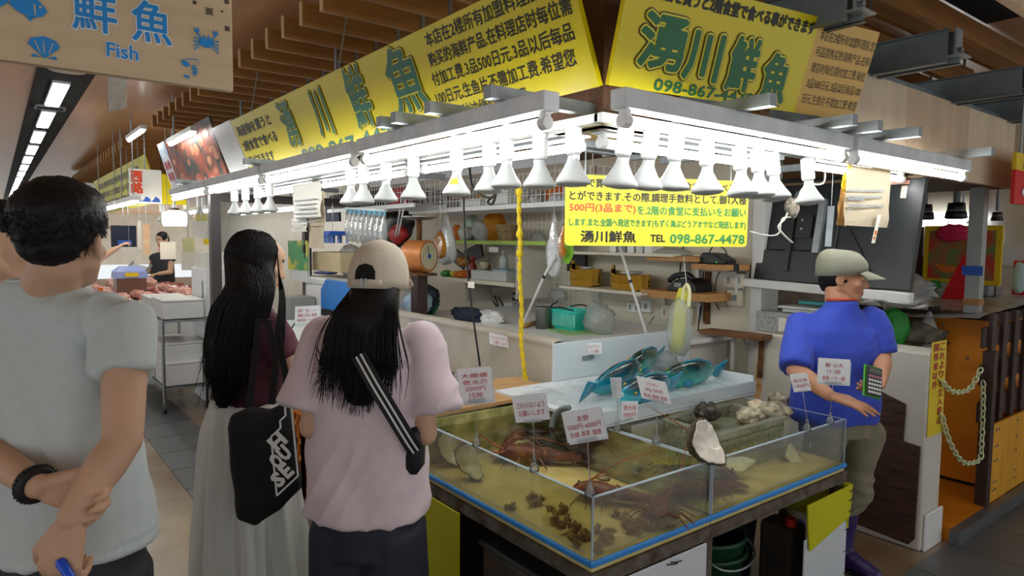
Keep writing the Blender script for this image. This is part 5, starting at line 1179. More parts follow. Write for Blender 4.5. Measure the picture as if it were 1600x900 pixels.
# ---------------------------------------------------------------- the vendor
def vendor():
    D = 3.25; c = DEP(1306, 600, D); fr = Frame(c, facing(.12, -1, 0)); P_ = fr.P      # his right hand is at the viewer's left
    t = thing('person', (fr.b.x, fr.b.y, 0), 'vendor in a blue shirt, grey cap and purple boots behind the tank', 'person')
    C = DEP(1318, 434, D); hf = facing(.86, -.45, -.10)
    b = MB(); q, Mx = head(b, C, hf, Z, 1.0, P_(-.01, -.01, 1.30), .056)
    body(b, fr, dict(hip=.86, waist=.99, chest=1.15, sh=1.27), .18, .125)
    sR, sL = DEP(1252, 505, D + .02), DEP(1360, 497, D - .02); eR, eL = DEP(1243, 578, D - .14), DEP(1378, 556, D - .06); wR, wL = DEP(1297, 618, D - .30), DEP(1378, 590, D - .24)
    limb(b, [sR, eR], [.05, .042]); limb(b, [eR, eR.lerp(wR, .4), wR], [.041, .042, .027]); limb(b, [sL, eL], [.05, .042]); limb(b, [eL, eL.lerp(wL, .4), wL], [.041, .042, .027])
    dR = (DEP(1340, 632, D - .36) - wR).normalized(); hand(b, wR + dR * .01, dR, V((0, 0, -1)) + fw * .2, -dR.cross(V((0, 0, 1))) * 1 + V((0, 0, -.2)), (.15, .12, .14, .2), 1.02, .12, .55, .3)
    dL = (DEP(1362, 618, D - .33) - wL).normalized(); hand(b, wL + dL * .01, dL, facing(-.75, -.3, .5), facing(.2, .5, .6), (.65, .7, .7, .7), 1.0, .05, .6, .4)
    b = fuse(b, .005, 4); paint_face(b, q, 1.0); b.build('body', SKIN(M_skin_t), t, smooth=True)
    h = MB(); h.ball(q(0, -.03, .0), (.080, .085, .062), 24, Mx, 14); h.cap(q(0, -.075, -.03), q(0, -.07, -.05), .035, .03)
    h = fuse(h, .006, 3); drape(h, lambda p, n: .003 * noise.noise(p * 60)); h.build('hair', M_hair, t, smooth=True)
    M_vc = mat('khaki_cap_cotton', '#8f9080', .9, var=.08, scale=20, bump=.1, bscale=200)
    cm = MB(); R = []
    for i in range(9):
        a = i / 8 * PI / 2; rr = math.cos(a) ** .6 if i < 8 else .02; z = math.sin(a)
        R.append([q(.098 * rr * math.cos(2 * PI * k / 32), -.016 + .116 * rr * math.sin(2 * PI * k / 32) - .01 * z, .055 + .078 * z) for k in range(32)])
    cm.loft([[q(.094 * math.cos(2 * PI * k / 32), -.018 + .110 * math.sin(2 * PI * k / 32), .012 + .018 * math.sin(2 * PI * k / 32)) for k in range(32)]] + R); drape(cm, lambda p, n: .004 * noise.noise(p * 22)); co = cm.build('cap', M_vc, t, smooth=True)
    m = MB(); m.grid(lambda a, b_: q(.09 * math.sin((a - .5) * 2.5) * (1 - .1 * b_), .05 + (.045 + .085 * b_) * math.cos((a - .5) * 2.3), .045 - .028 * b_ - .012 * (2 * a - 1) ** 2), 16, 6); m.build('peak', M_vc, co, smooth=True, solid=.004)
    m = MB(); [m.ball(q(.097, -.03 + .02 * i, .05 + .012 * (i % 2)), .0025, 8) for i in range(2)]; m.build('eyelet', M_steel_dark, co)
    M_blue = mat('blue_jersey', '#2c46b8', .8, var=.06, scale=25, sheen=.1)
    s = MB(); s.loft([fr.ring(.775, .200, .148), fr.ring(.88, .205, .155), fr.ring(1.0, .20, .15), fr.ring(1.12, .205, .145), fr.ring(1.21, .195, .12), fr.ring(1.275, .14, .088), fr.ring(1.315, .082, .076, -.005), fr.ring(1.352, .066, .066, -.008)])
    sleeve(s, sR, sR.lerp(eR, .98), .074, .070); sleeve(s, sL, sL.lerp(eL, .96), .072, .066); s.cap(P_(-.1, 0, 1.225), sL, .05, .06); s.cap(P_(.1, 0, 1.225), sR, .05, .06)
    s = fuse(s, .008, 5)
    def folds(p, n):
        l = p - fr.b; a = l.dot(fr.r); w = .011 * noise.noise(V((a * 8, l.dot(fr.f) * 6, p.z * 5)))
        for e_ in (eR, eL):
            d_ = (p - e_).length
            if d_ < .2: w += .008 * max(0, ridge(V((p.x, p.y, p.z + a * .5)), (4, 4, 26), 6)) * (1 - d_ / .2)
        return w + .004 * ridge(V((a + p.z * .4, 0, p.z)), (10, 1, 4), 8)
    drape(s, folds); s.build('shirt', M_blue, t, smooth=True)
    m = MB(); cn = q(0, -.02, -.085); m.tube([P_(-.008 + .062 * math.cos(2 * PI * k / 28), .0 + .060 * math.sin(2 * PI * k / 28), 1.355 + .004 * math.sin(2 * PI * k / 28)) for k in range(28)], .006, 6, closed=True); m.build('collar_lining', mat('orange_lining', '#b8452a', .8), t, smooth=True)
    M_kh = mat('khaki_cotton', '#7f7a66', .85, var=.1, scale=14)
    # legs: left leg in view, right leg behind the tank end
    hipL, hipR = DEP(1350, 670, D + .03), DEP(1292, 670, D + .03); aL = AT(1340, 862, z=.12); aL = V((3.33, 1.585, .1)); aR = V((3.02, 1.70, .1)); kL = V(((hipL.x + aL.x) / 2 + .01, (hipL.y + aL.y) / 2 - .015, .42)); kR = V(((hipR.x + aR.x) / 2, (hipR.y + aR.y) / 2 - .03, .42))
    tr = MB(); tr.loft([fr.ring(.80, .160, .115), fr.ring(.70, .165, .12)])
    for hp, kn, an in ((hipL, kL, aL), (hipR, kR, aR)): limb(tr, [V((hp.x, hp.y, .70)), kn + V((0, 0, .1)), kn - V((0, 0, .02)), V((an.x, an.y, .30)).lerp(kn, .25)], [.095, .078, .076, .074])
    tr = fuse(tr, .009, 5); drape(tr, lambda p, n: .010 * noise.noise(V((p.x * 12, p.y * 12, p.z * 9))) + .009 * max(0, ridge(p, (5, 5, 16), 4)) * math.exp(-((p.z - .42) / .14) ** 2)); tr.build('trousers', M_kh, t, smooth=True)
    M_boot = mat('purple_rubber', '#33245f', .35, var=.12, scale=8)
    for an, kn, dirv in ((aL, kL, facing(.55, -.83, 0)), (aR, kR, facing(.2, -1, 0))):
        m = MB(); top = V((an.x, an.y, .33)).lerp(kn, .2); m.loft([m.ring(top + V((0, 0, .0)), Z, .068, 24), m.ring(top - V((0, 0, .03)), Z, .066, 24), m.ring(V((an.x, an.y, .16)), Z, .054, 24), m.ring(V((an.x, an.y, .07)), Z, .052, 24), m.ring(V((an.x, an.y, .0)), Z, .05, 24)])
        rs = V((dirv.y, -dirv.x, 0)); ft = MB()
        ft.loft([[V((an.x, an.y, 0)) + dirv * x + rs * (w_ * math.cos(2 * PI * k / 20)) + Z * (h_ / 2 + h_ / 2 * math.sin(2 * PI * k / 20)) for k in range(20)] for x, w_, h_ in ((-.07, .025, .06), (-.05, .042, .10), (.02, .046, .12), (.09, .048, .085), (.15, .048, .065), (.19, .036, .05), (.205, .015, .03))])
        m.add(ft.v, ft.f); m = fuse(m, .007, 4); bo = m.build('boot', M_boot, t, smooth=True)
        so = MB(); so.loft([[V((an.x, an.y, z)) + dirv * (.068 + .142 * math.cos(2 * PI * k / 24)) + rs * (.052 * math.sin(2 * PI * k / 24)) for k in range(24)] for z in (0, .018)]); so.build('sole', M_black, bo)
    # calculator in his left hand
    cal = thing('calculator', DEP(1366, 602, D - .36), 'calculator in a green case held by the vendor', 'calculator')
    o = DEP(1352, 616, D - .395); u_ = (DEP(1376, 622, D - .37) - o).normalized(); v_ = (DEP(1361, 577, D - .36) - o); v_ = (v_ - u_ * v_.dot(u_)).normalized(); n_ = u_.cross(v_)
    if n_.dot(fw) > 0: n_ = -n_
    MB().slab(o - u_ * .006 - v_ * .006 - n_ * .012, u_ * .094, v_ * .135, n_ * .010).build('case', mat('bright_green_case', '#3f9a2c', .4), cal, bevel=.004)
    MB().slab(o, u_ * .082, v_ * .123, n_ * .008).build('calculator_body', M_black, cal, bevel=.003)
    m = MB(); m2 = MB()
    for i in range(5):
        for j in range(5): (m2 if j == 4 else m).slab(o + u_ * (.007 + .0145 * i) + v_ * (.010 + .017 * j) + n_ * .008, u_ * .010, v_ * .009, n_ * .0025)
    m.build('keys', M_white, cal); m2.build('top_keys', mat('pink_keys', '#c0788c', .5), cal)
    MB().slab(o + u_ * .008 + v_ * .098 + n_ * .008, u_ * .066, v_ * .02, n_ * .001).build('display', mat('display_grey', '#4a5148', .3), cal)
    return t
vendor()
# ================================================================ inside the stall
def O(name, label, cat, *parts, group=None):
    """a thing from (part name, MB, material, options); one part makes it a single mesh"""
    if len(parts) == 1:
        p = parts[0]; return tag(p[1].build(name, p[2], **(p[3] if len(p) > 3 else {})), label, cat, group)
    a = np.array([v for p in parts if not p[0].startswith('>') for v in p[1].v]); t = thing(name, ((a[:, 0].min() + a[:, 0].max()) / 2, (a[:, 1].min() + a[:, 1].max()) / 2, a[:, 2].min()), label, cat, group); last = t
    for p in parts:
        sub_ = p[0].startswith('>'); o = p[1].build(p[0].lstrip('>'), p[2], last if sub_ else t, **(p[3] if len(p) > 3 else {}))
        if not sub_: last = o
    return t
def ext(px0, py0, px1, py1, x):
    mx, my = (px0 + px1) / 2, (py0 + py1) / 2
    return AT(px1, my, x=x).y, AT(px0, my, x=x).y, AT(mx, py1, x=x).z, AT(mx, py0, x=x).z
def fbox(px0, py0, px1, py1, x, d, mb=None):
    y0, y1, z0, z1 = ext(px0, py0, px1, py1, x); return (mb or MB()).bb((x, y0, z0), (x + d, y1, z1))
def crumple(c, r, seed=1, amp=.28, n=26): # crumpled plastic lump
    m = MB(); m.ball((0, 0, 0), (1, 1, 1), n, k=16).jitter(amp, 1.8, seed).jitter(amp * .45, 6, seed + 9); c = V(c)
    m.v = [tuple(c + V((p[0] * r[0], p[1] * r[1], p[2] * r[2]))) for p in m.v]; return m
SM = dict(smooth=True)
M_bagw = clear('thin_white_plastic', (.9, .92, .92), refl=.04, rough=.2, body='#e6eaea', body_fac=.8, bump=.35, bscale=25)
M_bagc = clear('clear_plastic_bag', (.93, .95, .95), refl=.05, rough=.15, body='#e8eeee', body_fac=.35, bump=.35, bscale=25)
M_bago = clear('orange_plastic_bag', (.9, .6, .2), refl=.04, rough=.2, body='#e09a2c', body_fac=.75, bump=.5, bscale=25)
M_wire = mat('white_wire', '#e3e6e4', .4)
M_or = mat('orange_stuff', '#d9762a', .6); M_redp = mat('red_stuff', '#b3262a', .55); M_grn = mat('green_stuff', '#3f9d4a', .55); M_bl = mat('blue_stuff', '#2a5bb5', .5); M_navy = mat('navy_cloth', '#1a2238', .8); M_paper = mat('paper_sheet', '#e6e4da', .75, var=.04); M_cream = mat('aged_brown_paper', '#bdb097', .8, var=.1, scale=5); M_card_b2 = mat('brown_cardboard', '#a8794a', .8, var=.12); M_grey = mat('grey_plastic', '#8f9698', .5); M_tubw = mat('frosted_tub', '#cfd6d2', .4); M_teal = mat('turquoise_plastic', '#2cc4b4', .4, var=.06); M_ss = mat('brushed_steel', '#8f9192', .3, .9, var=.1, scale=20)
M_boat = mat('varnished_yellow_wood', '#b48a2a', .35, var=.18, scale=4, stretch=(1, 8, 8))
M_shelf = mat('cream_shelf_board', '#dcd6c4', .5)
# --- shelf with the boat trays
y0, y1, z0, z1 = ext(876, 450, 1000, 456, 3.60)
O('storage_shelf', 'white wall shelf holding the yellow wooden boat trays', 'shelf', ('shelf_board', MB().bb((3.60, y0 - .02, z0), (3.95, y1 + .02, z0 + .02)), M_shelf), ('bracket', MB().bb((3.66, y0 + .05, z0 - .025), (3.94, y0 + .07, z0)).bb((3.92, y0 + .05, z0 - .2), (3.945, y0 + .07, z0)), M_white), ('bracket', MB().bb((3.66, y1 - .1, z0 - .025), (3.94, y1 - .08, z0)).bb((3.92, y1 - .1, z0 - .2), (3.945, y1 - .08, z0)), M_white))
zs = z0 + .02
def boat(cy, z, lab, L=.30, w=.10, cx=3.75):
    m = MB(); R = []
    for u_ in np.linspace(-1, 1, 15):
        k = math.sqrt(max(.02, 1 - abs(u_) ** 2.6)); up_ = .045 * max(0, u_ - .2) ** 1.5 + .02 * max(0, -u_ - .4); hw = w * k; zt = z + .05 + up_; zb_ = z + .0 + .04 * max(0, abs(u_) - .6); y = cy + u_ * L / 2
        R.append([V((cx - hw, y, zt)), V((cx - hw * .72, y, zb_)), V((cx + hw * .72, y, zb_)), V((cx + hw, y, zt)), V((cx + hw - .008, y, zt)), V((cx + hw * .66, y, zb_ + .012)), V((cx - hw * .66, y, zb_ + .012)), V((cx - hw + .008, y, zt))])
    m.loft(R); O('boat_tray', lab, 'tray', ('hull', m, M_boat), ('prow', MB().bb((cx - .012, cy + L * .46, z + .03), (cx + .012, cy + L * .52, z + .12)), M_boat), group='wooden boat trays on the shelf')
c1, c2_ = (AT(915, 440, x=3.75).y, AT(985, 440, x=3.75).y)
for k, w in enumerate(('lowest', 'second', 'third', 'topmost')): boat(c1, zs + .001 + .027 * k, 'yellow wooden boat tray, %s of the stack nearer the wire grid' % w, .30)
for k, w in enumerate(('lowest', 'middle', 'topmost')): boat(c2_, zs + .001 + .030 * k, 'yellow wooden boat tray, %s of the stack nearer the telephone' % w, .36)
for c, z, r, lab in ((c1 - .02, zs + .135, .055, 'small stack of white dishes in the boat trays nearer the wire grid'), (c2_ - .01, zs + .115, .085, 'white oval dish lying in the boat trays nearer the telephone')):
    O('dish', lab, 'dish', ('plate', MB().lathe([(0, 0), (r * .6, 0), (r, .015), (r, .02), (r * .55, .008), (0, .008)], (3.75, c, z), 24), M_white, SM))
O('black_box', 'black folded tray standing behind the boat trays', 'tray', ('x', fbox(886, 398, 914, 424, 3.84, .03), M_black))
y0, y1, z0, _ = ext(880, 391, 1050, 399, 3.62)
O('storage_shelf', 'upper white wall shelf right below the yellow notice', 'shelf', ('shelf_board', MB().bb((3.62, y0, z0), (3.95, y1, z0 + .02)), M_shelf), ('bracket', MB().bb((3.9, y0 + .1, z0 - .15), (3.94, y0 + .12, z0)), M_white))
for i, (a, b_, h, m) in enumerate(((953, 962, .07, M_white), (966, 977, .08, M_grey), (980, 990, .07, M_white), (994, 1004, .085, M_tubw), (1007, 1018, .07, M_white))):
    O('storage_box', ('small white box on the upper shelf, first from the grid side', 'small grey box on the upper shelf, second from the grid side', 'small white box on the upper shelf, third from the grid side', 'small pale box on the upper shelf, fourth from the grid side', 'small white box on the upper shelf nearest the wooden shelf')[i], 'box', ('x', MB().bb((3.68, AT(b_, 390, x=3.68).y, z0 + .02), (3.8, AT(a, 390, x=3.68).y, z0 + .02 + h)), m))
# --- wooden shelves, phone, card reader
M_pl2 = mat('bare_pine_shelf', '#b5854e', .6, var=.15, scale=4, stretch=(1, 9, 9))
for (a, b_, c, d), lab in (((1010, 400, 1088, 408), 'bare wooden shelf with a plastic bag on it below the notice'), ((1080, 413, 1136, 422), 'bare wooden shelf holding the black card reader'), ((1000, 456, 1106, 468), 'bare wooden shelf under the black telephone')):
    y0, y1, z0, z1 = ext(a, b_, c, d, 3.66); O('wood_shelf', lab, 'shelf', ('shelf_board', MB().bb((3.66, y0, z0), (3.95, y1, z1)), M_pl2, dict(bevel=.003)), ('bracket', MB().prism([(0, 0), (.22, 0), (.26, -.03), (.26, -.16), (.235, -.16), (.22, -.04)], (3.68, (y0 + y1) / 2 - .05, z0), X, Z, V((0, .02, 0))), M_white))
ph = ext(1035, 432, 1090, 458, 3.70); yc = (ph[0] + ph[1]) / 2; zb = ext(1000, 456, 1106, 468, 3.66)[3]
O('telephone', 'black desk telephone on the lowest wooden shelf', 'telephone', ('base', MB().prism([(-.12, 0), (.12, 0), (.12, .05), (.04, .095), (-.06, .075), (-.12, .025)], (3.72, yc, zb), V((0, -1, 0)), Z, V((.18, 0, 0))), M_black, dict(bevel=.006)), ('handset', MB().tube(bez([(3.70, yc + .09, zb + .07), (3.70, yc + .04, zb + .105), (3.70, yc - .06, zb + .12), (3.70, yc - .11, zb + .09)], 5), .02, 10), M_black, SM), ('keypad', MB().bb((3.715, yc + .0, zb + .03), (3.72, yc + .06, zb + .06)), M_grey))
ph = ext(1092, 396, 1135, 416, 3.72); yc = (ph[0] + ph[1]) / 2; zb = ext(1080, 413, 1136, 422, 3.66)[3]
O('card_reader', 'black card reader with a looped cable on a wooden shelf', 'device', ('body', MB().prism([(-.10, 0), (.10, 0), (.10, .03), (.02, .07), (-.07, .075), (-.10, .03)], (3.70, yc, zb), V((0, -1, 0)), Z, V((.14, 0, 0))), M_black, dict(bevel=.008)), ('cable', MB().tube(bez([(3.76, yc + .06, zb + .06), (3.76, yc + .02, zb + .12), (3.76, yc - .06, zb + .10), (3.76, yc - .09, zb + .04)], 6), .004, 6), M_rubber, SM), ('indicator', MB().bb((3.695, yc - .05, zb + .012), (3.70, yc - .045, zb + .017)), emit('green_indicator', '#30ff60', 1.5)))
O('plastic_bag', 'flat clear plastic bag lying on the topmost wooden shelf', 'bag', ('x', crumple(AT(1050, 396, x=3.76), (.06, .17, .035), 5), M_bagc, SM))
y, z = AT(1145, 418, x=3.75).y, AT(1145, 418, x=3.75).z
O('adaptor', 'black plug adaptor hanging beside the card reader', 'adaptor', ('body', MB().box((3.75, y, z), (.05, .07, .05), .3), M_black, dict(bevel=.006)), ('cord', MB().tube(bez([(3.75, y + .02, z), (3.78, y + .13, z - .05), (3.85, y + .2, z - .22), (3.93, y + .22, z - .3)], 6), .004, 6), M_rubber, SM), ('plug', MB().box((3.75, y - .06, z - .03), (.02, .05, .015), .5), M_black))
for (a, b_, c, d), lab, m in (((1131, 426, 1163, 450), 'white wall outlet box below the card reader', M_shelf), ((1120, 453, 1134, 480), 'beige light switch plate on the stall wall', M_cream), ((1136, 453, 1160, 478), 'blank white cover plate right of the light switch', M_wall), ((1033, 478, 1083, 503), 'white power outlet strip below the telephone shelf', M_shelf), ((980, 473, 1000, 488), 'small white notice plate on the wall left of the telephone', M_white), ((1002, 469, 1017, 488), 'white plate on the wall beside the small notice plate', M_white)):
    y0, y1, z0, z1 = ext(a, b_, c, d, 3.92); p = MB().bb((3.915, y0, z0), (3.95, y1, z1)); q_ = MB(); n_ = max(1, int((y1 - y0) / .06))
    for i in range(n_): q_.bb((3.912, y0 + (i + .35) * (y1 - y0) / n_, (z0 + z1) / 2 - .02), (3.916, y0 + (i + .65) * (y1 - y0) / n_, (z0 + z1) / 2 + .02))
    O('wall_outlet', lab, 'outlet', ('plate', p, m, dict(bevel=.004)), ('socket', q_, M_grey))
O('shelf_upright', 'rusted shelf upright on the wall right of the telephone', 'bracket', ('x', fbox(1100, 424, 1108, 506, 3.93, .02), M_rust))
for pts, r, lab in (([(1068, 384), (1064, 410), (1061, 440)], .006, 'black cable hanging from the notice down to the telephone'), ([(1099, 424), (1097, 470), (1091, 515), (1094, 535), (1089, 552)], .005, 'black cable running down the wall below the card reader'), ([(1094, 480), (1090, 520), (1088, 540), (1093, 552)], .004, 'second black cable down the wall, slightly nearer the telephone'), ([(1022, 494), (1012, 510), (1004, 516), (1018, 508)], .003, 'thin black cord by the stick end on the wall')):
    O('cable', lab, 'cable', ('x', MB().tube(bez([AT(x, y, x=3.9) for x, y in pts], 6), r, 6), M_rubber, SM))
# --- wire grid on the wall
y0, y1, z0, z1 = ext(800, 330, 897, 476, 3.86); g = MB()
for i in range(15): yy = y0 + (y1 - y0) * i / 14; g.bb((3.86, yy - .002, z0), (3.864, yy + .002, z1))
for i in range(17): zz = z0 + (z1 - z0) * i / 16; g.bb((3.856, y0, zz - .002), (3.86, y1, zz + .002))
O('wire_grid', 'white wire grid panel fixed to the stall wall behind the yellow rope', 'grid', ('x', g, M_wire))
for i, (a, lab, m, s_) in enumerate((((840, 360, 828, 394), 'clear bag with white writing hooked on the wire grid', M_bagc, 3), ((847, 412, 820, 450), 'clear bag of small things hooked low on the wire grid', M_bagc, 4), ((872, 452, 850, 470), 'empty clear bag at the foot of the wire grid', M_bagc, 5))):
    p = AT(a[0], (a[1] + a[3]) / 2, x=3.82); O('plastic_bag', lab, 'bag', ('x', crumple(p, (.03, .10, .09 if i < 2 else .06), s_), m, SM))
O('outlet_cube', 'small black cube plug on the wall at the foot of the grid', 'plug', ('body', fbox(799, 458, 810, 470, 3.9, .05), M_black, dict(bevel=.004)), ('face', fbox(801, 460, 806, 466, 3.897, .004), M_white))
# --- left part: shelf unit with clutter
M_lime = mat('lime_edge', '#a9c75a', .5)
y0, y1, z0, z1 = ext(690, 376, 852, 382, 3.45)
O('storage_shelf', 'shelf with a lime green edge holding bags and a woven basket', 'shelf', ('shelf_board', MB().bb((3.46, y0, z0), (3.95, y1, z1)), M_shelf), ('edge_strip', MB().bb((3.45, y0, z0), (3.46, y1, z1)), M_lime)); zA = z1
y0, y1, z0, z1 = ext(682, 437, 802, 443, 3.45); zB = z1
O('storage_shelf', 'lower shelf crowded with tubs, bottles and orange nets', 'shelf', ('shelf_board', MB().bb((3.45, y0, z0), (3.95, y1, z1)), M_shelf), ('side_panel', MB().bb((3.47, y0 - .03, z0 - .1), (3.95, y0 - .01, zA - .02)), M_wall_w), ('bracket', MB().bb((3.6, y1 - .3, z0 - .2), (3.95, y1 - .27, z0)), M_wall_w))
def on(px, x, z): p = AT(px, 400, x=x); return V((x, p.y, z))
for i, (px, x, r, m, lab) in enumerate(((752, 3.62, (.09, .10, .10), M_bagw, 'crumpled white bag on the lime-edged shelf left of the woven basket'), (727, 3.6, (.07, .07, .07), M_tubw, 'pale crumpled bag on the lime-edged shelf by the thin black cable'), (772, 3.72, (.10, .11, .15), M_bago, 'tall amber plastic bag behind the woven basket'), (715, 3.6, (.05, .06, .08), M_or, 'orange net bag on the lime-edged shelf near the hanging bags'), (703, 3.6, (.05, .05, .06), M_grn, 'green bundle at the end of the lime-edged shelf'), (738, 3.75, (.08, .08, .13), mat('pale_green_bag', '#b6d0ba', .5), 'pale green bag behind the white one on the lime-edged shelf'))):
    O('plastic_bag', lab, 'bag', ('x', crumple(on(px, x, zA + r[2] * .9), r, 10 + i), m, SM))
p = on(792, 3.58, zA); w = MB()
for k in range(7): w.lathe([(.075 + .004 * k + .004 * (k % 2), .02 * k), (.08 + .004 * k, .02 * k + .01), (.075 + .004 * k + .004 * ((k + 1) % 2), .02 * k + .02)], p, 28, caps=False)
O('woven_basket', 'round woven basket at the end of the lime-edged shelf', 'basket', ('weave', w, mat('wicker', '#8b7850', .8, var=.3, scale=60, bump=.4)), ('bottom', MB().lathe([(0, .0), (.076, .0), (.076, .01), (0, .01)], p, 24), MATS['wicker']))
p = on(768, 3.55, zB); O('food_tub', 'long frosted tub on the lower shelf', 'tub', ('tub_body', MB().bb((3.49, AT(792, 430, x=3.5).y, zB), (3.70, AT(737, 430, x=3.5).y, zB + .085)), M_tubw, dict(bevel=.006)), ('blue_lid', MB().bb((3.50, AT(792, 430, x=3.5).y, zB + .085), (3.68, AT(770, 430, x=3.5).y, zB + .10)), mat('pale_blue_lid', '#a6c3cf', .4)))
for px, x, h, r, m1, m2, lab in ((739, 3.6, .2, .04, mat('red_sauce', '#8d2a22', .3), M_redp, 'red sauce bottle standing behind the frosted tub'), (762, 3.66, .2, .03, mat('amber_bottle', '#7a5a26', .3), M_grey, 'amber bottle behind the cream cup'), (787, 3.6, .17, .04, M_tubw, M_white, 'clear bottle with a tall white nozzle on the frosted tub'), (756, 3.5, .0, .0, 0, 0, '')):
    if not m1: continue
    p = on(px, x, zB + (.10 if 'nozzle' in lab else .0)); O('bottle', lab, 'bottle', ('bottle_body', MB().lathe([(0, 0), (r, 0), (r, h * .55), (r * .4, h * .75), (r * .4, h * .85), (0, h * .85)], p, 18), m1, SM), ('bottle_cap', MB().lathe([(0, h * .85), (r * .5, h * .85), (r * .45, h), (0, h)], p, 14), m2, SM))
p = on(757, 3.56, zB + .101); O('cup', 'cream cup standing on the frosted tub', 'cup', ('x', MB().lathe([(0, 0), (.032, 0), (.045, .05), (.045, .058), (.038, .055), (.028, .01), (0, .01)], p, 22), mat('cream_ceramic', '#d9d2b0', .35), SM))
for i, (px, r, m, lab) in enumerate(((722, (.06, .09, .035), M_or, 'orange net heap at the front of the lower shelf'), (697, (.05, .07, .03), M_grn, 'green net heap at the end of the lower shelf'), (712, (.05, .05, .03), mat('yellow_cloth', '#d8cf4a', .7), 'yellow cloth between the green and orange heaps'), (725, (.06, .08, .05), mat('striped_pack', '#5a3c2a', .6, scale=30, col2='#d99a3c'), 'striped snack packet leaning on the lower shelf'))):
    O('heap', lab, 'bundle', ('x', crumple(on(px, 3.52 + .08 * (i == 3), zB + r[2] + .1 * (i == 3)), r, 30 + i, .35), m, SM))
for i, (px, py, rz, lab) in enumerate(((715, 402, .4, 'dark flat box leaning above the striped packet'), (740, 396, -.3, 'dark slanted folder on the lower shelf'))):
    p = AT(px, py, x=3.75); O('folder', lab, 'folder', ('x', MB().box(p, (.02, .3, .14), m=Matrix.Rotation(rz, 3, 'X')), M_black))
O('paper_label', 'small white paper label hung below the lime-edged shelf', 'label', ('x', fbox(764, 386, 778, 394, 3.44, .002), M_paper))
# --- wire racks under the lights
def rack(x, y0, y1, z0, h, d, lab):
    g = MB(); n = int((y1 - y0) / .05)
    for i in range(n + 1): y = y0 + (y1 - y0) * i / n; g.bb((x - .002, y - .002, z0), (x + .002, y + .002, z0 + h)); g.bb((x, y - .002, z0 - .002), (x + d, y + .002, z0 + .002))
    for k in range(5): z = z0 + h * k / 4; g.bb((x - .002, y0, z - .002), (x + .002, y1, z + .002))
    for k in range(6): g.bb((x + d * k / 5 - .002, y0, z0 - .002), (x + d * k / 5 + .002, y1, z0 + .002))
    ee = []
    for y in (y0, y1):
        e = MB()
        for k in range(5): z = z0 + h * k / 4; e.bb((x, y - .002, z - .002), (x + d, y + .002, z + .002))
        for k in range(7): e.bb((x + d * k / 6 - .002, y - .002, z0), (x + d * k / 6 + .002, y + .002, z0 + h))
        ee.append(('end_mesh', e, M_wire))
    b = MB().bb((x - .008, y0, z0 - .035), (x + .008, y1, z0)).bb((x + d - .008, y0, z0 - .035), (x + d + .008, y1, z0))
    hg = MB(); [hg.cone((x + dx, y, z0 + h - .01), (x + dx, y, 2.95), .004) for y in (y0 + .05, y1 - .05) for dx in (.02, d - .02)]
    return O('wire_rack', lab, 'rack', ('mesh', g, M_wire), *ee, ('rail', b, M_white), ('hanger', hg, M_wire))
a = AT(882, 322, x=3.15); b2 = AT(640, 330, x=3.15)
rack(3.15, a.y - .3, b2.y, 1.90, .22, .45, 'long white wire rack full of bowls and bags under the lights'); zr_ = 1.904
for i, (px, x, dims, m, lab) in enumerate(((672, 3.35, (.30, .24, .20), M_grey, 'grey box in the wire rack behind the bulb with the sticker'), (740, 3.22, (.08, .3, .05), M_white, 'white tray in the wire rack left of the dangling black cable'), (790, 3.25, (.2, .30, .09), M_tubw, 'pale tub with scribbled letters in the wire rack'))):
    p = on(px, x, zr_); O('storage_box', lab, 'box', ('box_body', MB().box(p + V((0, 0, dims[2] / 2)), dims), m, dict(bevel=.008)), ('box_lid', MB().box(p + V((0, 0, dims[2] + .006)), (dims[0] + .01, dims[1] + .01, .012)), M_white))
for i, (px, x, r, lab) in enumerate(((836, 3.27, .07, 'white patterned bowl in the wire rack near the notice, first of two'), (868, 3.27, .075, 'white patterned bowl in the wire rack nearest the notice'))):
    p = on(px, x, zr_); O('bowl', lab, 'bowl', ('x', MB().lathe([(.03, .07), (r, .0), (r - .006, .004), (.028, .062), (0, .062)], p, 24), mat('patterned_bowl', '#e2e4e2', .3, scale=40, col2='#9aa0a6') if i == 0 else MATS['patterned_bowl'], SM))
for i, (px, x, r, m, lab) in enumerate(((700, 3.3, (.1, .16, .05), M_bagc, 'clear plastic heap at the left of the long rack'), (808, 3.45, (.1, .16, .09), M_bagc, 'clear plastic bag of red trays at the back of the rack'), (760, 3.5, (.08, .12, .11), mat('yellow_towel', '#d8b04a', .8), 'yellow towel bundle on the rack above the dangling cable'), (864, 3.5, (.06, .08, .11), M_or, 'bright orange packet standing at the back of the rack'), (690, 3.5, (.05, .08, .05), M_or, 'orange packet on the grey box in the rack'), (830, 3.5, (.1, .12, .10), M_bagw, 'white bag heap between the orange packet and the towel'))):
    O('bag_heap', lab, 'bag', ('x', crumple(on(px, x, zr_ + r[2] * .95), r, 50 + i, .3), m, SM))
a = AT(648, 300, x=2.82); b2 = AT(512, 300, x=2.82)
rack(2.82, a.y, b2.y, 1.93, .2, .3, 'second white wire rack with black and red bags farther along')
for i, (px, m, lab) in enumerate(((528, M_black, 'black bag in the second rack, farthest along'), (556, M_black, 'black bag with red letters in the second rack, middle'), (590, M_black, 'black bag in the second rack nearest the grey box'), (622, M_redp, 'red and black packet in the second rack'))):
    O('bag_heap', lab, 'bag', ('x', crumple(on(px, 2.97, 1.934 + .085), (.09, .2, .085), 70 + i, .22), m, SM))
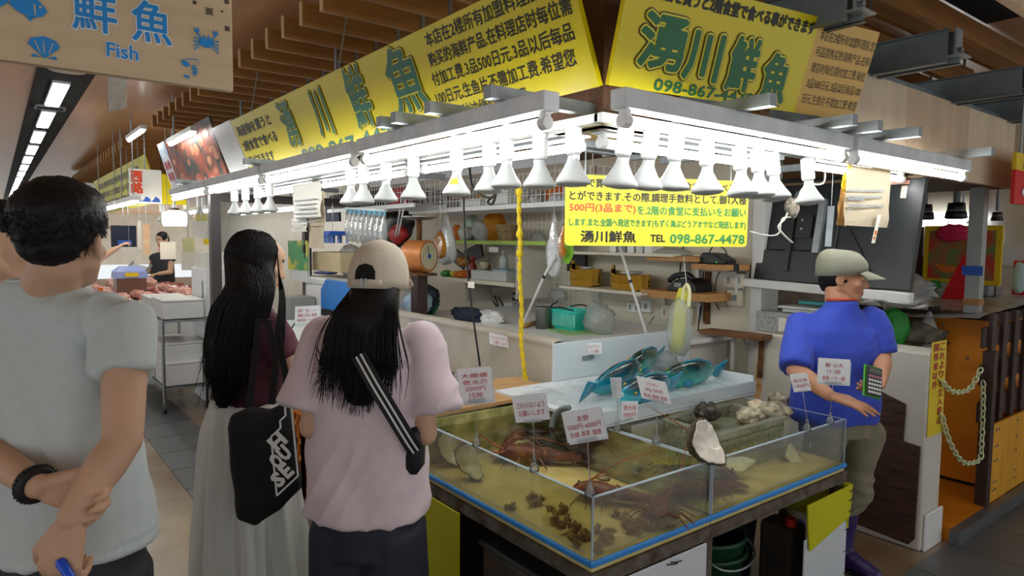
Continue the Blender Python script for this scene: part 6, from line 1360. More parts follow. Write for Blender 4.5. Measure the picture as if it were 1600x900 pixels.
# --- hanging things
def hangbag(px, py0, py1, x, w, m, lab, seed, handles=True):
    top, bot = AT(px, py0, x=x), AT(px, py1, x=x); H_ = top.z - bot.z; R = []
    for k, s_ in ((0, .12), (.12, .3), (.3, .62), (.55, .92), (.8, 1.0), (.95, .7), (1, .25)): R.append([V((x + .35 * w * s_ * math.cos(2 * PI * i / 20), top.y + w * s_ * math.sin(2 * PI * i / 20), top.z - H_ * k)) for i in range(20)])
    mb = MB().loft(R).jitter(.018, 12, seed).jitter(.008, 40, seed)
    return O('hanging_bag', lab, 'bag', ('bag_body', mb, m, SM), ('hook', MB().tube([top + V((0, 0, -.02)), V((top.x, top.y, 2.95))], .002, 5), M_galv))
hangbag(697, 336, 412, 3.0, .15, M_bagw, 'white and clear shopping bag hanging beside the round scale', 1)
hangbag(688, 358, 404, 2.96, .11, M_bago, 'amber shopping bag hanging inside the clear one by the scale', 2)
hangbag(866, 332, 432, 2.75, .07, M_bagw, 'long white plastic bag hanging beside the yellow notice', 3)
hangbag(879, 345, 405, 2.72, .035, M_bago, 'narrow orange bag hanging next to the long white bag', 4)
hangbag(888, 338, 412, 2.78, .05, mat('lime_bag', '#86cf3a', .5), 'lime green bag hanging at the edge of the yellow notice', 5)
# row of clear sachets with blue tops
b = AT(541, 325, x=2.55); e = AT(603, 329, x=2.55)
O('hanging_rail', 'thin white rail that carries the row of clear bags with blue tops', 'rail', ('rail_bar', MB().bar(b, e, .03, .012), M_white), ('string', MB().cone(b, V((b.x, b.y, 2.95)), .002, n=5), M_galv), ('string', MB().cone(e, V((e.x, e.y, 2.95)), .002, n=5), M_galv))
for i in range(8):
    p = b.lerp(e, (i + .5) / 8); m = MB(); R = []
    for k, (w, d) in enumerate(((.045, .01), (.04, .02), (.05, .03), (.055, .035), (.05, .03), (.03, .01))): R.append([p + V((d * math.cos(2 * PI * j / 12), w * math.sin(2 * PI * j / 12), -.0 - .06 * k)) for j in range(12)])
    O('clear_sachet', 'clear bag with a blue top on the thin rail, %s from the far end' % ('first', 'second', 'third', 'fourth', 'fifth', 'sixth', 'seventh', 'eighth')[i], 'bag', ('bag_body', m.loft(R).jitter(.008, 20, i), M_bagc, SM), ('blue_top', MB().loft([R[0], [q_ + V((0, 0, -.045)) for q_ in R[0]]]), mat('blue_bag_top', '#5fb7d6', .5) if i == 0 else MATS['blue_bag_top']), group='clear bags with blue tops')
b = AT(520, 368, x=2.5); m = MB(); m.bb((2.40, b.y - .14, b.z), (2.66, b.y + .14, b.z + .015)).bb((2.42, b.y - .12, b.z + .015), (2.64, b.y + .12, b.z + .04)); pg = MB(); R_ = random.Random(3)
for i in range(14): y, x = b.y + R_.uniform(-.12, .12), 2.42 + R_.uniform(0, .2); pg.bb((x - .006, y - .012, b.z - .07), (x + .006, y + .012, b.z))
O('peg_hanger', 'blue clothes peg hanger with its pegs dangling', 'hanger', ('hanger_frame', m, M_bl), ('pegs', pg, mat('pale_blue_pegs', '#6c8fd0', .5)), ('hook', MB().tube([(2.5, b.y, b.z + .04), (2.5, b.y, b.z + .3)], .003, 6), M_galv))
for (a, lab, m, x) in (((458, 286, 502, 340), 'white printed sheet taped below the lights near the long-haired woman', M_paper, 1.72), ((482, 300, 507, 388), 'long cream paper hanging beside the white printed sheet', M_cream, 1.76), ((455, 342, 480, 362), 'second white sheet below the printed one', M_paper, 1.74)):
    y0, y1, z0, z1 = ext(*a, x); g = MB().grid(lambda u_, v_: V((x + .015 * noise.noise(V((u_ * 3, v_ * 3, x))), y0 + (y1 - y0) * u_, z0 + (z1 - z0) * v_)), 8, 10)
    tx = MB()
    if z1 - z0 > .2 and m is M_paper:
        for k in range(6): tx.bb((x - .017, y0 + .05, z1 - .12 - .03 * k), (x - .016, y1 - .06 - .04 * (k % 3), z1 - .112 - .03 * k))
    O('paper_sheet', lab, 'paper', *([('sheet', g, m, dict(solid=.001))] + ([('lettering', tx, M_grey)] if tx.v else [])))
O('cloth', 'black cloth hanging from the second wire rack', 'cloth', ('x', fbox(508, 312, 530, 346, 2.9, .02).jitter(.02, 8, 4), M_navy))
# round spring scale
p = AT(655, 400, x=2.62); c = V((2.62, p.y, p.z)); ax = facing(.86, -.45, 0); ax = V((ax.x, ax.y, 0)).normalized(); Mr = Matrix((ax.cross(Z), Z.cross(ax).cross(ax) * -1 if False else Z, ax)).transposed()
def disc(c, ax, r0, r1, d0, d1, n=36): m = MB(); return m.loft([m.ring(c + ax * d0, ax, r0, n), m.ring(c + ax * d1, ax, r1, n)])
M_cop = mat('worn_orange_enamel', '#c07a42', .45, .2, var=.2, scale=10)
m = MB(); m.loft([m.ring(c + ax * d, ax, r, 36) for d, r in ((-.11, .06), (-.10, .115), (-.085, .125), (.075, .125), (.085, .118))])
O('spring_scale', 'round orange spring scale with a dial, behind the cap of the woman in pink', 'scale', ('drum', m, M_cop, dict(smooth=True)), ('rim', disc(c, ax, .124, .124, .078, .092), MATS['worn_orange_enamel']), ('dial', disc(c, ax, .106, .104, .090, .095), mat('pale_dial', '#cfc9a8', .4)), ('hub', disc(c, ax, .02, .018, .095, .10), M_bl), ('pointer', MB().bar(c + ax * .097, c + ax * .097 + Z * .08 + ax.cross(Z) * .02, .006, .002, up=ax), M_black), ('foot', MB().bb((c.x - .09, c.y - .12, c.z - .15), (c.x + .09, c.y + .12, c.z - .13)).bb((c.x - .03, c.y - .06, c.z - .135), (c.x + .03, c.y + .06, c.z - .11)), M_rust), ('pan_rod', MB().cone(c + Z * .12, c + Z * .28, .022), M_rust), ('pan', MB().lathe([(0, .28), (.09, .28), (.14, .30), (.14, .305), (0, .29)], c, 24), M_ss))
O('post', 'dark post carrying the round spring scale', 'post', ('x', MB().bb((c.x - .045, c.y - .05, 0), (c.x + .045, c.y + .05, c.z - .15)), M_brown_wood))
# counter behind the canvas ledge
O('counter', 'white work counter behind the canvas ledge and the tray board', 'counter', ('worktop', MB().bb((2.46, 2.66, .97), (3.93, 5.08, 1.0)), M_white, dict(bevel=.004)), ('cabinet_body', MB().bb((2.5, 2.7, 0), (3.93, 5.06, .97)), M_wall_w))
p = AT(850, 513, z=1.0); O('steel_can', 'stainless steel can on the white counter beside the turquoise basket', 'can', ('can_body', MB().lathe([(0, 0), (.062, 0), (.062, .145), (.066, .15), (.066, .155), (.056, .155), (.056, .01), (0, .01)], (p.x, p.y, 1.0), 32), M_ss, SM), ('ladle_handle', MB().tube(bez([p + V((.02, 0, .1)), p + V((.02, -.06, .17)), p + V((.02, -.12, .2))], 5), .006, 8), M_black, SM))
p = AT(893, 515, z=1.0); m = MB(); w0, w1 = .105, .135
def rect(c, a, b_, z): return [V((c.x + u_ * a, c.y + v_ * b_, z)) for u_, v_ in ((-1, -.85), (-.85, -1), (.85, -1), (1, -.85), (1, .85), (.85, 1), (-.85, 1), (-1, .85))]
m.loft([rect(p, .075, w0, 1.0), rect(p, .095, w1, 1.13), rect(p, .105, w1 + .01, 1.132), rect(p, .105, w1 + .01, 1.145), rect(p, .09, w1 - .006, 1.145), rect(p, .07, w0 - .006, 1.01)])
hb_ = MB(); hb_.tube(bez([V((p.x - .1, p.y + .12, 1.15)), V((p.x - .11, p.y, 1.165)), V((p.x - .1, p.y - .12, 1.15))], 8), .006, 8); hb_.tube(bez([V((p.x + .1, p.y + .12, 1.15)), V((p.x + .1, p.y, 1.17)), V((p.x + .1, p.y - .12, 1.15))], 8), .006, 8)
rb = MB(); [rb.bb((p.x - .098 - .0, p.y + t_ * .125 - .004, 1.03), (p.x - .088, p.y + t_ * .125 + .004, 1.12)) for t_ in np.linspace(-1, 1, 14)]
O('shopping_basket', 'turquoise plastic basket with dark handles on the white counter', 'basket', ('basket_body', m, M_teal), ('handle', hb_, M_black, SM), ('ribs', rb, mat('pale_turquoise', '#7fe0d4', .4)))
p = AT(830, 508, z=1.0); O('rolling_pin', 'bamboo stick lying on the white counter', 'stick', ('x', MB().tube([AT(818, 510, z=1.015), AT(838, 503, z=1.015)], .014, 10), mat('bamboo', '#b58e54', .5), SM))
O('cloth', 'white cloth heap on the counter behind the canvas', 'cloth', ('x', crumple(AT(766, 497, z=1.03), (.09, .16, .055), 81, .35), M_white, SM))
O('cloth', 'dark navy cloth heap on the counter below the lower shelf', 'cloth', ('x', crumple(AT(730, 492, z=1.04), (.08, .2, .06), 82, .3), M_navy, SM))
O('cloth_bag', 'light blue cloth bag on the counter beside the cap of the woman in pink', 'bag', ('x', crumple(AT(652, 474, z=1.105), (.1, .15, .10), 83, .28), mat('light_blue_cloth', '#a9c3d2', .7), SM))
O('cloth_bag', 'dark green and navy bag behind the light blue cloth bag', 'bag', ('x', crumple(AT(668, 468, z=1.12), (.09, .14, .115), 84, .3), mat('navy_green_cloth', '#16222a', .7, scale=5, col2='#1f7a52', fac=(.5, .6)), SM))
O('chopping_mat', 'green printed sheet lying on the counter behind the tray board', 'mat', ('x', MB().slab(AT(884, 524, z=1.001), AT(958, 522, z=1.001) - AT(884, 524, z=1.001), V((.12, .42, 0)), V((0, 0, .006))), mat('printed_green', '#b9c98a', .5, scale=18, col2='#6fae6a')))
O('plastic_bag', 'tall crumpled clear bag on the counter right of the turquoise basket', 'bag', ('x', crumple(AT(935, 500, z=1.09), (.09, .12, .12), 85, .3), M_bagc, SM))
O('wall_cable', 'tangle of dark cords and a white plug box above the counter', 'cable', ('cord', MB().tube(bez([AT(x, y, x=3.9) for x, y in ((773, 462), (779, 480), (770, 470), (783, 488), (792, 496), (786, 478), (778, 465))], 6), .007, 6), M_rubber, SM), ('plug_box', fbox(768, 449, 779, 461, 3.9, .05), M_white), ('socket_box', fbox(788, 472, 800, 492, 3.9, .05), M_white))
# rope, cord and sticks hanging into the stall
M_rope = mat('yellow_rope', '#e0c41c', .6, var=.15, scale=60, bump=.3)
pts = [AT(x, y, x=2.28) for x, y in ((812, 289), (811, 330), (813, 380), (812, 430), (815, 480), (814, 530), (819, 575), (820, 592))]; P_ = bez(pts, 10); m = MB()
for s_ in (0, PI): m.tube([p + V((.006 * math.cos(i * .9 + s_), .006 * math.sin(i * .9 + s_), 0)) for i, p in enumerate(P_)], .0085, 7)
kn = MB(); [kn.ball(AT(x, y, x=2.28), (.02, .02, .028), 12) for x, y in ((812, 366), (812, 396), (811, 300))]
tl = MB().cone(AT(820, 588, x=2.28), AT(821, 611, x=2.28), .016, .032, 12).jitter(.008, 30, 2)
O('rope', 'yellow twisted rope hanging from the lights to the plank', 'rope', ('strands', m, M_rope, SM), ('knot', kn, M_rope, SM), ('frayed_end', tl, M_rope), ('top_strap', MB().tube(bez([AT(772, 312, x=2.26), AT(774, 292, x=2.26), AT(795, 288, x=2.26), AT(812, 292, x=2.28)], 6), .009, 7), M_rope, SM))
O('cord', 'thin black cord hanging straight in front of the grey canvas', 'cord', ('cord', MB().tube(bez([AT(x, y, x=2.2) for x, y in ((724, 300), (727, 380), (736, 470), (750, 572))], 8), .006, 6), M_rubber, SM), ('tag', fbox(731, 440, 741, 450, 2.19, .002), M_paper))
O('power_cable', 'looped black power cable under the spot lamps near the rope', 'cable', ('x', MB().tube(bez([AT(x, y, x=2.2) for x, y in ((733, 256), (738, 290), (752, 305), (768, 309), (775, 300), (770, 318), (762, 316), (768, 308))], 6), .007, 6), M_rubber, SM))
for pts, lab, m, r in (([(868, 400), (850, 432), (814, 513)], 'white stick with black ties leaning behind the yellow rope', M_white, .008), ([(968, 384), (985, 440), (1010, 522)], 'white stick hanging below the yellow notice to the tray board', M_white, .009)):
    x = 2.72 if pts[0][0] < 900 else 3.2; P_ = [AT(a, b_, x=x) for a, b_ in pts]; ti = MB(); q_ = P_[1]; ti.cone(q_ - (P_[2] - P_[0]).normalized() * .01, q_ + (P_[2] - P_[0]).normalized() * .01, r * 1.4, n=10)
    O('stick', lab, 'stick', ('stick_rod', MB().tube(P_, r, 8), m, SM), ('tie', ti, M_black))
for (a, b_), lab in ((((628, 310), (618, 370)), 'thin white strut under the second wire rack, nearest the scale'), (((634, 310), (622, 368)), 'thin white strut under the second wire rack beside the first')): O('strut', lab, 'strut', ('x', MB().tube([AT(*a, x=2.9), AT(*b_, x=2.9)], .008, 8), M_white, SM))
# yellow notice hung from the light frame
u_ = V((.938, -.347, 0)); pY = Plane(V((2.05, 2.4, 1.60)) + u_ * .09, u_, Z); Wy, Hy = 1.008, .335; sg = thing('hanging_notice', pY.P(.5, 0), 'yellow handwritten notice with black, red and green writing hung behind the spot lamps', 'sign')
rr = .02; poly = []
for cx_, cy_, a0 in ((Wy - rr, rr, -PI / 2), (Wy - rr, Hy - rr, 0), (rr, Hy - rr, PI / 2), (rr, rr, PI)): poly += [(cx_ + rr * math.cos(a0 + k * PI / 8), cy_ + rr * math.sin(a0 + k * PI / 8)) for k in range(5)]
MB().prism(poly, pY.P(0, 0, -.006), pY.u, pY.v, pY.n * .006).build('board', mat('bright_yellow_card', '#f2e83a', .5, var=.02), sg)
M_gr2 = mat('green_marker', '#2f8a4a', .5); M_rd2 = mat('red_marker', '#d04a32', .5)
mk, mg, mr_ = MB(), MB(), MB(); F2 = dict(fat=.0012, stamps=5)
write(mk, '当店で買った魚は2階で調理し料金を払い食べるこ', pY.P(.03, .277), u_, Z, w=.93, h=.042, **F2)
write(mk, 'とができます.その際.調理手数料として.御1人様', pY.P(.02, .215), u_, Z, w=.975, h=.044, **F2)
write(mr_, '500円(3品まで)', pY.P(.02, .155), u_, Z, w=.345, h=.046, **F2); write(mg, 'を.2階の食堂に支払いをお願い', pY.P(.375, .153), u_, Z, w=.62, h=.044, **F2)
write(mg, 'します.また.全国へ発送できます(もずく海ぶどうアオサなど発送します)', pY.P(.02, .088), u_, Z, w=.975, h=.042, **F2)
write(mk, '湧川鮮魚', pY.P(.08, .018), u_, Z, w=.29, h=.054, fat=.002, stamps=6); write(mk, 'TEL', pY.P(.45, .022), u_, Z, w=.08, h=.034, fat=.0015, stamps=6); write(mg, '098-867-4478', pY.P(.56, .016), u_, Z, w=.43, h=.045, fat=.0016, stamps=6)
mk.build('black_lettering', M_ink, sg); mg.build('green_lettering', M_gr2, sg); mr_.build('red_lettering', M_rd2, sg)
m = MB(); [m.cone(pY.P(a, Hy - .01, -.003), pY.P(a, Hy + .12, -.003) + V((0, 0, .0)), .003) for a in (.1, .9)]; m.build('hanger', M_galv, sg)
O('tray_hook', 'yellow scraper blade in a clear bag hung above the parrotfish', 'tool', ('scraper', MB().prism([(0, 0), (.085, .02), (.10, .33), (.085, .36), (.05, .36), (.03, .3)], AT(1046, 552, x=2.95), (AT(1080, 552, x=2.95) - AT(1046, 552, x=2.95)).normalized(), Z, V((.02, 0, 0))), mat('yellow_blade', '#d4cf3a', .45), dict(bevel=.004)), ('clear_sleeve', crumple(AT(1062, 512, x=2.95), (.05, .08, .16), 91, .2), M_bagc, SM), ('handle_loop', MB().tube(bez([AT(x, y, x=2.95) for x, y in ((1066, 480), (1068, 455), (1073, 445), (1077, 455), (1076, 480))], 6), .010, 8), mat('cream_handle', '#dcd9a8', .5), SM), ('string', MB().tube([AT(1073, 446, x=2.95), AT(1068, 400, x=3.05)], .002, 5), M_white))
# left end: freezer with a blue panel, dark frame, poster
O('freezer', 'white chest freezer with a bright blue front panel behind the two women', 'freezer', ('chest', MB().bb((2.46, 5.12, .5), (3.0, 6.6, 1.18)).bb((2.46, 5.12, 0), (3.0, 6.6, .48)), M_enamel, dict(bevel=.015)), ('lid', MB().bb((2.44, 5.12, 1.18), (3.0, 6.6, 1.25)), M_white, dict(bevel=.02)), ('front_panel', MB().prism([(0, 0), (1.3, 0), (1.3, .27), (.12, .28), (.0, .18)], (2.42, 6.1, .97), V((0, -1, 0)), Z, V((.035, 0, 0))), mat('bright_blue_panel', '#1877c9', .4), dict(bevel=.01)), ('grille', MB().bb((2.445, 5.0, .9), (2.462, 6.2, .96)), M_black))
b = MB(); b.bb((1.46, 6.08, 0), (1.54, 6.16, 2.02)).bb((2.5, 6.62, 0), (2.57, 6.69, 1.98)).bb((1.54, 6.08, 1.93), (3.2, 6.16, 2.0)).bb((2.5, 5.2, 1.93), (2.57, 6.62, 1.98))
O('steel_gantry', 'dark steel post and beam beyond the long-haired woman', 'frame', ('post', MB().bb((1.46, 6.08, 0), (1.54, 6.16, 2.02)), M_brown_dark if 'M_brown_dark' in globals() else mat('dark_painted_steel', '#3b3533', .5)), ('post', MB().bb((2.5, 6.70, 0), (2.57, 6.78, 1.95)), MATS['dark_painted_steel']), ('beam', MB().bb((1.54, 6.08, 1.93), (3.2, 6.16, 2.0)), MATS['dark_painted_steel']))
y0, y1, z0, z1 = ext(450, 376, 481, 422, 2.42); m = MB(); R_ = random.Random(8)
O('poster', 'green and yellow poster beside the face of the long-haired woman', 'poster', ('sheet', MB().bb((2.42, y0, z0), (2.424, y1, z1)), mat('green_poster', '#3f9a5c', .5, scale=5, col2='#d9cf4a', fac=(.48, .56))), ('lettering', MB().bb((2.418, y0 + .05, z1 - .12), (2.42, y0 + .14, z1 - .04)).bb((2.418, y0 + .07, z0 + .12), (2.42, y0 + .10, z0 + .3)), M_ink), ('easel', MB().bb((2.424, y0 + .03, 1.19), (2.45, y1 - .03, z1 - .02)), M_white))
O('storage_box', 'beige carton on the freezer beside the dark post', 'box', ('x', fbox(488, 394, 531, 424, 2.52, .3), mat('beige_carton', '#cdbb94', .7), dict(bevel=.006)))
for i, (px, m, lab) in enumerate(((548, M_bagc, 'clear wrapped pack on the freezer beneath the blue-topped bags'), (575, M_bagc, 'second clear wrapped pack on the freezer, nearer the cap'), (508, M_bl, 'blue folder edge lying on the freezer lid'))):
    r = (.12, .16, .16) if i < 2 else (.1, .2, .02); O('wrapped_pack', lab, 'pack', ('x', crumple(on(px, 2.72, 1.25 + r[2]), r, 95 + i, .15), m, SM))
O('head_scarf', 'black and red rucksack hanging behind the white struts', 'bag', ('pack_body', crumple(AT(621, 352, x=3.3), (.12, .28, .2), 99, .2), M_black, SM), ('red_panel', crumple(AT(622, 366, x=3.12), (.05, .18, .09), 98, .2), M_redp, SM))
O('side_wall_unit', 'grey metal cabinet side behind the price card between the women', 'cabinet', ('x', MB().bb((2.2, 6.3, 0), (2.44, 6.6, 1.06)), mat('grey_cabinet', '#9c9c98', .5)))
t = thing('crate', (1.6, 3.95, 0), 'orange plastic crate with a grid side between the two women', 'crate'); b = MB(); M_crate = mat('orange_crate', '#d9822a', .5)
for k in range(5): b.bb((1.38, 3.78, .12 + .1 * k), (1.40, 4.3, .15 + .1 * k)).bb((1.38, 3.78, .12 + .1 * k), (1.9, 3.80, .15 + .1 * k))
for k in range(9): b.bb((1.38, 3.78 + .0625 * k, .1), (1.40, 3.80 + .0625 * k, .62)); b.bb((1.38 + .0625 * k, 3.78, .1), (1.40 + .0625 * k, 3.80, .62))
b.build('grid_side', M_crate, t); MB().bb((1.41, 3.81, .0), (1.9, 4.3, .60)).build('inner_box', mat('orange_inner', '#8f4a14', .7), t); MB().bb((1.37, 3.77, .60), (1.92, 4.32, .63)).build('rim', M_crate, t)
O('foam_box', 'white foam box on the orange crate between the two women', 'box', ('box_body', MB().bb((1.38, 3.78, .635), (1.9, 4.3, .76)), M_white, dict(bevel=.015)), ('box_lid', MB().bb((1.37, 3.77, .765), (1.91, 4.31, .80)), M_white, dict(bevel=.01)))
O('storage_box', 'deep blue plastic box behind the white foam box', 'box', ('x', MB().bb((1.93, 3.8, .0), (2.28, 4.3, .86)), mat('deep_blue_plastic', '#1c3fa8', .4), dict(bevel=.01)))
O('sorting_tray', 'long pale tray under the clipped price card between the women', 'tray', ('x', MB().bb((1.45, 4.36, .0), (2.15, 5.9, .86)).bb((1.42, 4.36, .86), (2.18, 5.9, .90)), M_tubw, dict(bevel=.01)))
# ================================================================ right end of the stall
M_tvb = mat('black_tv_back', '#12171a', .38, var=.15, scale=4)
M_whp = mat('white_painted_post', '#d4d5d2', .45, var=.04)
O('door_post', 'white painted post at the end of the stall wall', 'post', ('x', MB().bb((3.90, 2.44, 0), (4.10, 2.52, 2.3)), M_whp, dict(bevel=.004)))
# big screen seen from behind, hung tilted over the opening
bl, br, tr_ = AT(1169, 436, x=3.90), AT(1421, 455, x=3.90), AT(1443, 268, x=4.02)
u_ = (br - bl); v_ = (tr_ - br); pT = Plane(bl, u_, v_ - u_.normalized() * (v_.dot(u_.normalized()))); W, H = u_.length, v_.length; n_ = pT.n
if n_.x > 0: n_ = -n_
S = lambda a, b_, c=0: pT.P(0, 0) + pT.u * a * W + pT.v * b_ * H + n_ * c
tb = MB().slab(S(0, 0), pT.u * W, pT.v * H, -n_ * .03)
O('television', 'back of a large black flat screen hung tilted above the opening behind the vendor', 'television', ('screen_shell', tb, M_tvb, dict(bevel=.006)), ('back_bulge', MB().slab(S(.05, .0), pT.u * W * .6, pT.v * H * .30, n_ * .02).slab(S(.14, .3), pT.u * W * .42, pT.v * H * .5, n_ * .012), M_tvb, dict(bevel=.006)),
  ('mount_rail', MB().slab(S(.255, .1), pT.u * .03, pT.v * H * .72, n_ * .035), M_tvb), ('mount_plate', MB().slab(S(.30, .42), pT.u * .10, pT.v * .14, n_ * .03), M_black), ('bolt', MB().cone(S(.34, .5, .03), S(.34, .5, .04), .008, n=8).cone(S(.34, .58, .03), S(.34, .58, .04), .008, n=8), M_galv),
  ('mount_arm', MB().slab(S(.43, .28), pT.u * .04, pT.v * H * .5, n_ * .04), M_galv), ('strut', MB().bar(S(.62, .5, .012), S(.80, .08, .012), .02, .008, up=n_), M_tvb), ('sticker', MB().slab(S(.80, .90), pT.u * .115, pT.v * .022, n_ * .002).slab(S(.88, .78), pT.u * .03, pT.v * .07, n_ * .002), mat('orange_white_sticker', '#d98a6a', .5, scale=40, col2='#e8ddd4')), ('bezel', MB().bar(S(1, 0), S(1, 1), .012, .045), M_tvb), ('hanger', MB().cone(S(.3, .95, -.01), V((S(.3, .95).x, S(.3, .95).y, 2.45)), .012).cone(S(.7, .95, -.01), V((S(.7, .95).x, S(.7, .95).y, 2.45)), .012), M_steel_dark))
O('lintel_rail', 'white rail running under the black screen', 'rail', ('x', MB().bar(AT(1166, 441, x=3.86), AT(1424, 466, x=3.86), .06, .05), M_whp, dict(bevel=.003)))
# brown paper in a sleeve, envelope and sticker strip
def sheet_y(a, y, m, mb=None, wob=.01): # paper on plane y from four pixel corners tl tr br bl
    tl, tr, brr, bll = (AT(*p, y=y) for p in a); return MB().grid(lambda i, j: (bll.lerp(brr, i)).lerp(tl.lerp(tr, i), j) + V((0, wob * noise.noise(V((i * 4, j * 4, y * 9))), 0)), 10, 12)
tx = MB()
for k, (py, x1) in enumerate(((297, 1383), (307, 1380), (310, 1352), (321, 1381), (327, 1330))):
    a, b_ = AT(1326, py, y=1.595), AT(x1, py + 1, y=1.595); n0 = 14 if x1 > 1370 else (7 if x1 > 1340 else 2)
    for i in range(n0): p = a.lerp(b_, i / n0); tx.bb((p.x, 1.594, p.z - .006), (p.x + (b_.x - a.x) / n0 * .7, 1.595, p.z + .006))
O('notice_sheet', 'wrinkled cream notice clipped below the lights above the vendor', 'paper', ('sheet', sheet_y(((1326, 258), (1393, 266), (1386, 356), (1317, 352)), 1.61, 0), M_cream, dict(solid=.001)), ('lettering', tx, M_grey), ('clip', MB().box(AT(1327, 258, y=1.60), (.02, .01, .04)).box(AT(1382, 261, y=1.60), (.02, .01, .02)), mat('yellow_clip', '#d8c020', .4)))
O('envelope', 'brown envelope and yellow tag hanging behind the wrinkled notice', 'paper', ('sheet', sheet_y(((1318, 270), (1330, 272), (1322, 354), (1306, 351)), 1.66, 0), mat('kraft_paper', '#b98f55', .8), dict(solid=.001)), ('tag', sheet_y(((1318, 268), (1324, 268), (1321, 300), (1315, 300)), 1.64, 0), MATS['yellow_clip'], dict(solid=.001)))
a, b_ = AT(1372, 335, y=1.585), AT(1362, 380, y=1.585); pq = Plane(b_, X, a - b_)
O('label_strip', 'narrow strip of small labels stuck to the corner of the wrinkled notice', 'paper', ('strip', MB().slab(pq.P(-.0, 0), X * .035, a - b_, V((0, .002, 0))), M_paper), ('marks', MB().slab(pq.P(.01, .045, .0), X * .022, Z * .022, V((0, -.001, 0))).slab(pq.P(.008, .02, .0), X * .02, Z * .015, V((0, -.001, 0))), M_or))
M_cordw = mat('white_flex', '#dcdcd8', .5)
y_ = 1.9; q_ = lambda x, y: AT(x, y, y=y_)
O('clip_lamp_cord', 'grey dusty plug cluster with looping white flex before the black screen', 'cable', ('plug_cluster', crumple(q_(1238, 324), (.045, .03, .05), 61, .35), mat('dusty_grey', '#8f877c', .8), SM), ('clamp', MB().bar(q_(1248, 300), q_(1238, 322), .02, .012), M_galv), ('flex', MB().tube(bez([q_(1230, 333), (q_(1226, 342)), q_(1216, 354), q_(1222, 364), q_(1232, 374), q_(1238, 379)], 8), .005, 6), M_cordw, SM), ('flex', MB().tube(bez([q_(1243, 322), q_(1237, 338), q_(1222, 342), q_(1217, 364), q_(1200, 368), q_(1172, 362)], 8), .004, 6), M_cordw, SM), ('hook', MB().tube(bez([q_(1289, 258), q_(1288, 282), q_(1280, 288), q_(1262, 288), q_(1250, 300)], 6), .006, 6), M_cordw, SM))
O('hanging_strip', 'flat metal strip hanging before the black screen', 'strip', ('strip_plate', MB().bar(AT(1299, 322, y=1.85), AT(1294, 385, y=1.85), .035, .006), M_galv), ('string', MB().cone(AT(1299, 322, y=1.85), V((AT(1299, 322, y=1.85).x, 1.85, 2.95)), .002, n=5), M_galv))
# low wall things
O('wood_shelf', 'small stained wooden shelf on rusty brackets by the low wall', 'shelf', ('shelf_board', MB().slab(AT(1112, 519, x=3.82), AT(1207, 530, x=3.82) - AT(1112, 519, x=3.82), V((-.14, 0, 0)), V((0, 0, .03))), mat('stained_wood', '#6f4a28', .7, var=.25, scale=4, stretch=(9, 2, 9)), dict(bevel=.004)), ('bracket', MB().bar(AT(1146, 528, x=3.80), AT(1144, 577, x=3.80), .025, .014), M_whp), ('rusty_bracket', MB().bar(AT(1190, 532, x=3.80), AT(1187, 590, x=3.80), .03, .014), M_rust), ('rust_streak', MB().bar(AT(1187, 570, x=3.818), AT(1184, 622, x=3.818), .045, .003), mat('rust_streak', '#b06a1c', .8, scale=16, col2='#d8b98a')), ('hook', MB().tube([AT(1167 + 5 * math.cos(a), 533 - 5 * math.sin(a), x=3.78) for a in np.linspace(.6, 5.6, 14)], .004, 6), M_steel_dark, SM))
O('weighing_scale', 'grey box with a small scale on the low wall beside the vendor', 'scale', ('housing', MB().bb((3.85, 2.02, 1.062), (4.02, 2.44, 1.19)), mat('speckled_grey', '#7d8180', .5, scale=60, col2='#b4b8b6'), dict(bevel=.006)), ('label', MB().bb((3.845, 2.14, 1.08), (3.85, 2.28, 1.16)), M_paper), ('pan', MB().bb((3.88, 2.0, 1.195), (4.02, 2.28, 1.22)).bb((3.86, 1.98, 1.22), (4.03, 2.30, 1.235)), M_tubw, dict(bevel=.005)), ('scoop', MB().bb((3.92, 1.98, 1.25), (4.02, 2.2, 1.27)), mat('teal_scoop', '#3aa0a4', .5), dict(bevel=.006)))
m = MB().prism([(0, 0), (.30, -.02), (.33, .02), (.335, .52), (.25, .53), (.255, .73), (.05, .80), (.0, .78)], (3.806, 1.765, .045), V((0, -1, 0)), Z, V((.012, 0, 0)))
O('board', 'dark brown weathered board leaning on the side of the low white wall', 'board', ('x', m, mat('weathered_dark_wood', '#523527', .7, scale=3, stretch=(2, 2, 14), col2='#2a1a12', bump=.3), dict(bevel=.003)))
O('brick', 'reddish brick on the floor behind the purple boots', 'brick', ('x', MB().box((3.62, 1.74, .04), (.2, .1, .08), .1), mat('red_brick', '#7c4634', .8, var=.2, scale=20, bump=.2), dict(bevel=.004)))
O('pipe', 'thin galvanised pipe standing beside the leaning brown board', 'pipe', ('x', MB().cone((3.70, 1.80, 0), (3.78, 1.83, .95), .013), M_galv, SM))
pE = Plane(AT(1450, 684, y=1.407), X, Z); a, b_ = pE.hit(1471, 548); yw = 1.4085
m = MB().slab(V((AT(1448, 684, y=yw).x, yw, AT(1448, 684, y=yw).z)), X * .19, Z * .50, V((0, -.002, 0))); tx = MB()
x0, z0 = AT(1448, 684, y=yw).x, AT(1448, 684, y=yw).z
for k, s_ in enumerate(('これより先立入禁止', '関係者以外')):
    for i, ch in enumerate(s_): write(tx, ch, V((x0 + .105 - .08 * k, yw - .003, z0 + .45 - .049 * i)), X, Z, w=.06, h=.038, fat=.001, stamps=4)
O('warning_strip', 'yellow strip with a column of red writing on the end of the low wall', 'sign', ('strip', m, mat('yellow_strip', '#e0c81a', .5)), ('lettering', tx, M_redp))
O('end_board', 'chipped white end board on the foot of the low wall', 'board', ('x', MB().bb((3.84, 1.395, .0), (4.06, 1.408, .20)), M_white, dict(bevel=.004)))
